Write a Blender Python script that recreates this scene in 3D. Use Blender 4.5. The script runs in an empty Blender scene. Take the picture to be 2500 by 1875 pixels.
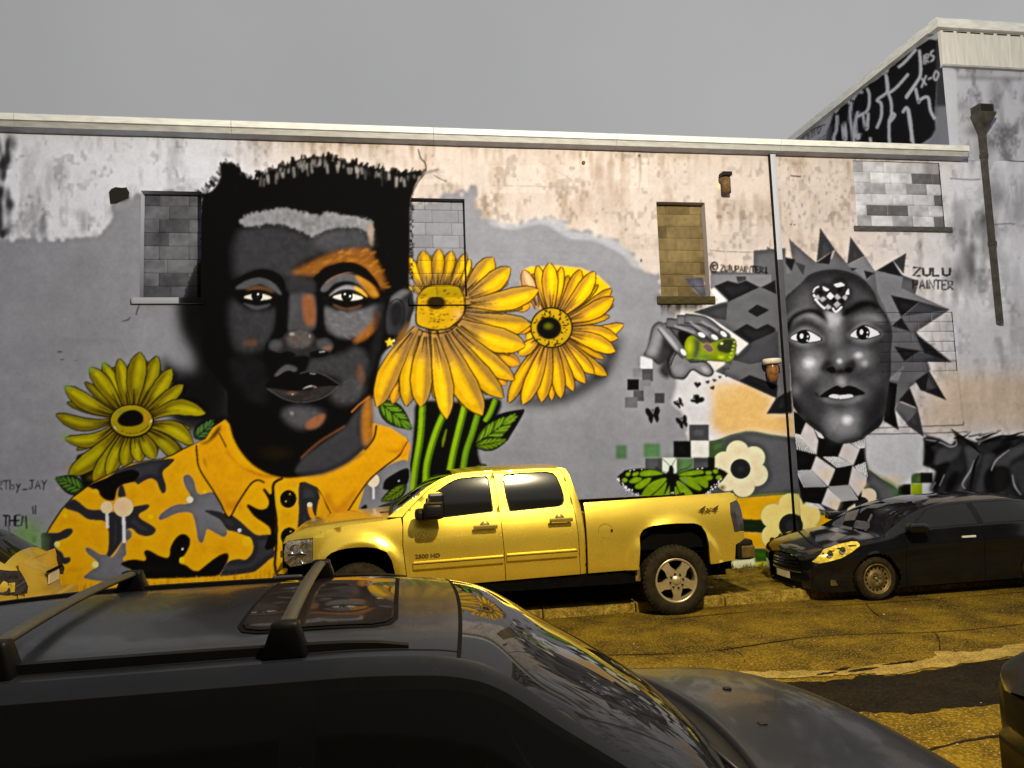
import bpy, bmesh, math, random
import numpy as np
from mathutils import Vector, Matrix
from mathutils.geometry import delaunay_2d_cdt

sc = bpy.context.scene
COL = sc.collection
rad = math.radians

# ------------------------------------------------------------------ camera
CAM = Vector((0, 0, 2.15)); FPX = 1726.0
def cam_axes(yaw, pitch, roll):
    fw = Vector((-math.sin(yaw), math.cos(yaw), 0)); rt = Vector((math.cos(yaw), math.sin(yaw), 0)); up = Vector((0, 0, 1))
    f2 = fw * math.cos(pitch) + up * math.sin(pitch); u2 = -fw * math.sin(pitch) + up * math.cos(pitch)
    return rt * math.cos(roll) + u2 * math.sin(roll), -rt * math.sin(roll) + u2 * math.cos(roll), f2
AR, AU, AF = cam_axes(rad(-8.79), rad(5.08), rad(-2.0))
cd = bpy.data.cameras.new('camera'); cam = bpy.data.objects.new('camera', cd); COL.objects.link(cam)
cd.sensor_width = 36.0; cd.lens = 36.0 * FPX / 2500.0; cd.clip_start = .05; cd.clip_end = 2000
cam.matrix_world = Matrix(((AR.x, AU.x, -AF.x, CAM.x), (AR.y, AU.y, -AF.y, CAM.y), (AR.z, AU.z, -AF.z, CAM.z), (0, 0, 0, 1)))
sc.camera = cam

# ------------------------------------------------------------------ world: flat grey overcast dusk
w = bpy.data.worlds.new('World'); sc.world = w; w.use_nodes = True
nt = w.node_tree; nt.nodes.clear()
out = nt.nodes.new('ShaderNodeOutputWorld'); bg = nt.nodes.new('ShaderNodeBackground'); nt.links.new(bg.outputs[0], out.inputs[0])
sky = nt.nodes.new('ShaderNodeTexSky'); sky.sky_type = 'NISHITA'; sky.sun_disc = False
sky.sun_elevation = rad(4); sky.sun_rotation = rad(200)
hs = nt.nodes.new('ShaderNodeHueSaturation'); hs.inputs['Saturation'].default_value = .0; hs.inputs['Value'].default_value = .06
nt.links.new(sky.outputs[0], hs.inputs['Color'])
tc = nt.nodes.new('ShaderNodeTexCoord'); nz = nt.nodes.new('ShaderNodeTexNoise'); nz.inputs['Scale'].default_value = 2.2; nz.inputs['Detail'].default_value = 5
nt.links.new(tc.outputs['Generated'], nz.inputs['Vector'])
cr0 = nt.nodes.new('ShaderNodeValToRGB'); cr0.color_ramp.elements[0].color = (.355, .355, .356, 1); cr0.color_ramp.elements[1].color = (.41, .41, .412, 1)
cr0.color_ramp.elements[0].position = .25; cr0.color_ramp.elements[1].position = .75
nt.links.new(nz.outputs['Fac'], cr0.inputs[0])
mx = nt.nodes.new('ShaderNodeMixRGB'); mx.inputs[0].default_value = .97
sp = nt.nodes.new('ShaderNodeSeparateXYZ'); nt.links.new(tc.outputs['Generated'], sp.inputs[0])
mr = nt.nodes.new('ShaderNodeMapRange'); mr.inputs['From Min'].default_value = -1; mr.inputs['From Max'].default_value = 1; mr.inputs['To Min'].default_value = .74; mr.inputs['To Max'].default_value = 1.26
nt.links.new(sp.outputs['X'], mr.inputs['Value'])
ml = nt.nodes.new('ShaderNodeMixRGB'); ml.blend_type = 'MULTIPLY'; ml.inputs[0].default_value = 1.0; nt.links.new(cr0.outputs[0], ml.inputs[1]); nt.links.new(mr.outputs[0], ml.inputs[2])
nt.links.new(hs.outputs[0], mx.inputs[1]); nt.links.new(ml.outputs[0], mx.inputs[2]); nt.links.new(mx.outputs[0], bg.inputs[0])
bg.inputs[1].default_value = 1.0

# ------------------------------------------------------------------ exposure
sc.view_settings.view_transform = 'Standard'; sc.view_settings.look = 'None'
sc.view_settings.exposure = 0.0; sc.view_settings.gamma = 1.0
sc.view_settings.use_curve_mapping = False
sc.cycles.use_denoising = True
sc.cycles.max_bounces = 6; sc.cycles.diffuse_bounces = 3; sc.cycles.glossy_bounces = 4; sc.cycles.transmission_bounces = 4
sc.cycles.caustics_reflective = False; sc.cycles.caustics_refractive = False
sc.cycles.sample_clamp_indirect = 4.0

# the street lamp across the road: its pole and head are built further down, its light belongs to the head
LAMP_POS = Vector((2.6, 2.1, 7.7)); LAMP_COL = (1.0, .84, .54); LAMP_W = 5200.0

# ------------------------------------------------------------------ material helpers
def new_mat(name):
    m = bpy.data.materials.new(name); m.use_nodes = True; n = m.node_tree
    return m, n, n.nodes['Principled BSDF']
def vary(n, b, col, amt, scale, detail=6, coord='Object', stretch=None, col2=None, lo=.3, hi=.7):
    t = n.nodes.new('ShaderNodeTexCoord'); z = n.nodes.new('ShaderNodeTexNoise'); z.inputs['Scale'].default_value = scale; z.inputs['Detail'].default_value = detail
    if stretch:
        mp = n.nodes.new('ShaderNodeMapping'); mp.inputs['Scale'].default_value = stretch; n.links.new(t.outputs[coord], mp.inputs['Vector']); n.links.new(mp.outputs[0], z.inputs['Vector'])
    else: n.links.new(t.outputs[coord], z.inputs['Vector'])
    r = n.nodes.new('ShaderNodeValToRGB'); e = r.color_ramp.elements
    a = tuple(c * (1 - amt) for c in col); c2 = col2 or tuple(min(1, c * (1 + amt)) for c in col)
    e[0].color = (*a, 1); e[1].color = (*c2, 1); e[0].position = lo; e[1].position = hi
    n.links.new(z.outputs['Fac'], r.inputs[0]); n.links.new(r.outputs[0], b.inputs['Base Color'])
    return z, r
def bump(n, b, scale, strength, dist=.01, detail=6):
    t = n.nodes.new('ShaderNodeTexCoord'); z = n.nodes.new('ShaderNodeTexNoise'); z.inputs['Scale'].default_value = scale; z.inputs['Detail'].default_value = detail
    bp = n.nodes.new('ShaderNodeBump'); bp.inputs['Strength'].default_value = strength; bp.inputs['Distance'].default_value = dist
    n.links.new(t.outputs['Object'], z.inputs['Vector']); n.links.new(z.outputs['Fac'], bp.inputs['Height']); n.links.new(bp.outputs[0], b.inputs['Normal'])
def mat(name, col, rough=.6, metal=0., amt=.12, scale=9., bmp=0., bscale=60., coat=0., spec=.5, stretch=None, detail=6, bdist=.01):
    m, n, b = new_mat(name)
    b.inputs['Base Color'].default_value = (*col, 1); b.inputs['Roughness'].default_value = rough; b.inputs['Metallic'].default_value = metal
    b.inputs['Specular IOR Level'].default_value = spec
    if coat: b.inputs['Coat Weight'].default_value = coat; b.inputs['Coat Roughness'].default_value = .06
    if amt: vary(n, b, col, amt, scale, detail, stretch=stretch)
    if bmp: bump(n, b, bscale, bmp, bdist)
    return m
def dirty_paint(name, col, rough, metal, coat, dust=(.10, .085, .06), amt=.25, flake=0.):
    """car paint: base colour, slight dust film that is thicker low down and on level faces, uneven gloss"""
    m, n, b = new_mat(name)
    b.inputs['Metallic'].default_value = metal; b.inputs['Coat Weight'].default_value = coat; b.inputs['Coat Roughness'].default_value = .08; b.inputs['Specular IOR Level'].default_value = .2
    t = n.nodes.new('ShaderNodeTexCoord'); z = n.nodes.new('ShaderNodeTexNoise'); z.inputs['Scale'].default_value = 3.5; z.inputs['Detail'].default_value = 8
    n.links.new(t.outputs['Object'], z.inputs['Vector'])
    r = n.nodes.new('ShaderNodeValToRGB'); r.color_ramp.elements[0].position = .42; r.color_ramp.elements[1].position = .75
    r.color_ramp.elements[0].color = (0, 0, 0, 1); r.color_ramp.elements[1].color = (amt, amt, amt, 1)
    n.links.new(z.outputs['Fac'], r.inputs[0])
    mx = n.nodes.new('ShaderNodeMixRGB'); mx.inputs[1].default_value = (*col, 1); mx.inputs[2].default_value = (*dust, 1)
    n.links.new(r.outputs[0], mx.inputs[0]); n.links.new(mx.outputs[0], b.inputs['Base Color'])
    mr = n.nodes.new('ShaderNodeMapRange'); mr.inputs['To Min'].default_value = rough * .8; mr.inputs['To Max'].default_value = min(1, rough * 1.35)
    n.links.new(z.outputs['Fac'], mr.inputs['Value']); n.links.new(mr.outputs[0], b.inputs['Roughness'])
    if flake:
        z2 = n.nodes.new('ShaderNodeTexNoise'); z2.inputs['Scale'].default_value = 900; bp = n.nodes.new('ShaderNodeBump'); bp.inputs['Strength'].default_value = flake; bp.inputs['Distance'].default_value = .002
        n.links.new(t.outputs['Object'], z2.inputs['Vector']); n.links.new(z2.outputs['Fac'], bp.inputs['Height']); n.links.new(bp.outputs[0], b.inputs['Normal'])
    return m
def attr_mat(name, rough=.85, bmp=.32, bscale=48.):
    """paint on plaster: colour stored on the surface itself"""
    m, n, b = new_mat(name)
    a = n.nodes.new('ShaderNodeAttribute'); a.attribute_name = 'paint'
    n.links.new(a.outputs['Color'], b.inputs['Base Color'])
    b.inputs['Roughness'].default_value = rough; b.inputs['Specular IOR Level'].default_value = .06
    bump(n, b, bscale, bmp, .006, 8)
    return m

# ------------------------------------------------------------------ object helpers
def link(o, parent=None):
    COL.objects.link(o)
    if parent is not None: o.parent = parent
    return o
def thing(name, label, cat, loc=(0, 0, 0), group=None):
    o = bpy.data.objects.new(name, None); o.empty_display_size = .1; link(o); o.location = loc
    o['label'] = label; o['category'] = cat
    if group: o['group'] = group
    return o
def tag(o, label, cat, group=None):
    o['label'] = label; o['category'] = cat
    if group: o['group'] = group
    return o
def mobj(name, me, m, parent=None, smooth=False):
    if m is not None and not me.materials: me.materials.append(m)
    if smooth: me.polygons.foreach_set('use_smooth', [True] * len(me.polygons))
    return link(bpy.data.objects.new(name, me), parent)
def from_py(name, v, f, m, parent=None, smooth=False):
    me = bpy.data.meshes.new(name); me.from_pydata([tuple(map(float, p)) for p in v], [], [tuple(map(int, q)) for q in f]); me.update()
    return mobj(name, me, m, parent, smooth)
def bm_obj(name, bm, m, parent=None, smooth=False):
    me = bpy.data.meshes.new(name); bmesh.ops.recalc_face_normals(bm, faces=bm.faces); bm.to_mesh(me); bm.free()
    return mobj(name, me, m, parent, smooth)
def bx(bm, x0, x1, y0, y1, z0, z1, bev=0.):
    r = bmesh.ops.create_cube(bm, size=1.)
    for v in r['verts']: v.co = Vector(((x0 + x1) / 2 + v.co.x * (x1 - x0), (y0 + y1) / 2 + v.co.y * (y1 - y0), (z0 + z1) / 2 + v.co.z * (z1 - z0)))
    if bev:
        es = list({e for v in r['verts'] for e in v.link_edges}); bmesh.ops.bevel(bm, geom=es, offset=bev, segments=2, affect='EDGES', profile=.6)
def box(name, x0, x1, y0, y1, z0, z1, m, parent=None, bev=0.):
    bm = bmesh.new(); bx(bm, x0, x1, y0, y1, z0, z1, bev); return bm_obj(name, bm, m, parent)
def tube(name, pts, r, m, parent=None, seg=10, radii=None, cap=True):
    bm = bmesh.new(); pts = [Vector(p) for p in pts]; rings = []
    for i, p in enumerate(pts):
        d = (pts[min(i + 1, len(pts) - 1)] - pts[max(i - 1, 0)]).normalized(); a = d.orthogonal().normalized(); b = d.cross(a)
        if i and rings:  # keep rings from twisting
            a0 = (rings[-1][0].co - pts[i - 1]).normalized(); a = (a0 - d * a0.dot(d)).normalized(); b = d.cross(a)
        rr = radii[i] if radii else r
        rings.append([bm.verts.new(p + (a * math.cos(t) + b * math.sin(t)) * rr) for t in [2 * math.pi * k / seg for k in range(seg)]])
    for A, B in zip(rings, rings[1:]):
        for k in range(seg): bm.faces.new((A[k], A[(k + 1) % seg], B[(k + 1) % seg], B[k]))
    if cap:
        bm.faces.new(rings[0][::-1]); bm.faces.new(rings[-1])
    return bm_obj(name, bm, m, parent, True)
def lathe(name, prof, m, parent=None, seg=40, center=(0, 0, 0), axis='y', smooth=True):
    """prof: list of (radius, offset along axis)"""
    v, f = [], []
    for r, o in prof:
        for k in range(seg):
            a = 2 * math.pi * k / seg
            v.append((center[0] + r * math.cos(a), center[1] + o, center[2] + r * math.sin(a)) if axis == 'y' else (center[0] + r * math.cos(a), center[1] + r * math.sin(a), center[2] + o))
    for i in range(len(prof) - 1):
        for k in range(seg): f.append((i * seg + k, i * seg + (k + 1) % seg, (i + 1) * seg + (k + 1) % seg, (i + 1) * seg + k))
    bm = bmesh.new(); me = bpy.data.meshes.new(name); me.from_pydata(v, [], f); bm.from_mesh(me); bpy.data.meshes.remove(me)
    bmesh.ops.remove_doubles(bm, verts=bm.verts, dist=1e-5)
    return bm_obj(name, bm, m, parent, smooth)
def extrude_profile(name, prof, x0, x1, m, parent=None):
    """prof (y,z) closed polygon, swept along x"""
    n = len(prof); v = [(x0, y, z) for y, z in prof] + [(x1, y, z) for y, z in prof]
    f = [(i, (i + 1) % n, n + (i + 1) % n, n + i) for i in range(n)] + [tuple(range(n))[::-1], tuple(range(n, 2 * n))]
    bm = bmesh.new(); me = bpy.data.meshes.new(name); me.from_pydata(v, [], f); bm.from_mesh(me); bpy.data.meshes.remove(me)
    return bm_obj(name, bm, m, parent)
def label_text(name, s, size, m, parent, mtx, extrude=.002, shear=0., weight=0.):
    cu = bpy.data.curves.new(name, 'FONT'); cu.body = s; cu.size = size; cu.extrude = extrude; cu.shear = shear; cu.align_x = 'CENTER'; cu.align_y = 'CENTER'; cu.offset = weight
    o = bpy.data.objects.new(name, cu); COL.objects.link(o)
    dg = bpy.context.evaluated_depsgraph_get(); me = bpy.data.meshes.new_from_object(o.evaluated_get(dg)); bpy.data.objects.remove(o)
    me.transform(mtx); return mobj(name, me, m, parent)
# ------------------------------------------------------------------ mural artwork (flat paint, drawn in code)
# The artwork is drawn on a flat "sheet" (numpy array); the sheet is laid on the wall plane by wall_to_sheet().
SX0, SY0, SW, SH = -160, 240, 2900, 1320          # sheet extents in drawing units

class Sheet:
    def __init__(s, x0, y0, w, h):
        s.x0, s.y0, s.w, s.h = x0, y0, w, h
        s.a = np.zeros((h, w, 3), np.float32)
        s.id = np.zeros((h, w), np.int16)
    def box(s, x0, y0, x1, y1):
        return (max(0, int(math.floor(x0 - s.x0))), max(0, int(math.floor(y0 - s.y0))),
                min(s.w, int(math.ceil(x1 - s.x0)) + 1), min(s.h, int(math.ceil(y1 - s.y0)) + 1))

def lin(c):
    c = np.asarray(c, np.float32) / 255.0
    return np.where(c <= .04045, c / 12.92, ((c + .055) / 1.055) ** 2.4)

def smooth(pts, n=7, closed=True):
    p = np.asarray(pts, float); m = len(p); out = []
    for i in range(m if closed else m - 1):
        a, b, c, d = (p[(i - 1) % m], p[i], p[(i + 1) % m], p[(i + 2) % m]) if closed else \
                     (p[max(i - 1, 0)], p[i], p[i + 1], p[min(i + 2, m - 1)])
        t = np.linspace(0, 1, n, endpoint=False)[:, None]
        out.append(.5 * ((2 * b) + (c - a) * t + (2 * a - 5 * b + 4 * c - d) * t ** 2 + (-a + 3 * b - 3 * c + d) * t ** 3))
    if not closed: out.append(p[-1:])
    return np.concatenate(out)

def blur(m, r):
    k = max(1, int(round(r)))
    for _ in range(2):
        for ax in (0, 1):
            n = m.shape[ax]
            pad = [(0, 0), (0, 0)]; pad[ax] = (k + 1, k)
            c = np.cumsum(np.pad(m, pad, mode='edge'), axis=ax, dtype=np.float64)
            m = ((c[2 * k + 1:, :] - c[:-2 * k - 1, :]) if ax == 0 else (c[:, 2 * k + 1:] - c[:, :-2 * k - 1])) / (2 * k + 1)
            m = (m[:n, :] if ax == 0 else m[:, :n]).astype(np.float32)
    return m

def poly_mask(pts, x0, y0, w, h):
    m = np.zeros((h, w), bool); p = np.asarray(pts, float)
    px, py = p[:, 0] - x0 , p[:, 1] - y0
    xs = np.arange(w)
    for i in range(len(p)):
        ax, ay, bx, by = px[i - 1], py[i - 1], px[i], py[i]
        if ay == by: continue
        if ay > by: ax, ay, bx, by = bx, by, ax, ay
        r0, r1 = max(0, int(math.ceil(ay))), min(h - 1, int(math.ceil(by)) - 1)
        if r1 < r0: continue
        ys = np.arange(r0, r1 + 1)
        xi = ax + (ys - ay) * (bx - ax) / (by - ay)
        m[r0:r1 + 1] ^= (xs[None, :] > xi[:, None])
    return m

_rngn = np.random.RandomState(5)
_N = {}
def noise2(scale, seed=0):
    """tileable-ish value noise over the whole sheet, 0..1"""
    key = (scale, seed)
    if key not in _N:
        rs = np.random.RandomState(seed + 11)
        sx, sy = scale if isinstance(scale, tuple) else (scale, scale)
        gw, gh = int(SW / sx) + 3, int(SH / sy) + 3
        g = rs.rand(gh, gw).astype(np.float32)
        xs = np.arange(SW) / sx; ys = np.arange(SH) / sy
        xi, yi = xs.astype(int), ys.astype(int); fx, fy = xs - xi, ys - yi
        fx = (fx * fx * (3 - 2 * fx))[None, :]; fy = (fy * fy * (3 - 2 * fy))[:, None]
        a = g[yi][:, xi]; b = g[yi][:, xi + 1]; c = g[yi + 1][:, xi]; d = g[yi + 1][:, xi + 1]
        _N[key] = ((a * (1 - fx) + b * fx) * (1 - fy) + (c * (1 - fx) + d * fx) * fy).astype(np.float32)
    return _N[key]

S = Sheet(SX0, SY0, SW, SH)

def put(mask, x0, y0, col, alpha=1., ident=None, tex=.0, clip=None):
    h, w = mask.shape
    reg = S.a[y0:y0 + h, x0:x0 + w]
    m = mask * alpha
    if clip is not None: m = m * clip[y0:y0 + h, x0:x0 + w]
    if tex:
        n = noise2(9, 3)[y0:y0 + h, x0:x0 + w] * .5 + noise2(26, 4)[y0:y0 + h, x0:x0 + w] * .5
        cc = lin(col)[None, None] * (1 + tex * (n[..., None] - .5) * 2)
    else: cc = lin(col)[None, None]
    reg[:] = reg * (1 - m[..., None]) + cc * m[..., None]
    if ident is not None:
        S.id[y0:y0 + h, x0:x0 + w][m > .5] = ident

def fill(pts, col, soft=.7, alpha=1., sm=True, ident=None, tex=.06, clip=None, n=7, rough=0):
    p = smooth(pts, n) if sm and len(pts) > 2 else np.asarray(pts, float)
    pad = soft * 2 + 3 + rough
    b = S.box(p[:, 0].min() - pad, p[:, 1].min() - pad, p[:, 0].max() + pad, p[:, 1].max() + pad)
    if b[2] <= b[0] or b[3] <= b[1]: return
    m = poly_mask(p, S.x0 + b[0], S.y0 + b[1], b[2] - b[0], b[3] - b[1]).astype(np.float32)
    if rough:
        mm = blur(m, rough); nn = noise2(max(3, rough * .8), 8)[b[1]:b[3], b[0]:b[2]]
        m = np.clip((mm - .15 - .7 * nn) * 6 + .5, 0, 1)
    if soft > .5: m = blur(m, soft)
    put(m, b[0], b[1], col, alpha, ident, tex, clip)

def stroke(pts, wd, col, soft=.6, sm=True, taper=None, alpha=1., ident=None, clip=None):
    p = smooth(pts, 6, False) if sm and len(pts) > 2 else np.asarray(pts, float)
    d = np.gradient(p, axis=0); d /= np.maximum(np.linalg.norm(d, axis=1, keepdims=True), 1e-6)
    nrm = np.stack([-d[:, 1], d[:, 0]], 1)
    t = np.linspace(0, 1, len(p))
    ww = np.full(len(p), wd * .5)
    if taper: ww = ww * np.interp(t, [0, .5, 1], taper)
    q = np.concatenate([p + nrm * ww[:, None], (p - nrm * ww[:, None])[::-1]])
    fill(q, col, soft, alpha, False, ident, 0, clip)

def blob(cx, cy, rx, ry, col, alpha=1., ang=0., hard=.0, ident=None, clip=None, tex=.05):
    R_ = max(rx, ry) * 1.15
    b = S.box(cx - R_, cy - R_, cx + R_, cy + R_)
    if b[2] <= b[0] or b[3] <= b[1]: return
    yy, xx = np.mgrid[b[1]:b[3], b[0]:b[2]].astype(np.float32)
    dx, dy = xx + S.x0 - cx, yy + S.y0 - cy
    c, s_ = math.cos(ang), math.sin(ang)
    r = np.sqrt(((dx * c + dy * s_) / rx) ** 2 + ((-dx * s_ + dy * c) / ry) ** 2)
    m = np.clip((1 - r) / max(1 - hard, .02), 0, 1); m = m * m * (3 - 2 * m)
    put(m, b[0], b[1], col, alpha, ident, tex, clip)

def cr(x0, y0, s):
    def f(*pts):
        if len(pts) == 1 and isinstance(pts[0], list): pts = pts[0]
        return [(x0 + s * a, y0 + s * b) for a, b in pts]
    f.s = s; f.o = (x0, y0)
    return f
Z3 = 700 / 2212.; Z2 = 400 / 2212.
OV = cr(0, 0, 2500 / 2212.)
A_ = cr(0, 250, Z3); B_ = cr(600, 250, Z3); C_ = cr(1200, 250, Z3); D_ = cr(1800, 0, Z3); E_ = cr(1800, 350, Z3)
F_ = cr(0, 775, Z3); G_ = cr(450, 600, Z3); H_ = cr(900, 550, Z3); I_ = cr(1450, 700, Z3); J_ = cr(1800, 750, Z3)
K_ = cr(650, 1000, Z3); L_ = cr(1200, 1050, Z3); M_ = cr(1800, 1100, Z3); N_ = cr(100, 1125, Z2); O_ = cr(400, 1125, Z2)
BLK = (14, 14, 15); INK = (20, 18, 16)
IDS = {}
def ID(n):
    IDS.setdefault(n, len(IDS) + 1); return IDS[n]

# --- hand lettering: strokes in a unit box, y down
GL = {
 'A': [[(0, 1), (.5, 0), (1, 1)], [(.2, .65), (.8, .65)]], 'B': [[(0, 0), (0, 1), (.8, .8), (.6, .5), (0, .5), (.7, .3), (.6, 0), (0, 0)]],
 'C': [[(1, .1), (.3, 0), (0, .5), (.3, 1), (1, .9)]], 'E': [[(1, 0), (0, 0), (0, 1), (1, 1)], [(0, .5), (.8, .5)]],
 'G': [[(1, .1), (.3, 0), (0, .5), (.3, 1), (1, .9), (1, .55), (.6, .55)]], 'H': [[(0, 0), (0, 1)], [(1, 0), (1, 1)], [(0, .5), (1, .5)]],
 'I': [[(.5, 0), (.5, 1)]], 'J': [[(.1, .05), (1, 0)], [(.65, 0), (.6, .85), (.3, 1), (0, .8)]], 'K': [[(0, 0), (0, 1)], [(.9, 0), (0, .55), (1, 1)]],
 'L': [[(0, 0), (0, 1), (.9, 1)]], 'M': [[(0, 1), (.15, 0), (.5, .6), (.85, 0), (1, 1.3)]], 'N': [[(0, 1), (0, 0), (1, 1), (1, 0)]],
 'O': [[(.5, 0), (0, .5), (.5, 1), (1, .5), (.5, 0)]], 'P': [[(0, 1), (0, 0), (.9, .1), (.8, .5), (0, .55)]],
 'R': [[(0, 1), (0, 0), (.9, .15), (.8, .45), (0, .5), (1, 1)]], 'S': [[(1, .05), (.2, .1), (.1, .4), (.9, .6), (.8, .95), (0, 1)]],
 'T': [[(-.1, 0), (1.1, 0)], [(.5, 0), (.5, 1)]], 'U': [[(0, 0), (.05, .85), (.5, 1), (.95, .85), (1, 0)]],
 'X': [[(0, 0), (1, 1)], [(1, 0), (0, 1)]], 'Y': [[(0, 0), (.5, .5)], [(1, 0), (.5, .5), (.35, 1.1)]], 'Z': [[(0, 0), (1, 0), (0, 1), (1, 1)]],
 '1': [[(.2, .2), (.55, 0), (.55, 1)], [(.1, 1), (1, 1)]], 'b': [[(0, -.1), (0, 1), (.8, .9), (.7, .45), (0, .6)]],
 'y': [[(0, .35), (.4, .8)], [(.8, .35), (.4, .8), (.1, 1.4)]], '_': [[(0, 1), (1, 1)]], '-': [[(.1, .5), (.9, .5)]],
 '"': [[(.2, 0), (.3, .9)], [(.8, -.1), (.8, .9)]], 'u': [[(0, .1), (.1, .9), (.6, .95), (.9, .1), (1, 1)]], 'l': [[(.4, -.2), (.5, 1)]],
 '@': [[(.75, .35), (.4, .3), (.3, .6), (.5, .75), (.75, .6), (.75, .3), (.8, .75), (1, .5), (.85, .1), (.4, 0), (0, .4), (.1, .9), (.6, 1.05), (.9, .95)]],
 '.': [[(.4, .9), (.5, 1)]],
}
def text(s, x, y, w, h, gap, wd, col, dx=1., dy=0., slant=0., widths={}, ident=None, sm=False):
    for ch in s:
        cw = w * widths.get(ch, 1)
        for st in GL.get(ch, []):
            pts = [(x + (a * cw - slant * b * h) , y + b * h + dy * (a * cw)) for a, b in st]
            stroke(pts, wd, col, .6, sm=sm or ch in 'OSCGu@', ident=ident)
        x += (cw + gap) * dx; y += (cw + gap) * dy

# ---------------------------------------------------------------- bare plaster, stains
yy, xx = np.mgrid[0:SH, 0:SW].astype(np.float32); xx += SX0; yy += SY0
lamp_warm = np.clip((xx - 520) / 260, 0, 1) * np.clip((2380 - xx) / 330, 0, 1) * np.clip(1.25 - np.abs(yy - 430) / 900, 0, 1)  # lamp's warm tint on the middle of the wall, put into the plaster colour
base = lin((218, 218, 217)) * (1 - lamp_warm[..., None]) + lin((210, 195, 178)) * lamp_warm[..., None]
n1 = noise2((60, 90), 1); n2 = noise2((14, 60), 2); n3 = noise2((7, 16), 6); n4 = noise2((150, 150), 7)
st = np.clip((n1 * .5 + n2 * .35 + n3 * .15 - .46) * 3.0, 0, 1) * (.3 + .7 * n4)
dirt = lin((128, 127, 124)) * (1 - lamp_warm[..., None]) + lin((150, 122, 86)) * lamp_warm[..., None]
S.a[:] = base * (1 - st[..., None] * .72) + dirt * st[..., None] * .72
st2 = np.clip((noise2((30, 36), 12) * .55 + noise2((8, 10), 13) * .45 - .60) * 6, 0, 1)
S.a[:] *= (1 - .22 * st2)[..., None]
# patchwork of old roller paint
rs = np.random.RandomState(8)
for k in range(60):
    x, y = rs.uniform(-100, 2450), rs.uniform(350, 700)
    w, h = rs.uniform(30, 150), rs.uniform(20, 90); g = rs.uniform(.88, 1.06)
    b = S.box(x, y, x + w, y + h)
    if b[2] > b[0] and b[3] > b[1]: S.a[b[1]:b[3], b[0]:b[2]] *= g
# rust runs under the coping
for k in range(150):
    x = rs.uniform(600, 2330); y = 340 + (x - 600) * .036; h = rs.uniform(8, 60)
    stroke([(x, y), (x + rs.uniform(-2, 2), y + h)], rs.uniform(2, 8), (150, 118, 60), 3, False, (1.4, .8, .1), rs.uniform(.1, .35))
for k in range(60):
    x = rs.uniform(-50, 2480); y = rs.uniform(360, 600)
    stroke([(x, y), (x + rs.uniform(-3, 3), y + rs.uniform(20, 140))], rs.uniform(2, 9), (128, 120, 104), 3, False, (.5, 1, .1), rs.uniform(.08, .3))
# mould at the far left edge and on the right-hand building
for k in range(70):
    blob(rs.uniform(-60, 26), rs.uniform(330, 650), rs.uniform(8, 26), rs.uniform(14, 50), (26, 26, 26), rs.uniform(.3, .8), rs.uniform(-.3, .3), .1)
for k in range(28):
    blob(rs.uniform(20, 330), rs.uniform(520, 620), rs.uniform(10, 30), rs.uniform(10, 40), (120, 120, 120), rs.uniform(.2, .5))
for k in range(120):
    x = rs.uniform(2330, 2640); blob(x, rs.uniform(180, 720), rs.uniform(12, 60), rs.uniform(20, 90), (96, 96, 96) if rs.rand() < .6 else (205, 205, 205), rs.uniform(.12, .42), rs.uniform(-.4, .4), .1)
for k in range(40):
    blob(rs.uniform(2310, 2420), rs.uniform(520, 700), rs.uniform(10, 34), rs.uniform(20, 60), (70, 70, 70), rs.uniform(.12, .4))
fill(J_((1560, 480), (2500, 470), (2700, 960), (1350, 960)), (205, 178, 142), 26, .75, False)
fill(J_((1700, 60), (2600, 60), (2600, 480), (1700, 490)), (190, 190, 188), 20, .6, False)
# flecks of flaked plaster
for k in range(130):
    x, y = rs.uniform(1880, 2090), rs.uniform(395, 560)
    blob(x, y, rs.uniform(2, 6), rs.uniform(3, 12), (150, 145, 135), rs.uniform(.2, .6))

# ---------------------------------------------------------------- grey roller ground
GREY = (143, 143, 144)
gp = A_((-400, 1000), (0, 1080), (200, 1040), (450, 1060), (800, 1010), (850, 900), (845, 700), (1000, 720), (1080, 700)) + \
     A_((1560, 700)) + B_((1270, 760), (1690, 700), (1700, 640), (1760, 640), (1790, 800), (1860, 900), (2070, 950)) + \
     C_((0, 905), (170, 940), (400, 890), (540, 905), (620, 995), (800, 1010), (1000, 1090), (1090, 1180), (1170, 1290), (1290, 1300)) + \
     I_((560, 150), (640, 200), (660, 400), (640, 640), (700, 760), (600, 860), (720, 960), (740, 1200), (700, 1500)) + [(1660, 1560), (-160, 1560)]
fill(gp, GREY, 3.0, 1, False, tex=.05, rough=14)
fill(C_((0, 905), (170, 940), (400, 890), (540, 905), (620, 995), (800, 1010), (1000, 1090), (1090, 1180), (1170, 1290), (1230, 1300), (1100, 1270), (1000, 1170), (800, 1070), (600, 1050), (400, 940), (170, 980), (0, 950)), (188, 190, 190), 4, .55, True)
for k in range(36):
    y = rs.uniform(560, 780); x = rs.uniform(1110, 1420); stroke([(x, y), (x + rs.uniform(40, 220), y + rs.uniform(-4, 8))], rs.uniform(1, 3), (118, 118, 119), 1, True, (.4, 1, .2), .45)
for k in range(90):
    blob(rs.uniform(-80, 1600), rs.uniform(620, 1380), rs.uniform(20, 120), rs.uniform(15, 70), (112, 112, 113) if rs.rand() < .55 else (162, 162, 162), rs.uniform(.06, .22))
for p in ((460, 265, 22), (480, 325, 16), (590, 330, 8), (980, 20, 9), (780, 205, 6)):
    q = F_((p[0], p[1]))[0]; blob(q[0], q[1], p[2] * .5, p[2] * .22, (70, 70, 70), .7)
stroke(A_((1075, 1565), (1060, 1600), (1050, 1640)), 2.5, (50, 50, 50)); stroke(F_((1005, 0), (985, 20), (940, 30)), 2.2, (70, 70, 70))
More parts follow.
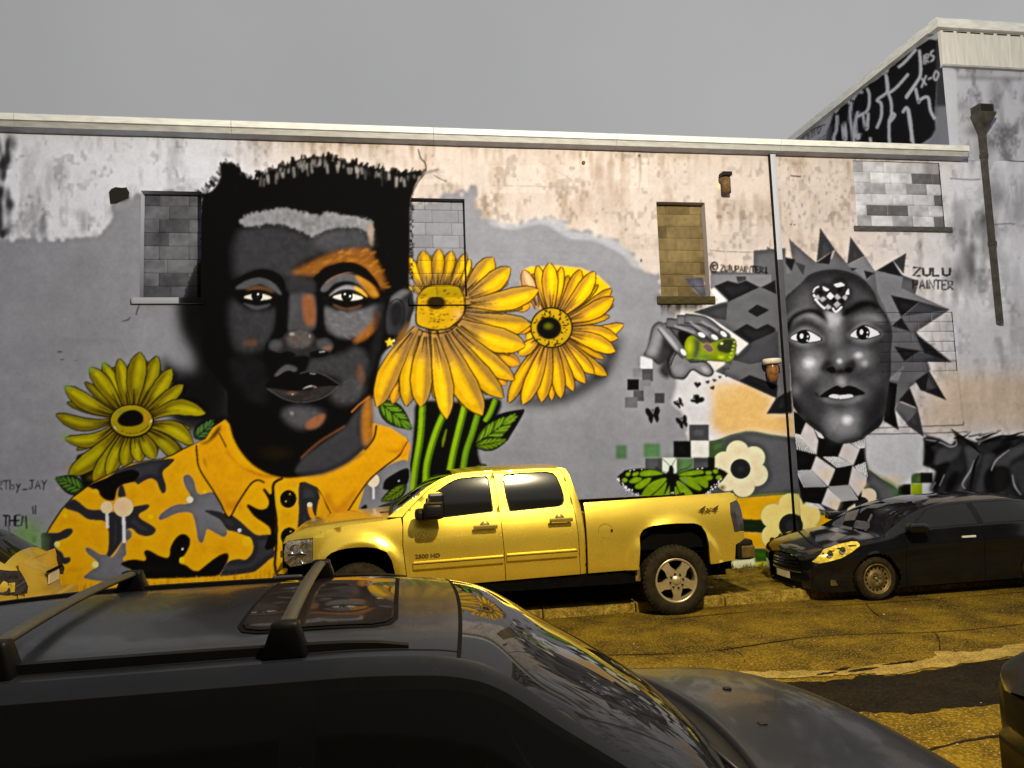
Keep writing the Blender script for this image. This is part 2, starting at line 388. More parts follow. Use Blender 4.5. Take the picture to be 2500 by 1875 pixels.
# dark halo airbrushed behind the sitter
fill(OV((438, 600), (395, 650), (385, 710), (420, 790), (380, 800), (395, 860), (430, 900), (480, 900), (500, 640)), (20, 20, 21), 16, .96)
fill(F_((1240, 330), (1330, 360), (1480, 480), (1560, 430), (1800, 500), (1800, 1000), (1500, 900), (1300, 760)), (22, 22, 22), 12, .95)
fill(F_((1520, 250), (1400, 30), (1360, -200), (1500, -500), (1800, -400), (1800, 500), (1560, 420)), (20, 20, 20), 14, .95)

# ---------------------------------------------------------------- sunflowers
def petal(base, tip, w, col, bend=0., outline=3.0, streak=True, shade=(120, 84, 60), seed=0, ident=None, tipw=.36):
    b = np.array(base, float); t = np.array(tip, float); d = t - b; Lh = np.linalg.norm(d)
    if Lh < 1: return
    d /= Lh; nn = np.array([-d[1], d[0]])
    u = np.linspace(0, 1, 15)
    prof = np.interp(u, [0, .15, .4, .65, .85, .95, 1], [.20, .42, .84, 1, .74, tipw, .02]) * w * .5
    cen = b + np.outer(u * Lh, d) + np.outer(np.sin(u * math.pi) * bend * Lh, nn)
    def ring(k, grow=0):
        hh = prof * k + grow
        return np.concatenate([cen + nn * hh[:, None], (cen - nn * hh[:, None])[::-1]])
    fill(ring(1, outline), INK, .8, 1, False, ident, 0)
    fill(ring(1, 0), col, .8, 1, False, ident, .10)
    hi = tuple(min(255, int(c * 1.14 + 8)) for c in col); lo = tuple(int(c * .72) for c in col)
    # shaded flank + light centre
    u2 = slice(0, 15)
    fl = np.concatenate([cen - nn * (prof * .95)[:, None], (cen - nn * (prof * .35)[:, None])[::-1]])
    fill(fl, shade, 2, .5, False)
    ce = np.concatenate([cen[5:13] + nn * (prof[5:13] * .5)[:, None], (cen[5:13] - nn * (prof[5:13] * .1)[:, None])[::-1]])
    fill(ce, hi, 2.2, .7, False)
    for q_, al_ in ((7, .22), (6, .25), (5, .3), (3, .35)):
        ba = np.concatenate([cen[:q_] + nn * (prof[:q_] * .9)[:, None], (cen[:q_] - nn * (prof[:q_] * .9)[:, None])[::-1]])
        fill(ba, shade, 5, al_, False)
    if streak:
        r_ = np.random.RandomState(seed)
        for k in range(4):
            o = r_.uniform(-.7, .7); e = r_.randint(5, 10)
            stroke(cen[1:e] + nn * (prof[1:e] * o)[:, None], 2.2, INK, .6, False, (1, .8, .1), .85)

def flower(tr, cx, cy, rx, ry, tips, col, ident, shade=(130, 90, 60), seed=0):
    s_ = tr.s
    ang = sorted((math.atan2(t[1] - cy, t[0] - cx), math.hypot(t[0] - cx, t[1] - cy)) for t in tips)
    for (a0, r0), (a1, r1) in zip(ang, ang[1:] + [(ang[0][0] + 2 * math.pi, ang[0][1])]):
        if .12 < a1 - a0 < .7:
            a = (a0 + a1) / 2; rr = min(r0, r1) * .90
            petal(tr((cx + rx * .7 * math.cos(a), cy + ry * .7 * math.sin(a)))[0], tr((cx + rr * math.cos(a), cy + rr * math.sin(a)))[0], 62 * s_, tuple(v * .80 for v in col), 0, 2.4, True, shade, seed * 9 + int(a * 50) % 50, ident)
    for i, t in enumerate(tips):
        tx, ty, w = t[:3]; bend = t[3] if len(t) > 3 else 0
        if len(t) > 4: bx, by = t[4], t[5]
        else:
            a = math.atan2(ty - cy, tx - cx); bx, by = cx + rx * .72 * math.cos(a), cy + ry * .72 * math.sin(a)
        c = col if not (len(t) > 6) else t[6]
        r_ = np.random.RandomState(seed * 50 + i); j = r_.uniform(.9, 1.06)
        petal(tr((bx, by))[0], tr((tx, ty))[0], w * s_ * 1.0, tuple(min(255, v * j) for v in c), bend, 3.0, True, shade, seed * 100 + i, ident)

YEL = (238, 176, 10); YEL2 = (224, 152, 20); YGR = (158, 146, 8)
# right sunflower
fid = ID('painted_sunflower#right')
fill(H_((1170, 440), (1180, 350), (1250, 320), (1330, 320), (1450, 310), (1640, 330), (1760, 380), (1860, 470), (1880, 600), (1700, 620), (1300, 640), (1200, 600)), (240, 190, 16), 1.5, 1, False, fid)
fill(H_((1060, 1370), (1300, 1400), (1500, 1380), (1700, 1280), (1860, 1160), (1960, 860), (1880, 900), (1700, 1150), (1450, 1300), (1200, 1330)), (30, 30, 30), 12, .85)
flower(H_, 1410, 790, 165, 165, [(1300, 312, 80), (1490, 322, 70), (1195, 345, 95, 0, 1300, 640, (214, 160, 110)), (1395, 292, 120), (1890, 615, 60), (1635, 342, 105, .05), (1745, 358, 115, .05),
  (1875, 492, 100, .08), (1890, 560, 125, .06), (1968, 768, 110, .14), (1922, 872, 115, -.03), (1902, 975, 120, -.04), (1838, 1162, 100, .05), (1738, 1145, 95, .03), (1668, 1218, 95, .03),
  (1412, 1352, 70), (1578, 1278, 90, .03), (1482, 1332, 100), (1080, 1370, 95, .03), (1333, 1362, 115), (1190, 1382, 120, -.02), (1215, 880, 80), (1160, 780, 90), (1160, 1000, 90)], YEL, fid, seed=1)
c = H_((1410, 790))[0]
blob(c[0], c[1], 54, 52, INK, 1, 0, .93, fid); blob(c[0], c[1], 50, 48, (188, 150, 20), 1, 0, .93, fid)
r_ = np.random.RandomState(3)
for k in range(70):
    a = r_.uniform(0, 6.28); q = r_.uniform(26, 47); blob(c[0] + q * math.cos(a), c[1] + q * math.sin(a), r_.uniform(2, 6), r_.uniform(2, 4), (36, 30, 10), .85, a, .4)
blob(c[0] - 6, c[1] + 1, 34, 31, (24, 24, 8), 1, 0, .8, fid); blob(c[0] - 8, c[1] - 4, 17, 13, (96, 100, 14), .9); blob(c[0] - 6, c[1] + 14, 18, 9, (14, 14, 8), .9)
# green stems and leaves
lid = ID('painted_leaves#stems')
fill(K_((1090, 700), (1120, 420), (1140, 100), (1180, -60), (1480, -60), (1800, -80), (1760, 100), (1640, 300), (1660, 480), (1500, 620), (1100, 720)), (20, 20, 20), 3, 1, True)
def stem(p, w, col=(138, 176, 20)):
    stroke(p, w * 1.7, (16, 30, 8), .9, True, ident=lid); stroke(p, w, (84, 120, 14), .8, True, ident=lid)
    q = np.array(p, float); q[:, 0] -= w * .12; stroke(q, w * .55, col, 1.2, True, ident=lid)
stem(K_((1205, -40), (1190, 200), (1150, 450), (1120, 690)), 17)
stem(K_((1370, 30), (1300, 200), (1240, 420), (1230, 600)), 17)
stem(K_((1540, -60), (1480, 180), (1440, 350), (1400, 560)), 17)
stem(K_((1640, 10), (1590, 180), (1540, 330), (1510, 520)), 15, (110, 150, 24))
stem(K_((1770, -80), (1730, 20), (1690, 90)), 14, (120, 160, 24))
stroke(K_((1390, 150), (1370, 230), (1360, 290)), 7, (100, 120, 20), 1, True, (.3, 1, .2))
def leaf(tr, base, tip, w, col, bend=0., veins=7, dark=(12, 22, 8)):
    b, t = tr(base)[0], tr(tip)[0]
    b = np.array(b); t = np.array(t); d = t - b; Lh = np.linalg.norm(d); d /= Lh; nn = np.array([-d[1], d[0]]); w *= tr.s
    u = np.linspace(0, 1, 14); prof = np.sin(np.clip(u ** .8, 0, 1) * math.pi) * w * .5 + .5
    cen = b + np.outer(u * Lh, d) + np.outer(np.sin(u * math.pi) * bend * Lh, nn)
    fill(np.concatenate([cen + nn * (prof + 3)[:, None], (cen - nn * (prof + 3)[:, None])[::-1]]), dark, 1, 1, False, lid, 0)
    fill(np.concatenate([cen + nn * (prof * .9)[:, None], (cen - nn * (prof * .9)[:, None])[::-1]]), tuple(v * .62 for v in col), 1, 1, False, lid)
    for k in range(1, veins + 1):
        i = int(k * 12 / (veins + 1)) + 1
        for sg in (-1, 1):
            p0 = cen[max(i - 1, 0)]; p1 = cen[min(i + 2, 13)] + sg * nn * prof[min(i + 1, 13)] * .82
            stroke([p0, (p0 + p1) / 2 + d * 1, p1], w * .12, col, .8, True, (.5, 1, .3))
            o = d * w * .10; stroke([p0 + o, p1 + o], 1.5, dark, .6, False, (1, .8, .4))
    stroke(cen, 2, dark, .6, True, (1, 1, .2))
fill(K_((1950, 0), (1990, 20), (1880, 210), (1860, 240), (1750, 310), (1620, 280), (1680, 130), (1780, 40)), (18, 22, 14), 1.2, 1, True, lid)
leaf(K_, (1620, 270), (1930, 40), 150, (120, 160, 34)); leaf(K_, (1620, 280), (1850, 235), 90, (130, 170, 30), .02, 5)
leaf(K_, (870, -60), (1120, 150), 150, (110, 158, 36)); leaf(K_, (1080, 580), (890, 705), 80, (120, 150, 30), -.04, 5); leaf(K_, (1600, 480), (1700, 430), 60, (120, 160, 26), 0, 4)
# middle sunflower, half on the bricked window
fid2 = ID('painted_sunflower#middle')
for p in ((1245, 610, 90, 0, 1100, 640), (1165, 1075, 105, 0, 950, 960), (1062, 1232, 80, 0, 900, 1080), (185, 1375, 80, 0, 240, 1150), (1250, 800, 110, 0, 1000, 760)):
    petal(H_((p[4], p[5]))[0], H_((p[0], p[1]))[0], p[2] * Z3, YEL2, 0, 1.7, True, (110, 80, 66), 5, fid2)
flower(H_, 545, 640, 200, 190, [(290, 470, 50, 0, 340, 520), (300, 245, 90, .03, 430, 500), (780, 262, 62, 0, 700, 480), (745, 205, 66, .03, 640, 470), (645, 182, 88, .02, 570, 460), (420, 180, 110, -.02, 470, 480), (545, 165, 92, 0, 530, 460),
  (960, 250, 150, .04, 740, 520), (1092, 328, 150, .05, 745, 560), (1312, 500, 160, .06, 740, 600), (1250, 765, 175, .08, 700, 680), (1208, 935, 190, .05, 680, 740),
  (1125, 1195, 150, .04, 640, 770), (62, 1402, 150, .05, 370, 790), (1038, 1332, 165, .04, 600, 790), (290, 1395, 145, .03, 400, 810), (878, 1465, 205, .04, 560, 800), (402, 1402, 165, .02, 440, 820), (602, 1492, 150, -.02, 500, 820)],
  (234, 178, 18), fid2, (112, 84, 74), seed=2)
fill(H_((360, 700), (370, 560), (400, 500), (450, 455), (560, 440), (690, 450), (730, 500), (745, 580), (740, 690), (640, 790), (540, 810), (440, 800), (370, 770)), INK, 1.2, 1, True, fid2)
fill(H_((372, 690), (382, 560), (410, 505), (460, 465), (560, 450), (680, 460), (718, 505), (732, 580), (724, 680), (630, 780), (540, 800), (450, 790), (380, 760)), (208, 162, 22), 1.2, 1, True, fid2)
fill(H_((380, 560), (410, 505), (460, 465), (560, 450), (680, 460), (718, 505), (730, 560)), (150, 128, 14), 2, .7)
r_ = np.random.RandomState(6)
for k in range(80):
    x, y = H_((r_.uniform(385, 720), r_.uniform(460, 790)))[0]
    if ((x - 1072) / 56) ** 2 + ((y - 748) / 56) ** 2 < 1: stroke([(x, y), (x + r_.uniform(3, 9), y + r_.uniform(-4, 3))], r_.uniform(2, 4), (40, 32, 10), .6, False, (.6, 1, .4))
blob(*H_((520, 600))[0], 29, 20, (30, 26, 8), .95, 0, .6); blob(*H_((690, 690))[0], 20, 24, (226, 170, 110), .45)
stroke(H_((330, 800), (380, 800), (440, 825), (540, 835), (640, 805), (720, 720)), 3, INK)

# left sunflower (greener)
fid3 = ID('painted_sunflower#left')
fill(F_((600, 1060), (640, 1300), (720, 1340), (900, 1100)), (20, 34, 10), 1.5, 1, True)
flower(F_, 1015, 800, 175, 135, [(795, 350, 90, .02), (695, 385, 115, .02), (920, 318, 100), (1215, 298, 115, .02), (1082, 268, 145, -.02), (1325, 398, 115, .03), (1412, 520, 100, .03), (500, 535, 120, -.06), (430, 750, 100, -.12),
  (500, 938, 100, -.16), (1585, 740, 120, -.16), (1492, 980, 120, -.14), (1412, 1110, 115, -.05), (530, 1215, 140, -.06), (720, 1262, 130, -.04), (830, 1225, 110), (965, 1160, 110), (1080, 1115, 105), (1195, 1090, 110)], YGR, fid3, (96, 66, 10), seed=3)
for tx, ty in ((700, 400), (800, 360), (520, 540), (500, 920)):
    q = F_((tx, ty))[0]; blob(q[0], q[1], 16, 16, (128, 165, 60), .7)
c = F_((1015, 800))[0]
blob(c[0], c[1], 56, 43, INK, 1, 0, .94, fid3); blob(c[0], c[1] - 1, 52, 39, (160, 140, 18), 1, 0, .94, fid3)
blob(c[0] - 25, c[1] - 22, 22, 12, (120, 132, 44), .7); blob(c[0] + 35, c[1] - 8, 14, 22, (196, 136, 26), .8)
fill(F_((905, 790), (960, 730), (1040, 712), (1100, 750), (1100, 810), (1030, 840), (940, 835)), (14, 12, 4), 1, 1, True)
r_ = np.random.RandomState(9)
for k in range(16):
    a = r_.uniform(.4, 2.9); blob(c[0] + 43 * math.cos(a), c[1] + 30 * math.sin(a), 5, 2, (40, 34, 6), .9, a + 1.57)
blob(*F_((1165, 800))[0], 3, 7, (240, 235, 200), .9, .4); blob(*F_((890, 850))[0], 3, 8, (220, 225, 190), .7, -.6)
leaf(F_, (650, 1340), (430, 1240), 130, (96, 140, 52), .02, 5)
leaf(F_, (1500, 930), (1650, 790), 110, (96, 140, 70), .05, 4)

# ---------------------------------------------------------------- shirt
sid = ID('painted_portrait#man')
ORG = (238, 172, 14)
shirt = F_((1740, 790), (1650, 850), (1590, 940), (1500, 975), (1410, 1010), (1320, 1060), (1250, 1085), (1010, 1120), (850, 1200), (700, 1275), (560, 1380), (470, 1480), (390, 1600), (345, 1680)) + \
        [(103, 1330), (98, 1370), (102, 1420), (118, 1470), (130, 1540), (960, 1540)] + K_((1000, 1100), (1080, 700), (1095, 420), (1110, 290), (1085, 220), (830, 105), (700, 40), (300, 300), (-100, 300))
fill(shirt, INK, 1, 1, False, sid, 0)
sh2 = [(x + (3.2 if x < 500 else -1), y + (2.6 if x < 470 else 0)) for x, y in shirt]
fill(sh2, ORG, 1, 1, False, sid, .05)
for k in range(40):
    blob(r_.uniform(120, 700), r_.uniform(1130, 1450), r_.uniform(8, 34), r_.uniform(8, 30), (190, 130, 6) if r_.rand() < .6 else (252, 190, 30), r_.uniform(.1, .4), clip=None)
DK = (58, 58, 62); MG = (116, 116, 120); BK = (22, 21, 20)
def camo(tr, pts, col): fill(tr(pts), col, .8, 1, True, sid, .06)
camo(N_, [(640, 340), (900, 220), (1050, 120), (1350, 20), (1780, -30), (1740, 60), (1660, 130), (1650, 200), (1690, 340), (1680, 420), (1640, 440), (1600, 380), (1560, 280), (1480, 240), (1380, 280), (1310, 320), (1260, 290), (1100, 320), (1000, 340), (800, 400)], DK)
camo(N_, [(640, 340), (900, 225), (1150, 130), (1290, 130), (1330, 190), (1260, 270), (1130, 310), (1040, 380), (1000, 520), (940, 540), (860, 520), (800, 470), (770, 400), (700, 360)], BK)
camo(N_, [(1060, 340), (1110, 330), (1140, 420), (1140, 480), (1040, 480)], (60, 60, 62))
camo(N_, [(320, 630), (430, 520), (520, 560), (640, 650), (820, 660), (990, 690), (1250, 620), (1400, 590), (1465, 600), (1440, 650), (1330, 720), (1350, 780), (1480, 860), (1550, 920), (1520, 990), (1420, 1020), (1310, 990), (1230, 920), (1160, 930), (1120, 1040), (1020, 1200), (930, 1300), (870, 1345), (845, 1320), (900, 1230), (915, 1050), (900, 860), (840, 810), (640, 790), (500, 700)], DK)
camo(N_, [(0, 1000), (90, 970), (230, 970), (330, 920), (410, 910), (430, 960), (370, 1030), (250, 1080), (190, 1120), (210, 1180), (290, 1240), (320, 1300), (390, 1300), (400, 1350), (340, 1395), (240, 1380), (165, 1350), (170, 1450), (225, 1600), (200, 1640), (120, 1640), (100, 1400), (20, 1240)], DK)
camo(N_, [(600, 1190), (640, 1170), (720, 1210), (800, 1260), (880, 1270), (960, 1300), (1040, 1200), (1110, 1060), (1150, 930), (1220, 950), (1220, 1030), (1150, 1110), (1150, 1260), (1110, 1330), (1200, 1480), (1250, 1530), (1220, 1600), (1000, 1640), (600, 1590), (640, 1510), (760, 1420), (740, 1340), (640, 1260)], MG)
camo(N_, [(1085, 1400), (1140, 1350), (1260, 1330), (1410, 1340), (1390, 1240), (1420, 1205), (1480, 1215), (1600, 1280), (1720, 1300), (1750, 1160), (1830, 1030), (1920, 985), (2000, 1030), (2015, 1120), (1950, 1260), (1880, 1330), (1880, 1380), (1960, 1410), (2060, 1480), (2150, 1480), (2212, 1440)] + [(2212, 1560), (1700, 1590), (1210, 1590), (1250, 1540), (1200, 1470)], BK)
camo(O_, [(480, 1480), (600, 1380), (740, 1280), (850, 1245), (875, 1300), (850, 1380), (780, 1500), (700, 1560), (400, 1560)], BK)
camo(O_, [(260, 230), (300, 190), (360, 200), (410, 280), (440, 400), (500, 450), (680, 430), (790, 620), (800, 690), (760, 760), (850, 940), (840, 1010), (790, 1025), (700, 980), (590, 925), (560, 1000), (530, 1090), (500, 1105), (460, 1060), (430, 880), (400, 760), (350, 700), (180, 710), (-40, 800), (-60, 740), (60, 640), (180, 590), (340, 570), (360, 480), (290, 350)], MG)
camo(O_, [(555, 680), (620, 665), (760, 690), (850, 720), (930, 740), (1060, 840), (1180, 950), (1270, 1000), (1440, 1000), (1480, 1100), (1490, 1280), (1420, 1340), (1280, 1460), (1180, 1510), (800, 1560), (760, 1540), (860, 1370), (1000, 1325), (1110, 1330), (1190, 1240), (1205, 1130), (1150, 1040), (960, 960), (850, 930), (760, 800), (640, 730)], DK)
camo(O_, [(1335, 390), (1370, 380), (1440, 450), (1490, 380), (1510, 600), (1520, 1100), (1420, 1200), (1380, 1200), (1370, 1160), (1430, 1060), (1440, 950), (1400, 880), (1230, 760), (1140, 650), (1120, 600), (1150, 590), (1280, 650), (1380, 640), (1415, 560), (1380, 470)], BK)
stroke(O_((1440, 1000), (1400, 1120), (1380, 1180)), 8, BK)
# light paint splats with drips
for (x, y, r, dy) in ((890, 630, 85, 190), (1115, 625, 135, 350)):
    q = N_((x, y))[0]; stroke([(q[0], q[1]), (q[0] + 2, q[1] + (r + dy) * Z2)], r * Z2 * .42 * (1 if r < 100 else .7), (226, 226, 224), .8, False)
    blob(q[0], q[1], r * Z2 * 1.02, r * Z2 * 1.02, (246, 208, 156), 1, 0, .9, sid)
for tr, x, y, r, cl in ((N_, 330, 740, 34, (252, 200, 10)), (N_, 1480, 755, 36, (252, 196, 10)), (N_, 220, 1125, 40, (250, 214, 110)), (N_, 735, 1400, 46, (255, 225, 130)), (N_, 2010, 525, 46, (250, 225, 195)), (N_, 1910, 1190, 14, (235, 235, 235)), (N_, 1905, 1340, 40, (252, 196, 20)), (N_, 735, 420, 40, (220, 184, 20)), (O_, 1020, 940, 26, (230, 230, 230)), (O_, 1120, 1090, 70, (248, 190, 10)), (O_, 555, 415, 25, (252, 196, 20))):
    q = tr((x, y))[0]; blob(q[0], q[1], r * Z2 * 1.1, r * Z2 * 1.1, cl, .95, 0, .75, sid)
# placket, buttons, collar
fill(O_((1500, 330), (1560, 260), (1700, 230), (1830, 300), (1810, 400), (1820, 700), (1800, 1000), (1800, 1700), (1500, 1700), (1520, 1200), (1510, 800)), (232, 172, 20), 1, 1, False, sid)
fill(K_((250, 600), (290, 560), (340, 565), (390, 610), (415, 680), (410, 790), (385, 830), (360, 790), (350, 730), (330, 740), (340, 820), (400, 900), (400, 1100), (240, 1100), (250, 800)), DK, .8, 1, True, sid)
blob(*K_((335, 735))[0], 7, 7, (250, 222, 190), 1, 0, .8)
stroke(K_((330, 750), (345, 810), (380, 850), (430, 880)), 8, (226, 150, 20))
fill(K_((420, 680), (520, 850), (520, 1000), (400, 1000), (380, 880)), (226, 160, 16), 1, 1, True, sid)
stroke(O_((1830, 320), (1900, 275), (1990, 300), (2080, 380), (2160, 490)) + K_((470, 740), (530, 850)), 5, INK, .7, True)
stroke(O_((1610, 230), (1500, 290), (1470, 380), (1480, 520), (1520, 800), (1520, 1100), (1500, 1400), (1530, 1560)), 7, INK, .8, True, None, 1, sid)
for x, y in ((1680, 515), (1690, 1020)):
    q = O_((x, y))[0]; blob(q[0], q[1], 21, 23, (16, 14, 12), 1, .3, .93, sid); blob(q[0] + 1, q[1] + 2, 15, 17, (34, 30, 24), .8, 0, .2)
    blob(q[0] + 4, q[1] - 12, 3, 3, (230, 190, 40)); blob(q[0] - 6, q[1] + 6, 3, 3, (230, 190, 40))
# right shirt yoke in grey/black behind the collar
fill(K_((900, 450), (1095, 400), (1095, 700), (1000, 800), (860, 860), (700, 850), (730, 700), (790, 530)), (128, 128, 130), 1, 1, True, sid)
fill(K_((900, 600), (930, 530), (1090, 450), (1090, 570), (1000, 620), (920, 620)), BK, .8, 1, True, sid); fill(K_((690, 830), (720, 770), (770, 730), (780, 790), (760, 860)), BK, .8, 1, True, sid)
fill(K_((820, 830), (880, 740), (1090, 690), (1060, 790), (960, 860)), DK, .8, 1, True, sid); blob(*K_((1023, 550))[0], 3, 3, (230, 230, 230))
q = K_((825, 545))[0]; stroke([(q[0], q[1]), (q[0] + 1, q[1] + 46)], 5, (220, 220, 218), .7, False); blob(q[0], q[1], 16, 18, (246, 214, 180), 1, 0, .88)
blob(*K_((978, 775))[0], 6, 5, (240, 210, 190), 1, 0, .7)
leaf(K_, (1080, 580), (890, 705), 85, (120, 150, 30), -.04, 5)
# collars
cl_ = F_((1740, 790), (1650, 850), (1590, 940), (1530, 985), (1520, 1080), (1560, 1210), (1640, 1330), (1700, 1430), (1765, 1540), (1850, 1420), (1930, 1290), (2000, 1250), (2180, 1232), (2000, 1200), (1850, 1140), (1760, 1010))
fill(cl_, (236, 166, 16), 1, 1, False, sid)
fill(F_((1750, 1020), (1850, 1140), (2000, 1200), (2180, 1232), (2050, 1238), (1900, 1180), (1780, 1080)), (196, 122, 24), 3, .8)
fill(F_((1600, 1230), (1700, 1400), (1770, 1500), (1860, 1400), (1770, 1430), (1680, 1340)), (190, 112, 20), 6, .6)
blob(*F_((1580, 1120))[0], 8, 22, (170, 104, 30), .5, -.3)
stroke(F_((1515, 985), (1520, 1060), (1540, 1170), (1640, 1330), (1700, 1430), (1765, 1545), (1830, 1440), (1930, 1290), (1990, 1255), (2040, 1275)), 4.5, INK, .7, True)
stroke(F_((1690, 890), (1720, 950), (1745, 1000)), 3, INK); fill(F_((1600, 950), (1650, 880), (1700, 830), (1690, 890), (1600, 970), (1540, 970)), (60, 40, 8), 3, .8)
cr_ = K_((130, 530), (450, 490), (650, 410), (760, 310), (830, 105), (960, 140), (1080, 220), (1100, 290), (1040, 350), (900, 450), (780, 570), (690, 680), (590, 850), (530, 860), (480, 750), (400, 600), (300, 555), (180, 570))
fill(cr_, (238, 168, 18), 1, 1, False, sid)
fill(K_((450, 700), (560, 840), (600, 820), (700, 640), (780, 540), (620, 680), (540, 740), (480, 640)), (196, 118, 24), 5, .6); fill(K_((930, 320), (1060, 340), (1080, 240), (1020, 300)), (190, 112, 20), 4, .6); blob(*K_((720, 360))[0], 26, 7, (176, 110, 30), .55, -.6)
stroke(K_((590, 850), (690, 690), (790, 550), (900, 450), (1030, 350), (1090, 250)), 4, INK); stroke(K_((850, 120), (830, 220), (760, 310)), 5, INK)
fill(K_((1040, 350), (1095, 250), (1112, 290), (1090, 350), (1040, 370)), (232, 150, 24), 1, 1, True, sid)

# ---------------------------------------------------------------- the sitter's head
Q_ = cr(400, 340, 700 / 833.)
head = Q_((108, 200), (116, 160), (140, 148), (162, 115), (168, 72), (206, 76), (222, 100), (245, 112), (272, 114), (300, 96), (350, 80), (380, 62), (460, 50), (500, 66), (560, 72), (620, 86), (690, 100), (748, 94), (728, 142), (716, 200), (716, 300), (714, 420), (722, 460), (716, 530), (690, 580), (650, 610), (628, 640), (622, 690), (612, 740), (596, 780), (604, 830), (588, 884), (540, 930), (450, 970), (346, 984), (262, 950), (206, 880), (186, 800), (184, 740), (160, 700), (120, 640), (106, 540), (102, 420), (104, 300))
fill(head, (17, 17, 18), 1.5, 1, True, sid, .2)
r_ = np.random.RandomState(12)
hx = [110, 160, 172, 205, 245, 300, 380, 460, 560, 690, 748]; hy = [165, 118, 76, 80, 116, 100, 66, 54, 76, 104, 98]
for k in range(230):   # ragged dry-brushed ends of the hair
    x = r_.uniform(112, 746); y = np.interp(x, hx, hy) + r_.uniform(-2, 10); p = Q_((x, y))[0]
    a = np.interp(x, [110, 430, 748], [-2.3, -1.57, -1.0]) + r_.uniform(-.4, .4); ln = r_.uniform(5, 20)
    stroke([p, (p[0] + ln * math.cos(a), p[1] + ln * math.sin(a))], r_.uniform(5, 12), (18, 18, 18), 1.4, False, (1, 1, .6), r_.uniform(.35, 1), sid)
for k in range(120):
    x = r_.uniform(280, 745); y = np.interp(x, hx, hy) + r_.uniform(-4, 16); p = Q_((x, y))[0]
    stroke([p, (p[0] + r_.uniform(-3, 3), p[1] + r_.uniform(8, 26))], r_.uniform(3, 9), (190, 182, 170) if r_.rand() < .45 else (70, 68, 66), 1.6, False, (.7, 1, .5), r_.uniform(.15, .6))
for k in range(90):
    p = Q_((r_.uniform(714, 722), r_.uniform(110, 420)))[0]; stroke([p, (p[0] + r_.uniform(1, 7), p[1] + r_.uniform(-4, 4))], r_.uniform(3, 8), (18, 18, 18), 1.3, False, (1, 1, .5), .8, sid)
    p = Q_((r_.uniform(104, 112), r_.uniform(170, 420)))[0]; stroke([p, (p[0] - r_.uniform(1, 8), p[1] + r_.uniform(-4, 4))], r_.uniform(3, 8), (18, 18, 18), 1.3, False, (1, 1, .5), .8, sid)
def tone(tr, pts, g, soft, alpha=.9):
    col = (g, g, g + 1) if not isinstance(g, tuple) else g
    fill(tr(pts), col, soft, alpha, True, None, .18)
def daub(poly, n, cols_, smin=4, smax=14, seed=0, al=(.15, .5), ang=None):
    """short overlapping brush marks kept inside a region"""
    q = np.array(Q_(poly)); rr = np.random.RandomState(seed + 500); x0, y0 = q.min(0); x1, y1 = q.max(0); k = 0
    while k < n:
        p = (rr.uniform(x0, x1), rr.uniform(y0, y1)); k += 1
        c = False
        for i in range(len(q)):
            (ax, ay), (bx_, by_) = q[i - 1], q[i]
            if (ay > p[1]) != (by_ > p[1]) and p[0] < (bx_ - ax) * (p[1] - ay) / (by_ - ay) + ax: c = not c
        if not c: continue
        a = rr.uniform(-.7, .7) if ang is None else ang + rr.uniform(-.4, .4); L_ = rr.uniform(smin, smax); cc = cols_[rr.randint(len(cols_))]
        stroke([p, (p[0] + L_ * math.cos(a), p[1] + L_ * math.sin(a))], rr.uniform(smin * .6, smax * .55), cc, 1.8, False, (.5, 1, .4), rr.uniform(*al))
FOR = [(235, 250), (330, 222), (440, 230), (590, 245), (603, 280), (600, 318), (480, 330), (400, 360), (372, 405), (330, 400), (262, 385), (215, 410), (204, 330)]
tone(Q_, FOR, 58, 12, .95); daub(FOR, 90, [(48, 48, 49), (66, 66, 67), (74, 74, 75)], 8, 26, 1, (.1, .35))
tone(Q_, [(470, 262), (590, 260), (600, 310), (480, 322), (430, 300)], 76, 8, .8)
HL = [(222, 234), (250, 215), (300, 208), (340, 200), (390, 208), (440, 222), (470, 212), (520, 220), (590, 232), (608, 250), (604, 304), (592, 276), (560, 256), (500, 258), (470, 264), (430, 284), (400, 264), (350, 248), (300, 246), (250, 254), (225, 248)]
fill(Q_(HL), (140, 139, 138), 2.5, .9, True, None, .3, rough=5); daub(HL, 160, [(170, 168, 165), (120, 120, 120), (96, 96, 97), (186, 182, 176)], 3, 12, 2, (.2, .6), 1.4)
ORP = [(372, 388), (420, 362), (500, 328), (590, 318), (612, 345), (636, 392), (640, 432), (612, 425), (578, 386), (520, 364), (470, 372), (440, 396), (392, 398)]
tone(Q_, ORP, (150, 92, 34), 6, .85); daub(ORP, 260, [(196, 128, 30), (180, 108, 34), (104, 78, 60), (140, 88, 40), (214, 146, 30)], 5, 18, 3, (.2, .55), -.35)
tone(Q_, [(592, 245), (607, 252), (606, 310), (596, 290)], (170, 140, 116), 3, .7)
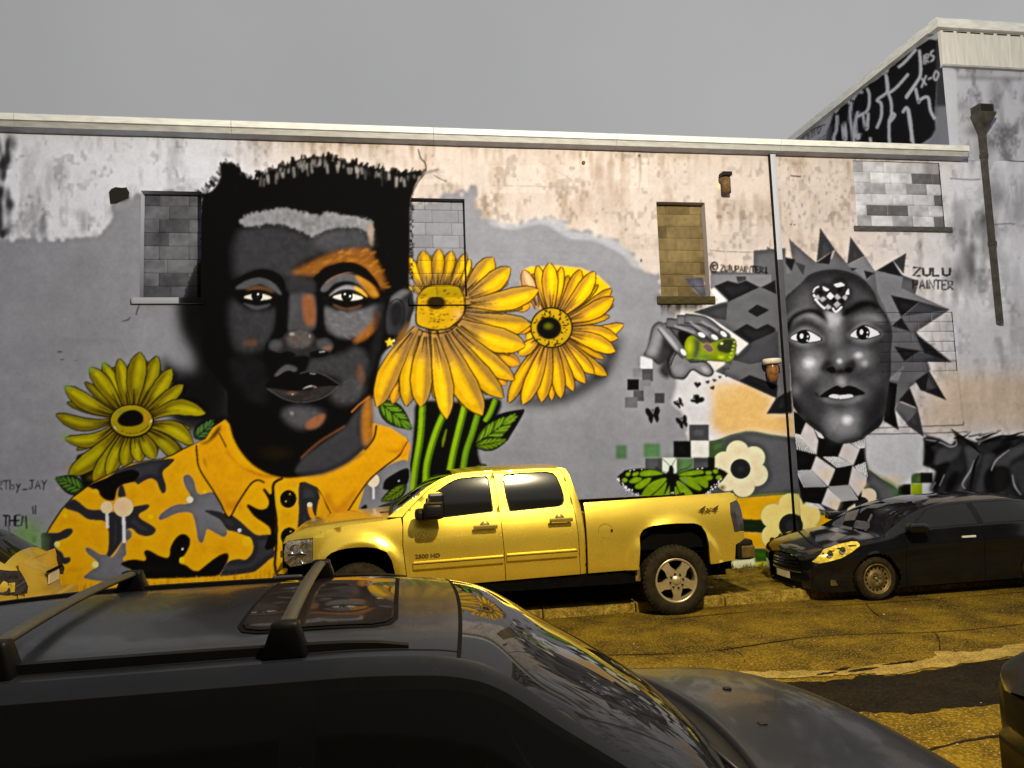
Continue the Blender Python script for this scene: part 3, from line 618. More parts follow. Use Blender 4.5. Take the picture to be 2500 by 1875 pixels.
# side planes
LCH = [(198, 468), (250, 492), (300, 490), (330, 480), (324, 540), (302, 590), (262, 616), (216, 612), (194, 560)]
tone(Q_, LCH, 58, 10, .95); daub(LCH, 60, [(54, 54, 55), (72, 72, 73)], 6, 18, 4, (.1, .3), 1.5); tone(Q_, [(232, 588), (262, 582), (270, 596), (240, 600)], (116, 72, 44), 4, .6)
RCH = [(468, 486), (520, 502), (572, 488), (604, 470), (628, 492), (604, 542), (562, 574), (510, 574), (474, 548)]
tone(Q_, RCH, 104, 6, .95); daub(RCH, 130, [(124, 124, 125), (88, 88, 90), (142, 142, 142), (96, 90, 84)], 5, 18, 5, (.15, .45), .4)
ORC = [(626, 498), (620, 546), (584, 582), (552, 592), (560, 572), (598, 536)]
tone(Q_, ORC, (160, 98, 36), 4, .85); daub(ORC, 60, [(190, 120, 34), (120, 80, 46)], 4, 12, 6, (.2, .5), 2.2)
RMF = [(424, 642), (470, 632), (520, 622), (562, 600), (592, 642), (582, 702), (530, 704), (480, 682), (408, 678)]
tone(Q_, RMF, 60, 8, .95); daub(RMF, 70, [(54, 54, 55), (72, 72, 73), (80, 78, 76)], 6, 18, 7, (.12, .35), .5); tone(Q_, [(566, 652), (584, 690), (572, 715), (560, 700)], (118, 74, 40), 4, .7)
tone(Q_, [(612, 480), (640, 470), (640, 600), (612, 700), (596, 690), (606, 600)], 34, 6, .8)
tone(Q_, [(200, 640), (280, 640), (300, 700), (300, 760), (250, 760), (205, 700)], 30, 9, .8)
JAW = [(484, 738), (520, 704), (562, 692), (582, 722), (562, 762), (510, 768)]
tone(Q_, JAW, 74, 10, .9); daub(JAW, 40, [(100, 98, 96), (70, 70, 71), (134, 90, 56)], 5, 14, 8)
CHN = [(344, 796), (370, 778), (430, 780), (466, 800), (450, 832), (400, 840), (360, 822)]
tone(Q_, CHN, 84, 8, .95); daub(CHN, 50, [(116, 112, 108), (84, 84, 85)], 5, 14, 9); tone(Q_, [(412, 826), (450, 800), (468, 804), (452, 832), (420, 842)], (160, 98, 58), 3, .85); blob(*Q_((372, 796))[0], 9, 7, (150, 132, 120), .8, .4)
# nose
tone(Q_, [(362, 398), (430, 402), (444, 455), (440, 460), (362, 462), (352, 430)], 52, 6, .9)
tone(Q_, [(362, 458), (440, 455), (446, 520), (432, 556), (380, 562), (357, 546)], 76, 3.5, .95); tone(Q_, [(404, 460), (434, 458), (440, 530), (418, 542), (406, 510)], (148, 88, 46), 3.5, .85)
tone(Q_, [(328, 476), (362, 440), (360, 546), (336, 582), (304, 592), (324, 540)], 15, 4, .95); tone(Q_, [(442, 440), (464, 470), (466, 556), (496, 596), (480, 604), (448, 566), (446, 510)], 16, 4, .92)
tone(Q_, [(304, 604), (310, 584), (340, 578), (356, 562), (392, 550), (430, 560), (446, 578), (478, 578), (492, 598), (486, 618), (440, 628), (395, 632), (340, 626)], 46, 2.5, 1)
NT = [(356, 580), (366, 560), (392, 552), (420, 558), (432, 580), (420, 600), (390, 606), (364, 600)]
tone(Q_, NT, (92, 86, 82), 5, .95); daub(NT, 46, [(150, 132, 120), (128, 92, 68), (96, 94, 94)], 4, 10, 10); blob(*Q_((372, 566))[0], 10, 7, (176, 166, 158), .7); blob(*Q_((424, 572))[0], 5, 8, (160, 150, 142), .6)
tone(Q_, [(306, 604), (318, 586), (340, 588), (344, 602), (326, 614)], 80, 4, .8); tone(Q_, [(446, 588), (470, 582), (490, 596), (484, 612), (456, 610)], 80, 4, .8); tone(Q_, [(458, 606), (486, 602), (480, 614)], (140, 92, 60), 2, .7)
tone(Q_, [(312, 616), (336, 622), (360, 616), (384, 626), (360, 634), (330, 632)], 9, 2, 1); tone(Q_, [(424, 620), (450, 614), (478, 620), (456, 632), (430, 632)], 9, 2, 1); stroke(Q_((452, 618), (468, 617)), 2, (170, 168, 166)); tone(Q_, [(384, 634), (420, 634), (412, 672), (394, 674)], 12, 3.5, .95)
stroke(Q_((488, 572), (500, 596), (490, 622)), 4, (10, 10, 10), 1.2); stroke(Q_((300, 592), (298, 612), (310, 626)), 4, (10, 10, 10), 1.4)
# eyes
def eye(tr, pts, ic, ir, hl):
    fill(tr(pts), (9, 8, 8), 1.0, 1, True, None, 0)
    c0 = np.mean(np.array(tr(pts)), 0); q = [tuple(c0 + (np.array(p) - c0) * (.90, .62) + (0, .6)) for p in tr(pts)]
    fill(q, (226, 212, 192), .6, 1, True, None, 0)
    e = tr(ic)[0]; m_ = np.zeros((SH, SW), np.float32)
    b = S.box(c0[0] - 60, c0[1] - 30, c0[0] + 60, c0[1] + 30)
    m_[b[1]:b[3], b[0]:b[2]] = poly_mask(smooth(tr(pts)), S.x0 + b[0], S.y0 + b[1], b[2] - b[0], b[3] - b[1])
    blob(e[0], e[1], ir, ir, (12, 10, 10), 1, 0, .94, None, m_); blob(e[0] + 1, e[1] + 5, ir * .5, ir * .35, (64, 58, 54), .6, 0, 0, None, m_)
    for h_ in hl: g = tr(h_)[0]; blob(g[0], g[1], 3.0, 3.6, (240, 240, 236), 1, 0, .5)
tone(Q_, [(196, 418), (240, 390), (290, 378), (338, 396), (354, 446), (340, 480), (300, 492), (240, 486), (206, 460)], 18, 6, .95)
tone(Q_, [(208, 432), (240, 410), (282, 402), (322, 420), (342, 452), (318, 440), (280, 421), (236, 434)], 82, 2.5, .9); tone(Q_, [(236, 438), (268, 424), (304, 432), (320, 448), (280, 440)], (112, 78, 50), 3, .75)
tone(Q_, [(228, 474), (270, 484), (310, 476), (300, 488), (264, 494)], 84, 2.5, .7)
eye(Q_, [(228, 458), (250, 447), (272, 443), (296, 447), (318, 462), (294, 471), (258, 470)], (270, 455), 14.5, [(274, 450)])
stroke(Q_((222, 460), (248, 445), (272, 440), (298, 445), (322, 462)), 4, (8, 8, 8)); stroke(Q_((226, 464), (256, 474), (292, 475), (320, 464)), 3, (10, 10, 10), 1)
tone(Q_, [(452, 440), (462, 410), (500, 390), (545, 384), (590, 402), (622, 440), (630, 470), (590, 490), (520, 494), (470, 480)], 24, 5, .95)
tone(Q_, [(456, 436), (484, 404), (540, 390), (592, 416), (618, 452), (596, 446), (546, 414), (500, 418), (472, 442)], 92, 2.5, .95); tone(Q_, [(556, 396), (598, 412), (624, 452), (604, 458), (580, 432)], (190, 126, 26), 3, .9); stroke(Q_((470, 418), (500, 398), (545, 386), (580, 398)), 3, (146, 96, 62), 1.3, True, None, .7)
tone(Q_, [(482, 456), (500, 436), (532, 424), (566, 432), (588, 456), (560, 446), (530, 440)], (140, 138, 138), 1.8, .95); tone(Q_, [(552, 428), (574, 436), (592, 458), (568, 450)], (226, 172, 24), 1.6, .95)
tone(Q_, [(490, 478), (530, 490), (576, 480), (556, 496), (510, 494)], (122, 84, 54), 2.5, .6)
eye(Q_, [(486, 458), (508, 446), (534, 441), (560, 447), (584, 462), (556, 473), (516, 472)], (532, 455), 15, [(526, 450), (541, 456)])
stroke(Q_((478, 464), (506, 444), (534, 438), (562, 445), (588, 462)), 4.2, (8, 8, 8)); stroke(Q_((482, 466), (514, 478), (552, 478), (586, 464)), 4, (10, 10, 10), 1)
# brows
fill(Q_((438, 402), (468, 374), (528, 356), (580, 370), (616, 408), (628, 436), (592, 410), (542, 386), (490, 392), (452, 412)), (13, 12, 12), 1.6, 1)
fill(Q_((196, 420), (238, 392), (290, 378), (340, 398), (352, 440), (330, 420), (282, 398), (232, 408)), (13, 13, 13), 2.5, .95)
# mouth
tone(Q_, [(322, 686), (352, 656), (384, 662), (382, 676), (346, 688)], 82, 2.5, .9)
fill(Q_((294, 716), (330, 688), (360, 672), (390, 678), (430, 674), (470, 688), (510, 712), (470, 718), (430, 716), (390, 726), (330, 724)), (19, 16, 16), 1.3, 1)
fill(Q_((304, 724), (350, 728), (396, 730), (440, 720), (500, 716), (462, 748), (402, 762), (350, 752)), (50, 46, 44), 1.5, 1); daub([(330, 732), (400, 734), (470, 724), (450, 746), (400, 756), (350, 748)], 40, [(74, 66, 60), (104, 78, 56), (40, 36, 34)], 4, 12, 12, (.2, .5), .1)
blob(*Q_((372, 738))[0], 20, 8, (112, 84, 58), .8); blob(*Q_((374, 741))[0], 3, 2.5, (220, 210, 200), .8); stroke(Q_((404, 726), (424, 718), (444, 720)), 3, (196, 190, 184), .7, True, (.4, 1, .5)); stroke(Q_((424, 680), (442, 682)), 1.8, (150, 142, 134))
stroke(Q_((300, 724), (350, 754), (402, 764), (464, 750), (508, 716)), 1.8, (80, 80, 80), 1); stroke(Q_((396, 680), (432, 674), (472, 688), (510, 712)), 1.8, (76, 74, 72), .8); stroke(Q_((296, 718), (390, 728), (440, 718), (508, 713)), 2.5, (6, 6, 6), .8)
# neck
fill(G_((900, 1659), (960, 1600), (1100, 1500), (1240, 1400), (1340, 1260), (1440, 1170), (1450, 1400), (1440, 1520), (1360, 1600), (1250, 1690), (1050, 1770), (860, 1760)), (62, 62, 64), 4, 1, True, None, .12)
tone(G_, [(1390, 1220), (1440, 1175), (1450, 1400), (1440, 1500), (1390, 1540), (1370, 1400)], (190, 120, 26), 5, .9); stroke(G_((1290, 1285), (1350, 1225), (1430, 1165)), 3, (190, 110, 30), 1.2)
stroke(G_((900, 1640), (960, 1580), (1060, 1500), (1240, 1390)), 3, (150, 92, 50), 2, True, None, .7)
blob(*G_((700, 1600))[0], 70, 30, (34, 28, 18), .8)
# ear and stud
fill(G_((1570, 480), (1600, 390), (1680, 335), (1750, 345), (1770, 420), (1780, 480), (1740, 560), (1700, 650), (1640, 690), (1570, 680), (1555, 580)), (52, 52, 54), 2, 1, True, sid, .15)
tone(G_, [(1600, 400), (1680, 345), (1750, 350), (1700, 380), (1620, 440)], 110, 4, .8); tone(G_, [(1590, 480), (1640, 430), (1690, 480), (1680, 580), (1620, 630), (1590, 560)], 30, 5, .9); stroke(G_((1580, 450), (1640, 410), (1690, 450), (1695, 560), (1670, 610)), 2, (18, 18, 18))
tone(G_, [(1690, 640), (1740, 580), (1720, 680), (1640, 760), (1620, 740)], (150, 106, 30), 4, .7)
st_ = G_((1585, 745))[0]; sp = [(st_[0] + (12 if i % 2 == 0 else 6) * math.cos(i * math.pi / 5 - .4), st_[1] + (12 if i % 2 == 0 else 6) * math.sin(i * math.pi / 5 - .4)) for i in range(10)]
fill(sp, (240, 196, 40), .6, 1, False); blob(st_[0] + 10, st_[1] - 4, 4, 5, (255, 250, 230), .9)
# re-draw the petals that overlap the ear/neck
for t in ((62, 1402, 150, .05, 370, 790),):
    petal(H_((t[4], t[5]))[0], H_((t[0], t[1]))[0], t[2] * Z3 * 1.08, (226, 168, 20), t[3], 1.7, True, (112, 84, 74), 77, fid2)
# ---------------------------------------------------------------- right half: collage figure
gid = ID('painted_figure#star'); 
CR = (236, 214, 172); WHT = (214, 212, 208)
# pale ground round the figure
fill(I_((640, 190), (760, 200), (1020, 110), (920, 60), (905, 0), (1450, -60), (1500, 700), (1400, 980), (1520, 980), (1530, 1150), (980, 1160), (900, 1180), (740, 1200), (730, 1060), (680, 960), (600, 900), (640, 760)), WHT, 5, .95, False)
fill(I_((900, 1060), (930, 760), (1180, 740), (1400, 860), (1340, 980), (1525, 985), (1530, 1150), (1240, 1125), (980, 1150)), (232, 186, 102), 9, .95, False)
blob(*I_((1000, 800))[0], 60, 40, (232, 200, 140), .5)
# waves at the bottom
wid = ID('painted_waves#bands')
fill(I_((980, 1170), (1060, 1140), (1180, 1115), (1260, 1120), (1350, 1140), (1540, 1165), (1600, 1170), (1600, 1620), (900, 1640), (880, 1200)), (92, 92, 94), 1, 1, False, wid)
fill(I_((880, 1190), (1000, 1180), (1000, 1310), (880, 1320)), (78, 108, 62), 1, 1, False, wid)
stroke(I_((990, 1180), (1060, 1150), (1180, 1120), (1260, 1125), (1360, 1145), (1540, 1170)), 4, (110, 130, 90), 1.5)
bnd = lambda y0, y1, col: fill(M_((-200, y0), (0, y0), (300, y0 - 10), (470, y0 - 5)) + M_((560, y0 + 110), (840, y0 + 130), (940, y0 + 140)) + M_((940, y1 + 130), (640, y1 + 80), (470, y1), (0, y1), (-200, y1)), col, 1, 1, False, wid)
fill(M_((440, 60), (1000, 60), (1260, 330), (1230, 400), (1100, 420), (1000, 540), (700, 560), (480, 560), (440, 330)), (92, 92, 94), 1, 1, False, wid)
fill(M_((-300, 345), (40, 365), (300, 345), (470, 330), (490, 400), (560, 460), (840, 500), (1000, 520), (1180, 395), (1250, 420), (900, 620), (800, 610), (640, 600), (520, 545), (0, 540), (-300, 540)), (226, 168, 14), 1, 1, False, wid)
stroke(M_((-100, 350), (40, 352), (300, 335), (470, 325)), 4, (120, 140, 30), 1.2); stroke(M_((480, 400), (560, 470), (700, 490), (850, 480)), 7, (84, 110, 62), 1.2)
fill(M_((-300, 530), (0, 525), (300, 540), (640, 600), (860, 590), (860, 700), (640, 700), (300, 640), (0, 630), (-300, 625)), (36, 52, 26), 1.2, 1, False, wid)
fill(M_((-300, 630), (60, 630), (260, 640), (420, 720), (420, 760), (200, 755), (-300, 750)), (226, 168, 14), 1.2, 1, False, wid)
fill(M_((-300, 750), (200, 755), (420, 760), (420, 860), (340, 880), (100, 860), (-300, 860)), (58, 104, 22), 1.2, 1, False, wid)
fill(M_((-300, 850), (0, 870), (340, 850), (420, 860), (420, 960), (-300, 960)), (196, 190, 40), 2, 1, False, wid); fill(M_((-40, 850), (135, 830), (135, 960), (-40, 960)), (220, 214, 170), 1.5, 1, False)
fill(M_((-300, 880), (420, 880), (420, 980), (-300, 980)), (150, 150, 30), 6, .35, False)
# daisies
def daisy(tr, cx, cy, r, pr, n, rot, col, cen, nm, cc=(44, 44, 46)):
    f_ = ID(nm)
    for k in range(n):
        a = rot + k * 2 * math.pi / n; q = tr((cx + r * math.cos(a), cy + r * math.sin(a)))[0]; blob(q[0], q[1], pr * tr.s, pr * tr.s, (206, 210, 150), 1, 0, .93, f_)
    for k in range(n):
        a = rot + k * 2 * math.pi / n; q = tr((cx + r * math.cos(a), cy + r * math.sin(a)))[0]; blob(q[0], q[1], pr * tr.s * .95, pr * tr.s * .95, col, 1, 0, .88, f_)
    q = tr((cx, cy))[0]; blob(q[0], q[1], r * tr.s * .9, r * tr.s * .9, col, 1, 0, .8, f_)
    blob(q[0], q[1], cen * tr.s, cen * tr.s, cc, 1, 0, .93, f_)
    for k in range(9):
        rr = np.random.RandomState(k); blob(q[0] + rr.uniform(-1, 1) * r * tr.s, q[1] + rr.uniform(-1, 1) * r * tr.s, 12, 12, (238, 200, 130), .25)
    blob(q[0], q[1], cen * tr.s, cen * tr.s, cc, 1, 0, .93, f_)
daisy(I_, 1130, 1405, 132, 92, 6, .35, (238, 222, 178), 80, 'painted_daisy#grey')
daisy(M_, 415, 580, 155, 98, 6, .5, (240, 214, 120), 96, 'painted_daisy#yellow')
daisy(M_, 960, 410, 80, 62, 6, .2, (232, 212, 176), 55, 'painted_daisy#small')
# pixel squares
def sq(tr, x0, y0, x1, y1, col, soft=.7, nm=None):
    fill(tr((x0, y0), (x1, y0), (x1, y1), (x0, y1)), col, soft, 1, False, None, .08)
for q in ((735, 1062, 885, 1190, (84, 84, 86)), (615, 1190, 750, 1318, (26, 26, 26)), (750, 1190, 885, 1312, (222, 220, 206)), (395, 1322, 530, 1450, (86, 86, 88)), (530, 1320, 640, 1450, (214, 222, 200)), (640, 1325, 765, 1450, (92, 128, 74)), (765, 1318, 882, 1420, (80, 80, 82)), (878, 1315, 935, 1400, (30, 30, 30)),
          (360, 540, 452, 634, (214, 214, 213)), (298, 628, 368, 700, (128, 128, 129)), (370, 634, 458, 730, (88, 88, 90)), (258, 712, 348, 798, (24, 24, 25)), (352, 720, 440, 795, (122, 122, 123)), (305, 798, 388, 882, (88, 88, 89)), (388, 765, 470, 850, (138, 138, 138)), (240, 852, 335, 935, (108, 108, 109)), (470, 820, 545, 900, (80, 80, 80))):
    sq(I_, *q)
sq(I_, 170, 1222, 255, 1330, (88, 124, 82), 3); sq(I_, 385, 1210, 515, 1318, (90, 130, 80), 3)
# green square cluster right
sq(M_, 1238, 258, 1340, 345, (28, 28, 28)); sq(M_, 1340, 172, 1430, 255, (88, 118, 60)); sq(M_, 1340, 255, 1430, 350, (158, 178, 20)); sq(M_, 1430, 255, 1520, 345, (206, 206, 206)); sq(M_, 1415, 170, 1510, 250, (34, 34, 34))
# neck pattern of the figure
nk = J_((430, 800), (640, 900), (1000, 960), (1000, 1180), (1010, 1340), (960, 1400), (960, 1480), (840, 1560), (780, 1580), (500, 1500), (450, 1250), (430, 1000))
fill(nk, (22, 22, 22), 1, 1, False, gid, 0)
dm = [((530, 890), (590, 935), (625, 1030), (610, 1135), (560, 1090), (490, 985)), ((820, 1055), (870, 1050), (945, 1095), (895, 1220), (780, 1150)), ((610, 1150), (755, 1250), (700, 1385), (570, 1255)), ((890, 1225), (1000, 1310), (990, 1370), (930, 1460), (860, 1365)), ((700, 1390), (800, 1490), (770, 1570), (650, 1520))]
for d_ in dm: fill(J_(list(d_)), (212, 204, 196), .8, 1, False, None, .08)
for d_ in dm[2:]:
    c0 = np.mean(np.array(J_(list(d_))), 0); blob(c0[0] + 8, c0[1] + 8, 24, 22, (236, 200, 140), .5)
hat = [((430, 975), (490, 985), (605, 1135), (440, 1090)), ((600, 945), (640, 965), (670, 1015), (630, 1000)), ((880, 1050), (985, 1015), (985, 1085), (940, 1090)), ((660, 1155), (780, 1155), (890, 1215), (770, 1240)), ((905, 1225), (990, 1195), (1005, 1310), (930, 1260)), ((450, 1260), (570, 1255), (690, 1385), (510, 1390)), ((705, 1385), (860, 1370), (935, 1485), (800, 1500)), ((520, 1505), (640, 1520), (680, 1565), (560, 1540))]
for h_ in hat:
    p = [np.array(v) for v in J_(list(h_))]; nline = 9
    for k in range(nline):
        t = (k + .5) / nline
        a = p[0] * (1 - t) + p[1] * t; b_ = p[3] * (1 - t) + p[2] * t
        stroke([a, b_], 2.0, (216, 214, 208), .5, False)
# white shoulder patch
fill(J_((1000, 985), (1180, 975), (1430, 985), (1440, 1060), (1430, 1200), (1470, 1240), (1400, 1260), (1340, 1300), (1240, 1380), (1100, 1300), (1015, 1240), (990, 1100)), (200, 200, 199), 3, 1, True)
blob(*J_((1200, 1330))[0], 40, 24, (232, 206, 150), .6); stroke(J_((1015, 1240), (1100, 1310), (1240, 1390)), 5, (206, 200, 150), 1.5)
fill(J_((1015, 1250), (1110, 1320), (1235, 1400), (1240, 1450), (1150, 1510), (1060, 1400)), (92, 94, 92), 1.2, 1, False); fill(J_((1110, 1310), (1240, 1390), (1240, 1480), (1180, 1490), (1200, 1420)), (84, 120, 60), 5, .8)

# star burst of grey facets
S1, S2, S3, S4 = (100, 100, 101), (70, 70, 72), (40, 40, 42), (126, 126, 127)
def facet(tr, pts, col): fill(tr(pts), col, .8, 1, False, gid, .06)
facet(E_, [(230, 800), (330, 865), (450, 900), (610, 915), (730, 890), (850, 935), (960, 920), (1060, 985), (1280, 1030), (1270, 1115), (1420, 1200), (1340, 1460), (1260, 1500), (1000, 1700), (300, 1700), (260, 1030)], S1)
facet(J_, [(1150, -300), (1400, -200), (1340, 60), (1390, 190), (1440, 340), (1470, 415), (1490, 480), (1380, 580), (1330, 620), (1240, 730), (1215, 790), (1130, 880), (1100, 300)], (98, 98, 99))
facet(E_, [(230, 795), (330, 860), (420, 1000), (250, 1030)], (112, 112, 113))
facet(E_, [(400, 735), (610, 920), (500, 1050), (430, 930)], S1); facet(E_, [(330, 868), (450, 895), (420, 985)], S3); facet(E_, [(440, 910), (525, 940), (510, 1020)], S2)
facet(E_, [(640, 650), (755, 820), (610, 915)], S2); facet(E_, [(735, 830), (710, 935), (610, 920)], S3); facet(E_, [(755, 820), (855, 935), (700, 1000), (710, 935)], S1)
facet(E_, [(872, 720), (985, 870), (845, 940)], S2); facet(E_, [(985, 870), (1060, 985), (1000, 1060), (845, 935)], S4); facet(E_, [(870, 960), (930, 965), (885, 985)], S3); facet(E_, [(975, 980), (1055, 1000), (995, 1050)], S3)
facet(E_, [(1305, 845), (1285, 1010), (1200, 905)], S2); facet(E_, [(1200, 905), (1282, 1030), (1065, 985)], S3); facet(E_, [(1060, 985), (1280, 1030), (1265, 1115), (1640, 1280), (1390, 1445), (1200, 1400), (1080, 1150)], S4)
facet(E_, [(1185, 1170), (1410, 1220), (1265, 1340)], S3); facet(E_, [(1410, 1220), (1640, 1285), (1270, 1340)], S2); facet(E_, [(1270, 1340), (1630, 1290), (1395, 1445), (1340, 1460)], S1); facet(E_, [(1270, 1340), (1340, 1455), (1190, 1410)], S3)
facet(J_, [(1190, 150), (1340, 190), (1430, 340), (1290, 440), (1200, 300)], S1); facet(J_, [(1370, 190), (1660, 425), (1460, 415), (1430, 330)], S3); facet(J_, [(1210, 300), (1420, 335), (1290, 420)], S3); facet(J_, [(1400, 340), (1660, 425), (1300, 420)], S2)
facet(J_, [(1170, 440), (1300, 440), (1430, 420), (1490, 480), (1370, 580), (1210, 560)], S1); facet(J_, [(1480, 490), (1615, 720), (1410, 640), (1370, 570)], S3); facet(J_, [(1480, 490), (1540, 620), (1450, 650)], S2); facet(J_, [(1160, 560), (1290, 450), (1240, 570)], S4)
facet(J_, [(1230, 570), (1330, 600), (1290, 720), (1230, 740)], S1); facet(J_, [(1330, 620), (1440, 1000), (1390, 780)], S2); facet(J_, [(1330, 620), (1390, 780), (1245, 720)], S3); facet(J_, [(1240, 725), (1390, 785), (1440, 1000), (1320, 920), (1215, 790)], S1); facet(J_, [(1300, 900), (1390, 800), (1435, 1000)], S2)
facet(J_, [(1150, 570), (1235, 590), (1215, 780), (1245, 950), (1130, 880)], (26, 26, 27))
# left wing of facets (between the window and the pipe)
facet(I_, [(905, 0), (1010, 110), (760, 200), (900, 240), (1190, 440), (930, 650), (1400, 860), (1330, 980), (1500, 980), (1480, -300), (1230, -280), (1230, -110), (900, -120)], S1)
facet(C_, [(1690, 1330), (2160, 1330), (2160, 1420), (1690, 1430)], S4); facet(C_, [(1690, 1430), (1820, 1375), (1900, 1395), (1965, 1372), (2070, 1425), (1825, 1540)], S3); facet(C_, [(2080, 1425), (2190, 1370), (2200, 1480)], S3); facet(C_, [(1980, 1615), (2050, 1560), (2140, 1605), (2050, 1655)], S3)
facet(C_, [(1885, 1340), (1965, 1340), (1965, 1372), (1900, 1395)], S2); facet(I_, [(1190, 185), (1260, 138), (1350, 175), (1255, 230)], S3); facet(I_, [(770, 195), (1030, 120), (1020, 260), (900, 240)], S2)
facet(I_, [(1070, 350), (1180, 285), (1255, 325), (1340, 285), (1400, 320), (1400, 350), (1215, 455)], S3); facet(I_, [(1190, 440), (1420, 340), (1430, 560), (1200, 600), (1050, 560)], S2); facet(I_, [(1120, 725), (1200, 680), (1420, 760), (1410, 860)], S3); facet(I_, [(1410, 860), (1500, 800), (1510, 975), (1335, 980)], S3)
facet(C_, [(1500, 1340), (1660, 1330), (1690, 1480), (1640, 1490)], (100, 100, 108))
fill(I_((740, 170), (1030, 110), (920, 0), (905, 40), (960, 110)), (226, 224, 218), 2, 1, False); fill(I_((760, 200), (880, 235), (1190, 440), (1100, 530), (1110, 420), (1040, 350), (930, 270), (680, 200)), (220, 216, 204), 2, 1, False); fill(I_((900, 580), (1020, 590), (930, 655), (910, 620)), (224, 216, 200), 2, 1, False)

# face of the figure
def sample_pt_in(p, poly):
    c = False
    for i in range(len(poly)):
        (x1, y1), (x2, y2) = poly[i - 1], poly[i]
        if (y1 > p[1]) != (y2 > p[1]) and p[0] < (x2 - x1) * (p[1] - y1) / (y2 - y1) + x1: c = not c
    return c
pid = ID('painted_face#figure')
face = E_((500, 1070), (560, 1010), (680, 975), (820, 980), (960, 1040), (1050, 1140), (1095, 1240), (1170, 1360), (1200, 1480), (1190, 1600)) + J_((1190, 480), (1170, 600), (1130, 860), (1060, 950), (920, 1030), (800, 1050), (700, 1010), (580, 930), (450, 800), (400, 680), (390, 400), (380, 150), (370, 0)) + E_((360, 1200))
fill(face, (66, 66, 67), 1.2, 1, True, pid, .12)
_r = np.random.RandomState(15)
for k in range(120):
    p = J_((_r.uniform(400, 1150), _r.uniform(0, 1000)))[0]; g_ = _r.choice([44, 84, 96]); a_ = _r.uniform(.8, 2.2)
    if sample_pt_in(p, face): stroke([p, (p[0] + _r.uniform(8, 24) * math.cos(a_), p[1] + _r.uniform(8, 24) * math.sin(a_))], _r.uniform(4, 10), (g_, g_, g_), 3, False, (.4, 1, .3), _r.uniform(.1, .3))
P = lambda tr, pts, g, soft, al=.85: fill(tr(pts), (g, g, g), soft, al, True, None, .1)
P(E_, [(500, 1070), (680, 985), (840, 1000), (980, 1080), (1080, 1240), (1000, 1200), (900, 1080), (700, 1030), (560, 1080)], 44, 8)
P(E_, [(470, 1180), (560, 1120), (640, 1300), (560, 1290), (440, 1300)], 92, 14); P(E_, [(880, 1120), (1000, 1150), (1040, 1230), (900, 1200)], 84, 12)
P(J_, [(700, 20), (790, 30), (800, 200), (790, 300), (720, 300), (690, 180)], 118, 12); P(E_, [(680, 1310), (790, 1300), (790, 1390), (720, 1420)], 150, 8)
P(J_, [(380, 120), (420, 60), (520, 20), (640, 60), (680, 150), (640, 120), (520, 70), (420, 110)], 128, 8); P(J_, [(880, 110), (960, 60), (1080, 60), (1140, 130), (1060, 110), (950, 100)], 128, 8)
P(J_, [(480, 400), (560, 340), (660, 360), (660, 480), (580, 560), (490, 520)], 142, 16); blob(*J_((555, 430))[0], 24, 21, (205, 205, 203), .55); P(J_, [(860, 340), (960, 320), (1040, 380), (1000, 460), (900, 440)], 128, 14); blob(*J_((935, 370))[0], 16, 13, (190, 190, 188), .5); blob(*J_((985, 435))[0], 14, 14, (170, 170, 168), .4)
P(J_, [(760, 340), (830, 340), (850, 440), (790, 460), (740, 430)], 108, 9); blob(*J_((790, 415))[0], 12, 11, (180, 180, 178), .6)
P(J_, [(640, 480), (690, 400), (740, 440), (700, 500), (740, 520), (690, 510)], 46, 5); P(J_, [(830, 440), (900, 400), (920, 470), (860, 510), (830, 490)], 46, 5)
P(J_, [(690, 480), (740, 460), (760, 500), (730, 510)], 10, 2, 1); P(J_, [(830, 480), (870, 465), (890, 490), (850, 505)], 10, 2, 1); P(J_, [(740, 500), (800, 520), (840, 500), (800, 480)], 30, 4)
P(J_, [(620, 560), (760, 530), (900, 560), (1020, 640), (1000, 720), (820, 740), (640, 700), (600, 630)], 98, 10, .7); P(J_, [(770, 540), (830, 540), (830, 600), (780, 600)], 150, 6, .6)
fill(J_((640, 690), (700, 640), (770, 605), (810, 620), (860, 605), (920, 620), (985, 665), (900, 685), (720, 695)), (30, 30, 30), 1.2, 1)
fill(J_((710, 690), (740, 675), (800, 680), (870, 675), (890, 690), (800, 705)), (226, 226, 222), .8, 1); stroke(J_((785, 672), (785, 705)), 2, (40, 40, 40)); stroke(J_((835, 672), (835, 705)), 1.5, (90, 90, 90))
P(J_, [(660, 705), (800, 712), (960, 690), (900, 735), (800, 745), (700, 730)], 118, 4, .9); stroke(J_((630, 690), (600, 660)), 4, (40, 40, 40), 2)
P(J_, [(690, 860), (760, 790), (880, 780), (960, 850), (940, 960), (820, 1000), (720, 960)], 132, 16); blob(*J_((850, 870))[0], 22, 20, (196, 196, 194), .6); P(J_, [(740, 760), (830, 750), (860, 790), (770, 800)], 40, 10, .5)
P(J_, [(400, 700), (520, 800), (640, 950), (560, 900), (440, 790)], 34, 10); P(J_, [(1000, 800), (1130, 600), (1150, 800), (1060, 930), (960, 980)], 42, 14); P(J_, [(430, 600), (480, 620), (470, 680), (420, 660)], 110, 8); P(J_, [(960, 560), (1080, 500), (1120, 560), (1000, 640)], 88, 12, .6)
P(J_, [(560, 640), (600, 560), (640, 560), (600, 640), (590, 740)], 44, 9, .6)
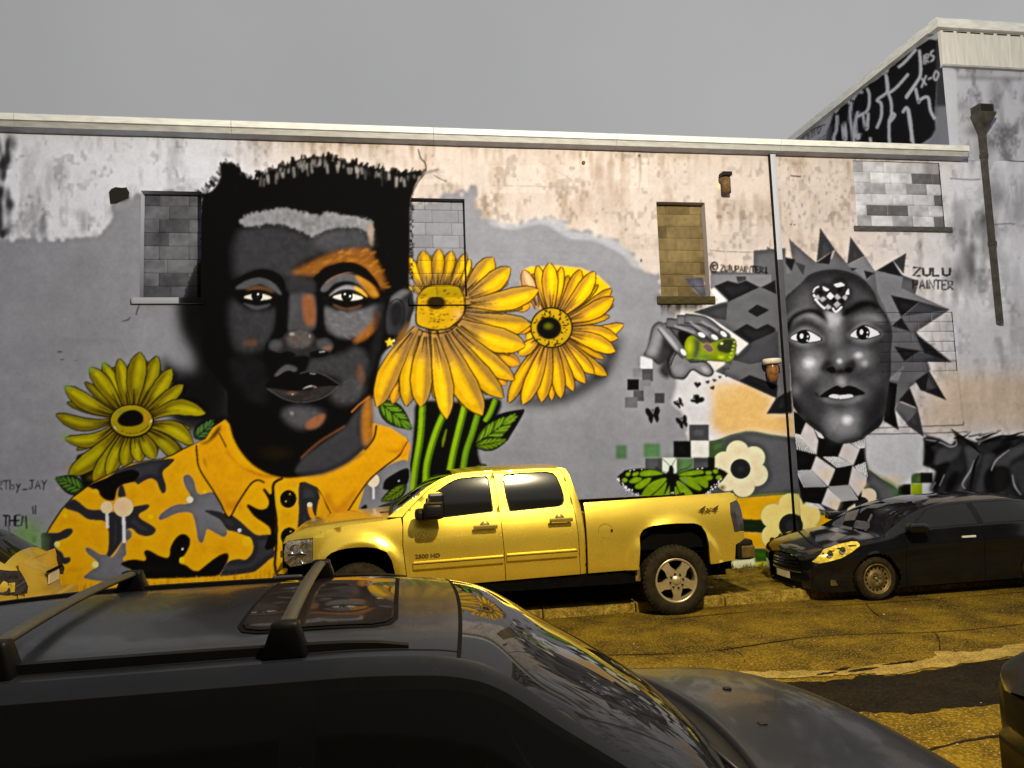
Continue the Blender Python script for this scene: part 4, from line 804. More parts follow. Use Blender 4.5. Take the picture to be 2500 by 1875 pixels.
# brows and eyes
P(J_, [(370, 170), (420, 60), (540, 10), (650, 30), (700, 130), (660, 90), (560, 45), (450, 90), (400, 170)], 36, 4, .95); P(J_, [(800, 60), (860, 0), (960, -50), (1050, -40), (1095, 10), (1020, -5), (930, 20), (850, 60)], 34, 4, .95)
def eye2(cx, cy, w, h, rot, dx):
    c, s_ = math.cos(rot), math.sin(rot); T = lambda u, v: (cx + u * c - v * s_, cy + u * s_ + v * c)
    al = [T(-w, .25 * h), T(-w * .6, -h * .5), T(0, -h), T(w * .6, -h * .5), T(w, .2 * h), T(w * .5, h * .6), T(0, h * .75), T(-w * .6, h * .6)]
    fill(J_([T(-w * 1.2, .2 * h), T(-w * .6, -h * 1.1), T(0, -h * 1.7), T(w * .7, -h * 1.1), T(w * 1.25, .2 * h), T(w * .6, h * 1.2), T(0, h * 1.5), T(-w * .7, h * 1.2)]), (124, 124, 124), 5, .7)
    fill(J_([T(-w * 1.06, .25 * h), T(-w * .6, -h * .68), T(0, -h * 1.22), T(w * .62, -h * .66), T(w * 1.12, .25 * h), T(w * .5, h * .72), T(0, h * .9), T(-w * .6, h * .75)]), (12, 12, 12), 1, 1)
    fill(J_(al), (206, 206, 204), .8, 1)
    e = J_(T(dx, -.05 * h))[0]; blob(e[0], e[1], 18, 17.5, (12, 12, 12), 1, 0, .9); blob(e[0] - 4, e[1] - 2, 5, 7, (240, 240, 238), 1, 0, .6); blob(e[0] + 11, e[1] - 1, 3, 3.5, (235, 235, 233)); blob(e[0] + 10, e[1] + 9, 3, 3.5, (225, 225, 223))
    for k in (-.8, .8):
        g = J_(T(w * k, .1 * h))[0]; blob(g[0], g[1], 8, 6, (150, 150, 150), .5)
eye2(530, 232, 115, 48, .06, -20); eye2(985, 200, 112, 52, -.05, -15)
# heart of facets on the brow
hc = E_((720, 1180))[0]
for (tr, pts, g) in ((E_, [(585, 1150), (600, 1120), (650, 1105), (690, 1110), (720, 1150), (740, 1100), (780, 1075), (830, 1090), (860, 1140), (855, 1190), (820, 1250), (760, 1305), (680, 1280), (610, 1220)], 62),): fill(tr(pts), (g, g, g), .8, 1, True)
for q in (((660, 1105), (710, 1130), (690, 1140), (668, 1130)), ((745, 1090), (800, 1075), (830, 1095), (770, 1110)), ((690, 1180), (715, 1150), (745, 1180), (720, 1205)), ((840, 1150), (858, 1120), (860, 1165), (835, 1165)), ((590, 1160), (605, 1185), (600, 1190), (585, 1175))): fill(E_(list(q)), (228, 228, 226), .6, 1, False)
for q in (((630, 1200), (665, 1180), (690, 1200), (655, 1225)), ((745, 1180), (770, 1160), (800, 1190), (770, 1210)), ((670, 1265), (700, 1240), (730, 1265), (700, 1285)), ((600, 1180), (625, 1165), (640, 1195), (615, 1215)), ((740, 1240), (770, 1215), (800, 1240), (765, 1275)), ((805, 1190), (835, 1165), (850, 1190), (830, 1215))): fill(E_(list(q)), (140, 140, 140), .6, 1, False)
for q in (((640, 1130), (665, 1150), (640, 1175), (612, 1150)), ((770, 1115), (810, 1110), (800, 1150), (770, 1155)), ((720, 1210), (745, 1190), (770, 1215), (740, 1240)), ((830, 1215), (800, 1240), (780, 1225), (810, 1195))): fill(E_(list(q)), (44, 44, 44), .6, 1, False)
stroke(E_((600, 1200), (640, 1245), (675, 1275)), 3, (228, 228, 226)); stroke(E_((735, 1270), (760, 1300), (805, 1262)), 3, (228, 228, 226)); stroke(E_((585, 1150), (600, 1120), (630, 1105)), 2, (220, 220, 218), .6, True, None, .8)

# hand with a small spray can
hid = ID('painted_hand#can')
hd = I_((385, 530), (410, 470), (430, 390), (450, 310), (500, 270), (560, 290), (640, 250), (680, 230), (750, 250), (850, 250), (940, 300), (1040, 360), (1050, 420), (1000, 560), (870, 570), (900, 620), (920, 660), (890, 690), (830, 680), (770, 640), (740, 650), (700, 710), (660, 715), (590, 690), (560, 560), (500, 600), (450, 560))
fill(hd, INK, 1.5, 1, True, hid); fill([(x + (1475 + 215 - x) * .02 + 2, y + (845 - y) * .02) for x, y in hd], (84, 84, 85), 1, 1, True, hid, .1)
P(I_, [(400, 520), (440, 420), (470, 320), (520, 300), (540, 360), (500, 480), (460, 540)], 150, 7, .85); P(I_, [(540, 380), (600, 420), (640, 470), (600, 560), (560, 600), (500, 600), (520, 480)], 50, 6, .9)
fill(I_((500, 640), (560, 560), (600, 480), (650, 500), (600, 620), (590, 700), (540, 700)), (40, 40, 40), 5, .9)
fill(I_((590, 600), (640, 500), (720, 520), (740, 580), (860, 580), (920, 650), (890, 690), (830, 675), (760, 640), (700, 700), (640, 700)), (124, 124, 124), 3, 1, True, hid, .1); stroke(I_((590, 610), (640, 510), (720, 525), (745, 580), (860, 582), (918, 650), (890, 690), (830, 675), (760, 640), (700, 700), (640, 700)), 3, (22, 22, 22))
blob(*I_((860, 640))[0], 20, 12, (176, 176, 176), .8, .6); blob(*I_((660, 640))[0], 24, 20, (150, 150, 150), .6)
stroke(I_((520, 300), (600, 400), (680, 500), (710, 540)), 27, (24, 24, 24), 1, True, (1, 1, .7)); stroke(I_((520, 300), (600, 400), (680, 500), (710, 540)), 21, (112, 112, 112), 1.5, True, (1, 1, .7)); stroke(I_((500, 310), (580, 400), (650, 490)), 8, (190, 190, 190), 3, True, (.5, 1, .5), .8)
stroke(I_((560, 280), (640, 290), (760, 340), (840, 390)), 25, (24, 24, 24), 1, True, (1, 1, .7)); stroke(I_((560, 280), (640, 290), (760, 340), (840, 390)), 19, (104, 104, 105), 1.5, True, (1, 1, .7)); stroke(I_((640, 260), (760, 270), (860, 340), (930, 400)), 27, (24, 24, 24), 1, True, (1, 1, .8)); stroke(I_((640, 260), (760, 270), (860, 340), (930, 400)), 21, (112, 112, 113), 1.5, True, (1, 1, .8)); stroke(I_((700, 245), (840, 265), (940, 330), (1010, 390)), 25, (24, 24, 24), 1, True, (1, 1, .8)); stroke(I_((700, 245), (840, 265), (940, 330), (1010, 390)), 19, (104, 104, 105), 1.5, True, (1, 1, .8))
for a_, b_ in (((620, 300), (780, 355)), ((740, 270), (880, 370)), ((830, 268), (960, 340))): stroke(I_(a_, b_), 5, (196, 196, 196), 2.5, False, (.4, 1, .4), .8)
for a_, b_ in (((650, 330), (800, 400)), ((780, 330), (900, 420)), ((880, 310), (990, 400))): stroke(I_(a_, b_), 3, (40, 40, 40), 1.4, False, None, .8)
fill(I_((650, 350), (700, 345), (760, 385), (720, 480), (660, 420)), (22, 22, 22), 2, 1)
can = I_((730, 385), (770, 380), (860, 440), (1000, 400), (1080, 400), (1100, 450), (1085, 540), (1040, 580), (950, 575), (760, 560), (715, 560), (695, 500), (700, 430))
fill(can, INK, 1, 1, True, hid); fill([(x * .985 + 1731 * .015, y * .985 + 852 * .015) for x, y in can], (128, 150, 22), 1, 1, True, hid)
P(I_, [(770, 400), (820, 430), (800, 540), (760, 550), (780, 470)], 60, 4, .8); blob(*I_((735, 470))[0], 13, 26, (176, 184, 30), .9, .1); fill(I_((1000, 410), (1070, 410), (1090, 450), (1050, 510), (970, 500), (950, 460)), (58, 60, 46), 2, .95); blob(*I_((980, 545))[0], 14, 8, (190, 200, 30), .9)
for k in range(5): stroke(I_((1075 - k * 8, 430 + k * 28), (1095 - k * 8, 425 + k * 30)), 4, (180, 196, 60), .8, False)
fill(I_((835, 460), (860, 435), (890, 440), (920, 470), (920, 500), (890, 510), (850, 480)), (200, 110, 30), 1, 1); fill(I_((840, 462), (865, 440), (888, 446), (914, 474), (914, 496), (888, 505), (855, 478)), (96, 96, 100), .8, 1); blob(*I_((850, 540))[0], 30, 10, (90, 130, 60), .7); blob(*I_((985, 438))[0], 6, 5, (226, 226, 150))
for x, y, a in ((830, 372, .5), (930, 390, .6), (1000, 365, .7), (690, 505, .9)):
    q = I_((x, y))[0]; blob(q[0], q[1], 11, 6, (214, 214, 214), 1, a, .7, hid)
# little hearts and moths falling out
def heart(tr, cx, cy, r, rot=0.):
    pts = []
    for k in range(24):
        t = k / 24 * 2 * math.pi; x = 16 * math.sin(t) ** 3; y = -(13 * math.cos(t) - 5 * math.cos(2 * t) - 2 * math.cos(3 * t) - math.cos(4 * t))
        pts.append((cx + r / 16 * (x * math.cos(rot) - y * math.sin(rot)), cy + r / 16 * (x * math.sin(rot) + y * math.cos(rot))))
    fill(tr(pts), (30, 29, 28), .7, 1, False, None, 0)
for x, y, r, a in ((800, 755, 28, .1), (878, 735, 17, -.2), (930, 722, 16, .2), (972, 697, 14, .1), (915, 780, 19, -.4), (1000, 665, 9, 0), (1020, 690, 9, .3), (1000, 635, 7, 0), (1015, 640, 7, 0), (1035, 630, 7, 0), (1050, 602, 6, 0), (1045, 585, 6, 0), (1062, 590, 5, 0), (810, 868, 42, .5)): heart(I_, x, y, r, a)
def moth(cx, cy, r, rot):
    T = lambda u, v: (cx + r * (u * math.cos(rot) - v * math.sin(rot)), cy + r * (u * math.sin(rot) + v * math.cos(rot)))
    for s_ in (-1, 1):
        fill(I_([T(0, -.1), T(.35 * s_, -.8), T(.75 * s_, -.9), T(.85 * s_, -.4), T(.6 * s_, .1), T(.15 * s_, .2)]), (26, 26, 26), .7, 1); fill(I_([T(0, 0), T(.55 * s_, .05), T(.6 * s_, .55), T(.35 * s_, .95), T(.12 * s_, .6)]), (26, 26, 26), .7, 1)
        stroke(I_([T(0, -.4), T(.12 * s_, -.8)]), 1.5, (26, 26, 26), .5, False)
moth(458, 990, 66, -.15); moth(658, 900, 40, -.6); moth(685, 1045, 52, -.35); moth(785, 872, 36, -1.0)

# green butterfly
bid = ID('painted_butterfly#green')
bf = I_((590, 1400), (560, 1440), (480, 1410), (350, 1400), (240, 1415), (185, 1460), (180, 1480), (210, 1530), (280, 1570), (350, 1620), (380, 1700), (480, 1800), (580, 1800), (600, 1640), (620, 1800), (720, 1800), (830, 1720), (860, 1600), (930, 1560), (990, 1500), (1035, 1440), (1010, 1420), (960, 1395), (850, 1395), (740, 1410), (650, 1440), (610, 1440))
fill(bf, (18, 18, 17), 1, 1, False, bid)
GR = (116, 150, 18)
for q in (((355, 1450), (370, 1425), (450, 1415), (540, 1440), (470, 1455), (380, 1462)), ((275, 1500), (320, 1470), (370, 1480), (340, 1510), (290, 1515)), ((320, 1535), (380, 1490), (440, 1475), (420, 1520), (370, 1555), (330, 1558)), ((370, 1600), (430, 1520), (520, 1480), (560, 1485), (500, 1560), (420, 1620), (380, 1640)), ((430, 1640), (520, 1550), (560, 1510), (540, 1600), (510, 1680), (440, 1720)), ((525, 1660), (570, 1560), (590, 1540), (585, 1660), (560, 1740)),
          ((250, 1440), (280, 1430), (275, 1455), (250, 1460)), ((215, 1490), (240, 1475), (260, 1495), (235, 1510)), ((300, 1440), (345, 1430), (340, 1450), (305, 1462)),
          ((650, 1450), (720, 1425), (820, 1415), (845, 1440), (760, 1455), (690, 1460)), ((660, 1470), (760, 1470), (800, 1520), (830, 1560), (800, 1570), (720, 1530)), ((640, 1500), (700, 1530), (760, 1600), (740, 1640), (680, 1600), (650, 1560)), ((760, 1480), (850, 1465), (880, 1510), (870, 1550), (820, 1530)), ((845, 1465), (900, 1455), (915, 1480), (870, 1495)), ((625, 1540), (660, 1600), (680, 1680), (640, 1740), (620, 1640)), ((690, 1620), (740, 1650), (720, 1720), (690, 1700)), ((920, 1415), (955, 1410), (950, 1440), (925, 1435)), ((940, 1465), (975, 1455), (990, 1480), (955, 1490)), ((860, 1425), (905, 1425), (905, 1445), (870, 1450))):
    fill(I_(list(q)), GR, .8, 1, True, bid, .12)
    c0 = np.mean(np.array(I_(list(q))), 0); blob(c0[0], c0[1], 9, 7, (140, 172, 30), .5)
blob(*I_((690, 1500))[0], 16, 16, (110, 140, 90), .4)
stroke(I_((597, 1400), (600, 1500), (605, 1640)), 12, (14, 14, 13)); blob(*I_((596, 1400))[0], 6, 8, (14, 14, 13), 1, 0, .8)
for a_ in (((590, 1385), (560, 1355), (530, 1330)), ((600, 1385), (625, 1340), (650, 1300), (700, 1235)), ((580, 1440), (530, 1420), (480, 1390)), ((630, 1440), (680, 1410), (720, 1400), (745, 1375)), ((560, 1450), (500, 1420), (470, 1390))): stroke(I_(list(a_)), 1.6, (16, 16, 15))
r_ = np.random.RandomState(2)
for k in range(46):
    t = r_.rand(); sd = r_.rand() < .55
    x, y = (np.interp(t, [0, .4, 1], [190, 230, 370]), np.interp(t, [0, .4, 1], [1470, 1540, 1630])) if sd else (np.interp(t, [0, .4, 1], [1020, 960, 860]), np.interp(t, [0, .4, 1], [1435, 1510, 1610]))
    p = I_((x + r_.uniform(-12, 12), y + r_.uniform(-12, 12)))[0]; rr = r_.uniform(1.2, 2.8); blob(p[0], p[1], rr, rr * 1.2, (226, 226, 222), 1, 0, .5)
for x, y in ((280, 1420), (310, 1412), (370, 1410), (800, 1405), (835, 1400), (960, 1400), (598, 1590), (610, 1590)): p = I_((x, y))[0]; blob(p[0], p[1], 2, 2, (226, 226, 222), 1, 0, .5)
blob(*I_((990, 1550))[0], 14, 12, (96, 62, 14), .8)

# right-hand tag: dark hairy letters
tid = ID('painted_tag#dark')
fill(J_((1430, 1010), (1470, 990), (1560, 1010), (1650, 1060), (1690, 1010), (1650, 945), (1760, 1010), (1850, 1040), (1930, 1000), (2130, 1000), (2212, 990), (2600, 960), (2600, 1700), (1450, 1700), (1520, 1350), (1540, 1270), (1480, 1240), (1430, 1220), (1450, 1120)), (44, 44, 45), 2, 1, False, tid, .2)
for q, g in (([(1440, 1060), (1500, 1080), (1530, 1150), (1490, 1210), (1440, 1200)], 14), ([(1560, 1100), (1700, 1060), (1720, 1110), (1640, 1190), (1530, 1220)], 74), ([(1540, 1230), (1640, 1200), (1560, 1380), (1480, 1420)], 20), ([(1760, 1080), (1880, 1140), (1800, 1300), (1740, 1420), (1700, 1420), (1780, 1250)], 80), ([(1960, 1110), (2060, 1040), (2130, 1040), (2080, 1100), (1990, 1140)], 18), ([(1900, 1150), (2000, 1150), (1920, 1300), (1900, 1420), (1840, 1420), (1880, 1280)], 66), ([(2000, 1180), (2200, 1060), (2212, 1120), (2100, 1200), (2060, 1420), (2000, 1420)], 78), ([(1920, 1260), (2090, 1230), (2070, 1420), (1920, 1420)], 20), ([(2110, 1230), (2300, 1200), (2300, 1420), (2180, 1420)], 64), ([(1650, 1280), (1720, 1280), (1660, 1420), (1600, 1420)], 16), ([(2250, 1050), (2500, 1010), (2500, 1200), (2350, 1250)], 60)):
    P(J_, q, g, 4, .9)
for p in ([(1450, 1020), (1560, 1040), (1640, 1075), (1690, 1060), (1680, 1010)], [(1860, 1060), (1900, 1020), (2000, 995)], [(1960, 1260), (2000, 1180), (2100, 1100)], [(1760, 1400), (1740, 1360), (1800, 1260), (1830, 1180)], [(1600, 1290), (1560, 1380)], [(2120, 1290), (2140, 1380), (2190, 1450)], [(1500, 1400), (1530, 1350)]):
    stroke(J_(p), 4, (150, 150, 150), 1.2, True, (.4, 1, .3))
for p in ([(1650, 940), (1760, 1020), (1830, 1080), (1880, 1130)], [(1900, 1050), (2020, 1000), (2150, 990)], [(2030, 1050), (2130, 1010), (2200, 990)], [(2120, 1080), (2212, 1020)], [(1870, 1140), (1830, 1230), (1800, 1420)], [(1950, 985), (1860, 1050)], [(1560, 1030), (1500, 1060), (1450, 1060)], [(1500, 1230), (1640, 1210)], [(2010, 960), (2040, 950)], [(1470, 990), (1440, 980)]):
    stroke(J_(p), 8, (14, 14, 14), 1, True, (.3, 1, .2))
r_ = np.random.RandomState(21)
for k in range(26):
    x = r_.uniform(1640, 2500); y = 1010 + r_.uniform(-20, 30); stroke(J_((x, y), (x + r_.uniform(40, 90), y - r_.uniform(10, 30)), (x + r_.uniform(90, 150), y - r_.uniform(30, 60))), r_.uniform(2, 5), (22, 22, 22), .8, True, (1, .8, .05))

# scratches and joint lines
for y0, xa, xb in ((915, 1010, 1745), (968, 1000, 1785)):
    stroke(J_((xa, y0 + (20 if y0 < 950 else 12)), ((xa + xb) / 2, y0 + 6), (xb, y0 - 6)), 2, (60, 56, 52), .6)
stroke(J_((1745, 880), (1745, 910)), 2, (80, 76, 70)); stroke(J_((1700, 500), (1745, 880)), 3, (150, 140, 130), 1.5, False, None, .5)
# downpipe stains
stroke(J_((2010, 230), (2050, 420), (2040, 480)), 16, (150, 150, 149), 3, True, (1, .8, .4), .6)

# lettering
text('@', *C_((1690, 1235))[0], 17, 22, 5, 4.2, INK, sm=True)
text('ZulUPAiNTER1'.replace('i', 'I'), *C_((1768, 1255))[0], 8.2, 15, 2.0, 3.6, INK, 1, .04, widths={'u': 1, 'l': .5, 'I': .5, 'N': 1.1, 'T': 1.2})
text('ZULU', *E_((1358, 958))[0], 18, 20, 6, 6, (30, 30, 31)); text('PAINTER', *E_((1358, 1050))[0], 12.5, 22, 3, 4, (30, 30, 31), 1, .03, widths={'I': .4})
text('ARTby_JAY', *F_((-72, 1262))[0], 12.5, 22, 3, 2.8, (26, 26, 27), 1, -.02)
text('THEM', *F_((25, 1530))[0], 12, 26, 3, 3, (26, 26, 27), 1, -.04); text('"', *F_((245, 1455))[0], 12, 22, 3, 3, (26, 26, 27)); text('"', *(78, 1310), 10, 16, 3, 3, (30, 40, 30))

fill([(5, 1350), (40, 1290), (75, 1268), (105, 1300), (100, 1350), (90, 1400), (20, 1400)], (118, 160, 70), 14, .75)
stroke(F_((60, 1610), (75, 1655)), 2, (30, 40, 30), .6, False)
text('THEM', *F_((25, 1530))[0], 12, 26, 3, 3, (26, 26, 27), 1, -.04)
# row of drips at the foot of the shirt, dirty splash zone
r_ = np.random.RandomState(31)
for k in range(120):
    x = r_.uniform(110, 700); y = 1440 - (x - 110) * .075 + r_.uniform(-10, 6); stroke([(x, y), (x, y + r_.uniform(14, 60))], r_.uniform(1, 4), (150, 100, 10) if r_.rand() < .6 else (240, 190, 60), .8, False, (1, .8, .3), r_.uniform(.2, .6))
# sooty patches under sills and at openings
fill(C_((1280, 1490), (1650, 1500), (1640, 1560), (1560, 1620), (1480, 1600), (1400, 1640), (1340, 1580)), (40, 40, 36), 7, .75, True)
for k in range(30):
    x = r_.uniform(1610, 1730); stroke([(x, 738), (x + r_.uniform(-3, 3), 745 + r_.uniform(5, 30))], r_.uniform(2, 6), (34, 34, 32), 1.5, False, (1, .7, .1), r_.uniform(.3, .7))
blob(*A_((925, 720))[0], 30, 22, (14, 14, 14), .95, 0, .3); blob(*A_((920, 800))[0], 30, 16, (150, 150, 148), .5)
blob(*C_((1770, 660))[0], 20, 36, (186, 172, 150), .5); blob(*C_((1155, 1220))[0], 4, 7, (60, 40, 14), .95); blob(*C_((1140, 410))[0], 5, 5, (50, 40, 24), .9)
stroke(C_((1145, 420), (1150, 560), (1130, 700)), 5, (150, 128, 104), 2.5, True, (1, .8, .3), .5)
# cracks
CRK = (92, 84, 72)
stroke(B_((1330, 360), (1350, 430), (1385, 470), (1385, 540), (1340, 600), (1290, 690)), 3.4, (52, 46, 40), .7, True, (.6, 1, .5)); stroke(B_((1380, 545), (1440, 530), (1490, 515)), 6, (150, 140, 128), 1.5); stroke(B_((1450, 560), (1500, 590), (1550, 610)), 1.8, CRK)
stroke(C_((0, 640), (400, 650), (640, 660)), 1.6, (170, 152, 128), .7, True, None, .7); stroke(C_((360, 450), (520, 540), (640, 610)), 2, (190, 170, 150), .8); stroke(C_((1680, 1140), (1800, 1150), (2150, 1160)), 1.8, CRK, .7, True, None, .7)
stroke(E_((1640, 270), (1800, 280), (1880, 275)), 3, (110, 110, 110), 1.4, True, None, .7); stroke(E_((1960, 630), (2100, 620), (2300, 640)), 3, (110, 110, 110), 1.4, True, None, .7)
for q in (((410, 180), (490, 190), (490, 255), (412, 250)),): stroke(E_(list(q) + [q[0]]), 1.6, (150, 144, 134), .7, False, None, .7); stroke(E_((412, 250), (490, 257)), 3, (90, 84, 76))
blob(*E_((415, 625))[0], 4, 3, (24, 22, 20)); blob(*E_((443, 627))[0], 4, 3, (24, 22, 20))
# overall fine mottling so that no field of paint is perfectly flat
mot = 1 + (noise2(5, 40) - .5) * .07 + (noise2(22, 41) - .5) * .08 + (noise2((90, 70), 42) - .5) * .10
S.a *= mot[..., None]
# brush-level crispness of the painted edges
_g = S.a.mean(-1); _d = _g - blur(_g, 9); _k = np.clip(1 + .55 * _d / np.maximum(_g, .03), .55, 1.5); S.a *= _k[..., None]
_fm = blur((S.id == IDS['painted_face#figure']).astype(np.float32), 2)[..., None]
S.a = S.a * (1 - _fm) + _fm * np.clip(S.a * (np.maximum(S.a, .01) / .085) ** .38, 0, .9)      # bolder tonal range of the grey face
S.a = np.clip(S.a * 1.04 - .004, .0025, .92)
# ------------------------------------------------------------------ the ground
def ground_mat(name, c0, c1, c2, rough=.9, sc1=1.6, fine=52., bmp=.8):
    m, n, b = new_mat(name)
    t = n.nodes.new('ShaderNodeTexCoord')
    z1 = n.nodes.new('ShaderNodeTexNoise'); z1.inputs['Scale'].default_value = sc1; z1.inputs['Detail'].default_value = 9; z1.inputs['Roughness'].default_value = .65
    z2 = n.nodes.new('ShaderNodeTexNoise'); z2.inputs['Scale'].default_value = fine; z2.inputs['Detail'].default_value = 3
    z3 = n.nodes.new('ShaderNodeTexVoronoi'); z3.inputs['Scale'].default_value = fine * .55
    for z in (z1, z2, z3): n.links.new(t.outputs['Object'], z.inputs['Vector'])
    r = n.nodes.new('ShaderNodeValToRGB'); r.color_ramp.elements[0].color = (*c0, 1); r.color_ramp.elements[1].color = (*c1, 1); r.color_ramp.elements[0].position = .36; r.color_ramp.elements[1].position = .62
    n.links.new(z1.outputs['Fac'], r.inputs[0])
    mx = n.nodes.new('ShaderNodeMixRGB'); mx.inputs[2].default_value = (*c2, 1)
    r2 = n.nodes.new('ShaderNodeValToRGB'); r2.color_ramp.elements[0].position = .52; r2.color_ramp.elements[1].position = .68; r2.color_ramp.elements[1].color = (.75, .75, .75, 1)
    n.links.new(z2.outputs['Fac'], r2.inputs[0]); n.links.new(r2.outputs[0], mx.inputs[0]); n.links.new(r.outputs[0], mx.inputs[1])
    mm = n.nodes.new('ShaderNodeMixRGB'); mm.blend_type = 'MULTIPLY'; mm.inputs[0].default_value = .55
    n.links.new(mx.outputs[0], mm.inputs[1]); r3 = n.nodes.new('ShaderNodeValToRGB'); r3.color_ramp.elements[0].color = (1.3, 1.3, 1.3, 1); r3.color_ramp.elements[1].color = (.35, .35, .35, 1); r3.color_ramp.elements[1].position = .8
    n.links.new(z3.outputs['Distance'], r3.inputs[0]); n.links.new(r3.outputs[0], mm.inputs[2]); n.links.new(mm.outputs[0], b.inputs['Base Color'])
    b.inputs['Roughness'].default_value = rough; b.inputs['Specular IOR Level'].default_value = .08
    bp = n.nodes.new('ShaderNodeBump'); bp.inputs['Strength'].default_value = bmp; bp.inputs['Distance'].default_value = .008
    n.links.new(z3.outputs['Distance'], bp.inputs['Height']); n.links.new(bp.outputs[0], b.inputs['Normal'])
    return m
M_ASPH = ground_mat('asphalt', (.040, .024, .0010), (.175, .108, .003), (.36, .26, .08))
M_DIRT = ground_mat('verge_dirt', (.05, .036, .004), (.30, .20, .022), (.03, .036, .006), sc1=4.5, fine=45., bmp=1.)
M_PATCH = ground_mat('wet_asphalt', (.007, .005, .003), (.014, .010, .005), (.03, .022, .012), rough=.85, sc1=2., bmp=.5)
M_SAND = ground_mat('road_sand', (.17, .11, .018), (.36, .25, .06), (.46, .36, .16), sc1=4., fine=80.)
M_KERB = ground_mat('kerb_stone', (.17, .115, .016), (.42, .29, .05), (.05, .035, .01), sc1=7., fine=50., bmp=.8)
def sheet_obj(name, pts, z, m, kind='structure', sub=0):
    me = bpy.data.meshes.new(name); r = delaunay_2d_cdt([Vector(p) for p in pts], [(i, (i + 1) % len(pts)) for i in range(len(pts))], [], 1, 1e-5)
    me.from_pydata([(v.x, v.y, z) for v in r[0]], [], [tuple(f) for f in r[2]]); o = mobj(name, me, m)
    if kind: o['kind'] = kind
    return o
o = from_py('ground', [(-400, -400, -.02), (400, -400, -.02), (400, 400, -.02), (-400, 400, -.02)], [(0, 1, 2, 3)], M_ASPH); o['kind'] = 'structure'
o = from_py('road', [(-60, -1.0, 0), (60, -1.0, 0), (60, 8.9, 0), (-60, 8.9, 0)], [(0, 1, 2, 3)], M_ASPH); o['kind'] = 'structure'
def wob(pts, amp, seed, n=6):
    r = np.random.RandomState(seed); p = smooth(pts, n); return [(a + r.uniform(-amp, amp), b + r.uniform(-amp, amp)) for a, b in p]
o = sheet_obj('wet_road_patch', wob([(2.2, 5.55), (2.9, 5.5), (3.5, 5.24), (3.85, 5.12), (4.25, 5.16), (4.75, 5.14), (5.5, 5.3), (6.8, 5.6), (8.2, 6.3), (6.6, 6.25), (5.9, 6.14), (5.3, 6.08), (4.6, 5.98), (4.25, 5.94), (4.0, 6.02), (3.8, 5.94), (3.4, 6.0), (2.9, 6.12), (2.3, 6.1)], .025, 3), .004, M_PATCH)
o = sheet_obj('sand_strip', wob([(2.6, 6.28), (3.3, 6.12), (3.75, 6.06), (4.0, 6.03), (4.25, 5.96), (4.6, 6.0), (5.3, 6.09), (5.9, 6.15), (6.6, 6.26), (6.5, 6.42), (5.95, 6.44), (5.5, 6.36), (5.1, 6.42), (4.9, 6.27), (4.6, 6.2), (4.4, 6.26), (4.05, 6.18), (3.8, 6.2), (3.3, 6.3), (2.8, 6.4)], .03, 5), .008, M_SAND)
for i, (x, y, w_, h_) in enumerate(((4.1, 6.13, .16, .028), (3.75, 6.12, .12, .02), (4.55, 6.22, .2, .02), (3.95, 6.2, .09, .018))):
    o = sheet_obj('wet_road_patch', wob([(x + w_ * math.cos(t), y + h_ * math.sin(t) + .10 * w_ * math.cos(t)) for t in np.linspace(0, 6.0, 9)], .008, 20 + i, 3), .012, M_PATCH)
cp = smooth([(3.1, 4.42), (3.55, 4.55), (4.0, 4.62), (4.6, 4.6), (5.4, 4.72), (6.6, 4.8)], 6, False); rk = np.random.RandomState(4)
up = [(x, y + rk.uniform(.006, .02)) for x, y in cp]; dn = [(x, y - rk.uniform(.006, .02)) for x, y in cp[::-1]]
sheet_obj('road_crack', up + dn, .004, M_PATCH)
cp = smooth([(4.3, 4.0), (4.7, 4.25), (5.2, 4.1), (5.9, 4.2)], 6, False)
sheet_obj('road_crack', [(x, y + rk.uniform(.004, .014)) for x, y in cp] + [(x, y - rk.uniform(.004, .014)) for x, y in cp[::-1]], .004, M_PATCH)
for i, q in enumerate(([(2.0, 7.2), (3.0, 7.05), (4.4, 7.25), (6.0, 7.05), (8.5, 7.3)], [(5.2, 6.5), (5.6, 7.1), (5.5, 7.8), (5.9, 8.7)], [(3.0, 8.4), (4.5, 8.5), (7.0, 8.42), (10, 8.55)], [(3.2, 6.6), (3.3, 7.0), (3.15, 7.6)])):
    c2 = smooth(q, 6, False); sheet_obj('road_crack', [(x + rk.uniform(-.01, .01), y + rk.uniform(.002, .011)) for x, y in c2] + [(x, y - rk.uniform(.002, .011)) for x, y in c2[::-1]], .007, M_PATCH)
# near pavement behind the camera
o = box('near_pavement', -60, 60, -8, -1.0, -.1, .1, mat('pavement_concrete', (.2, .19, .17), .9, amt=.25, scale=3, bmp=.3)); o['kind'] = 'structure'
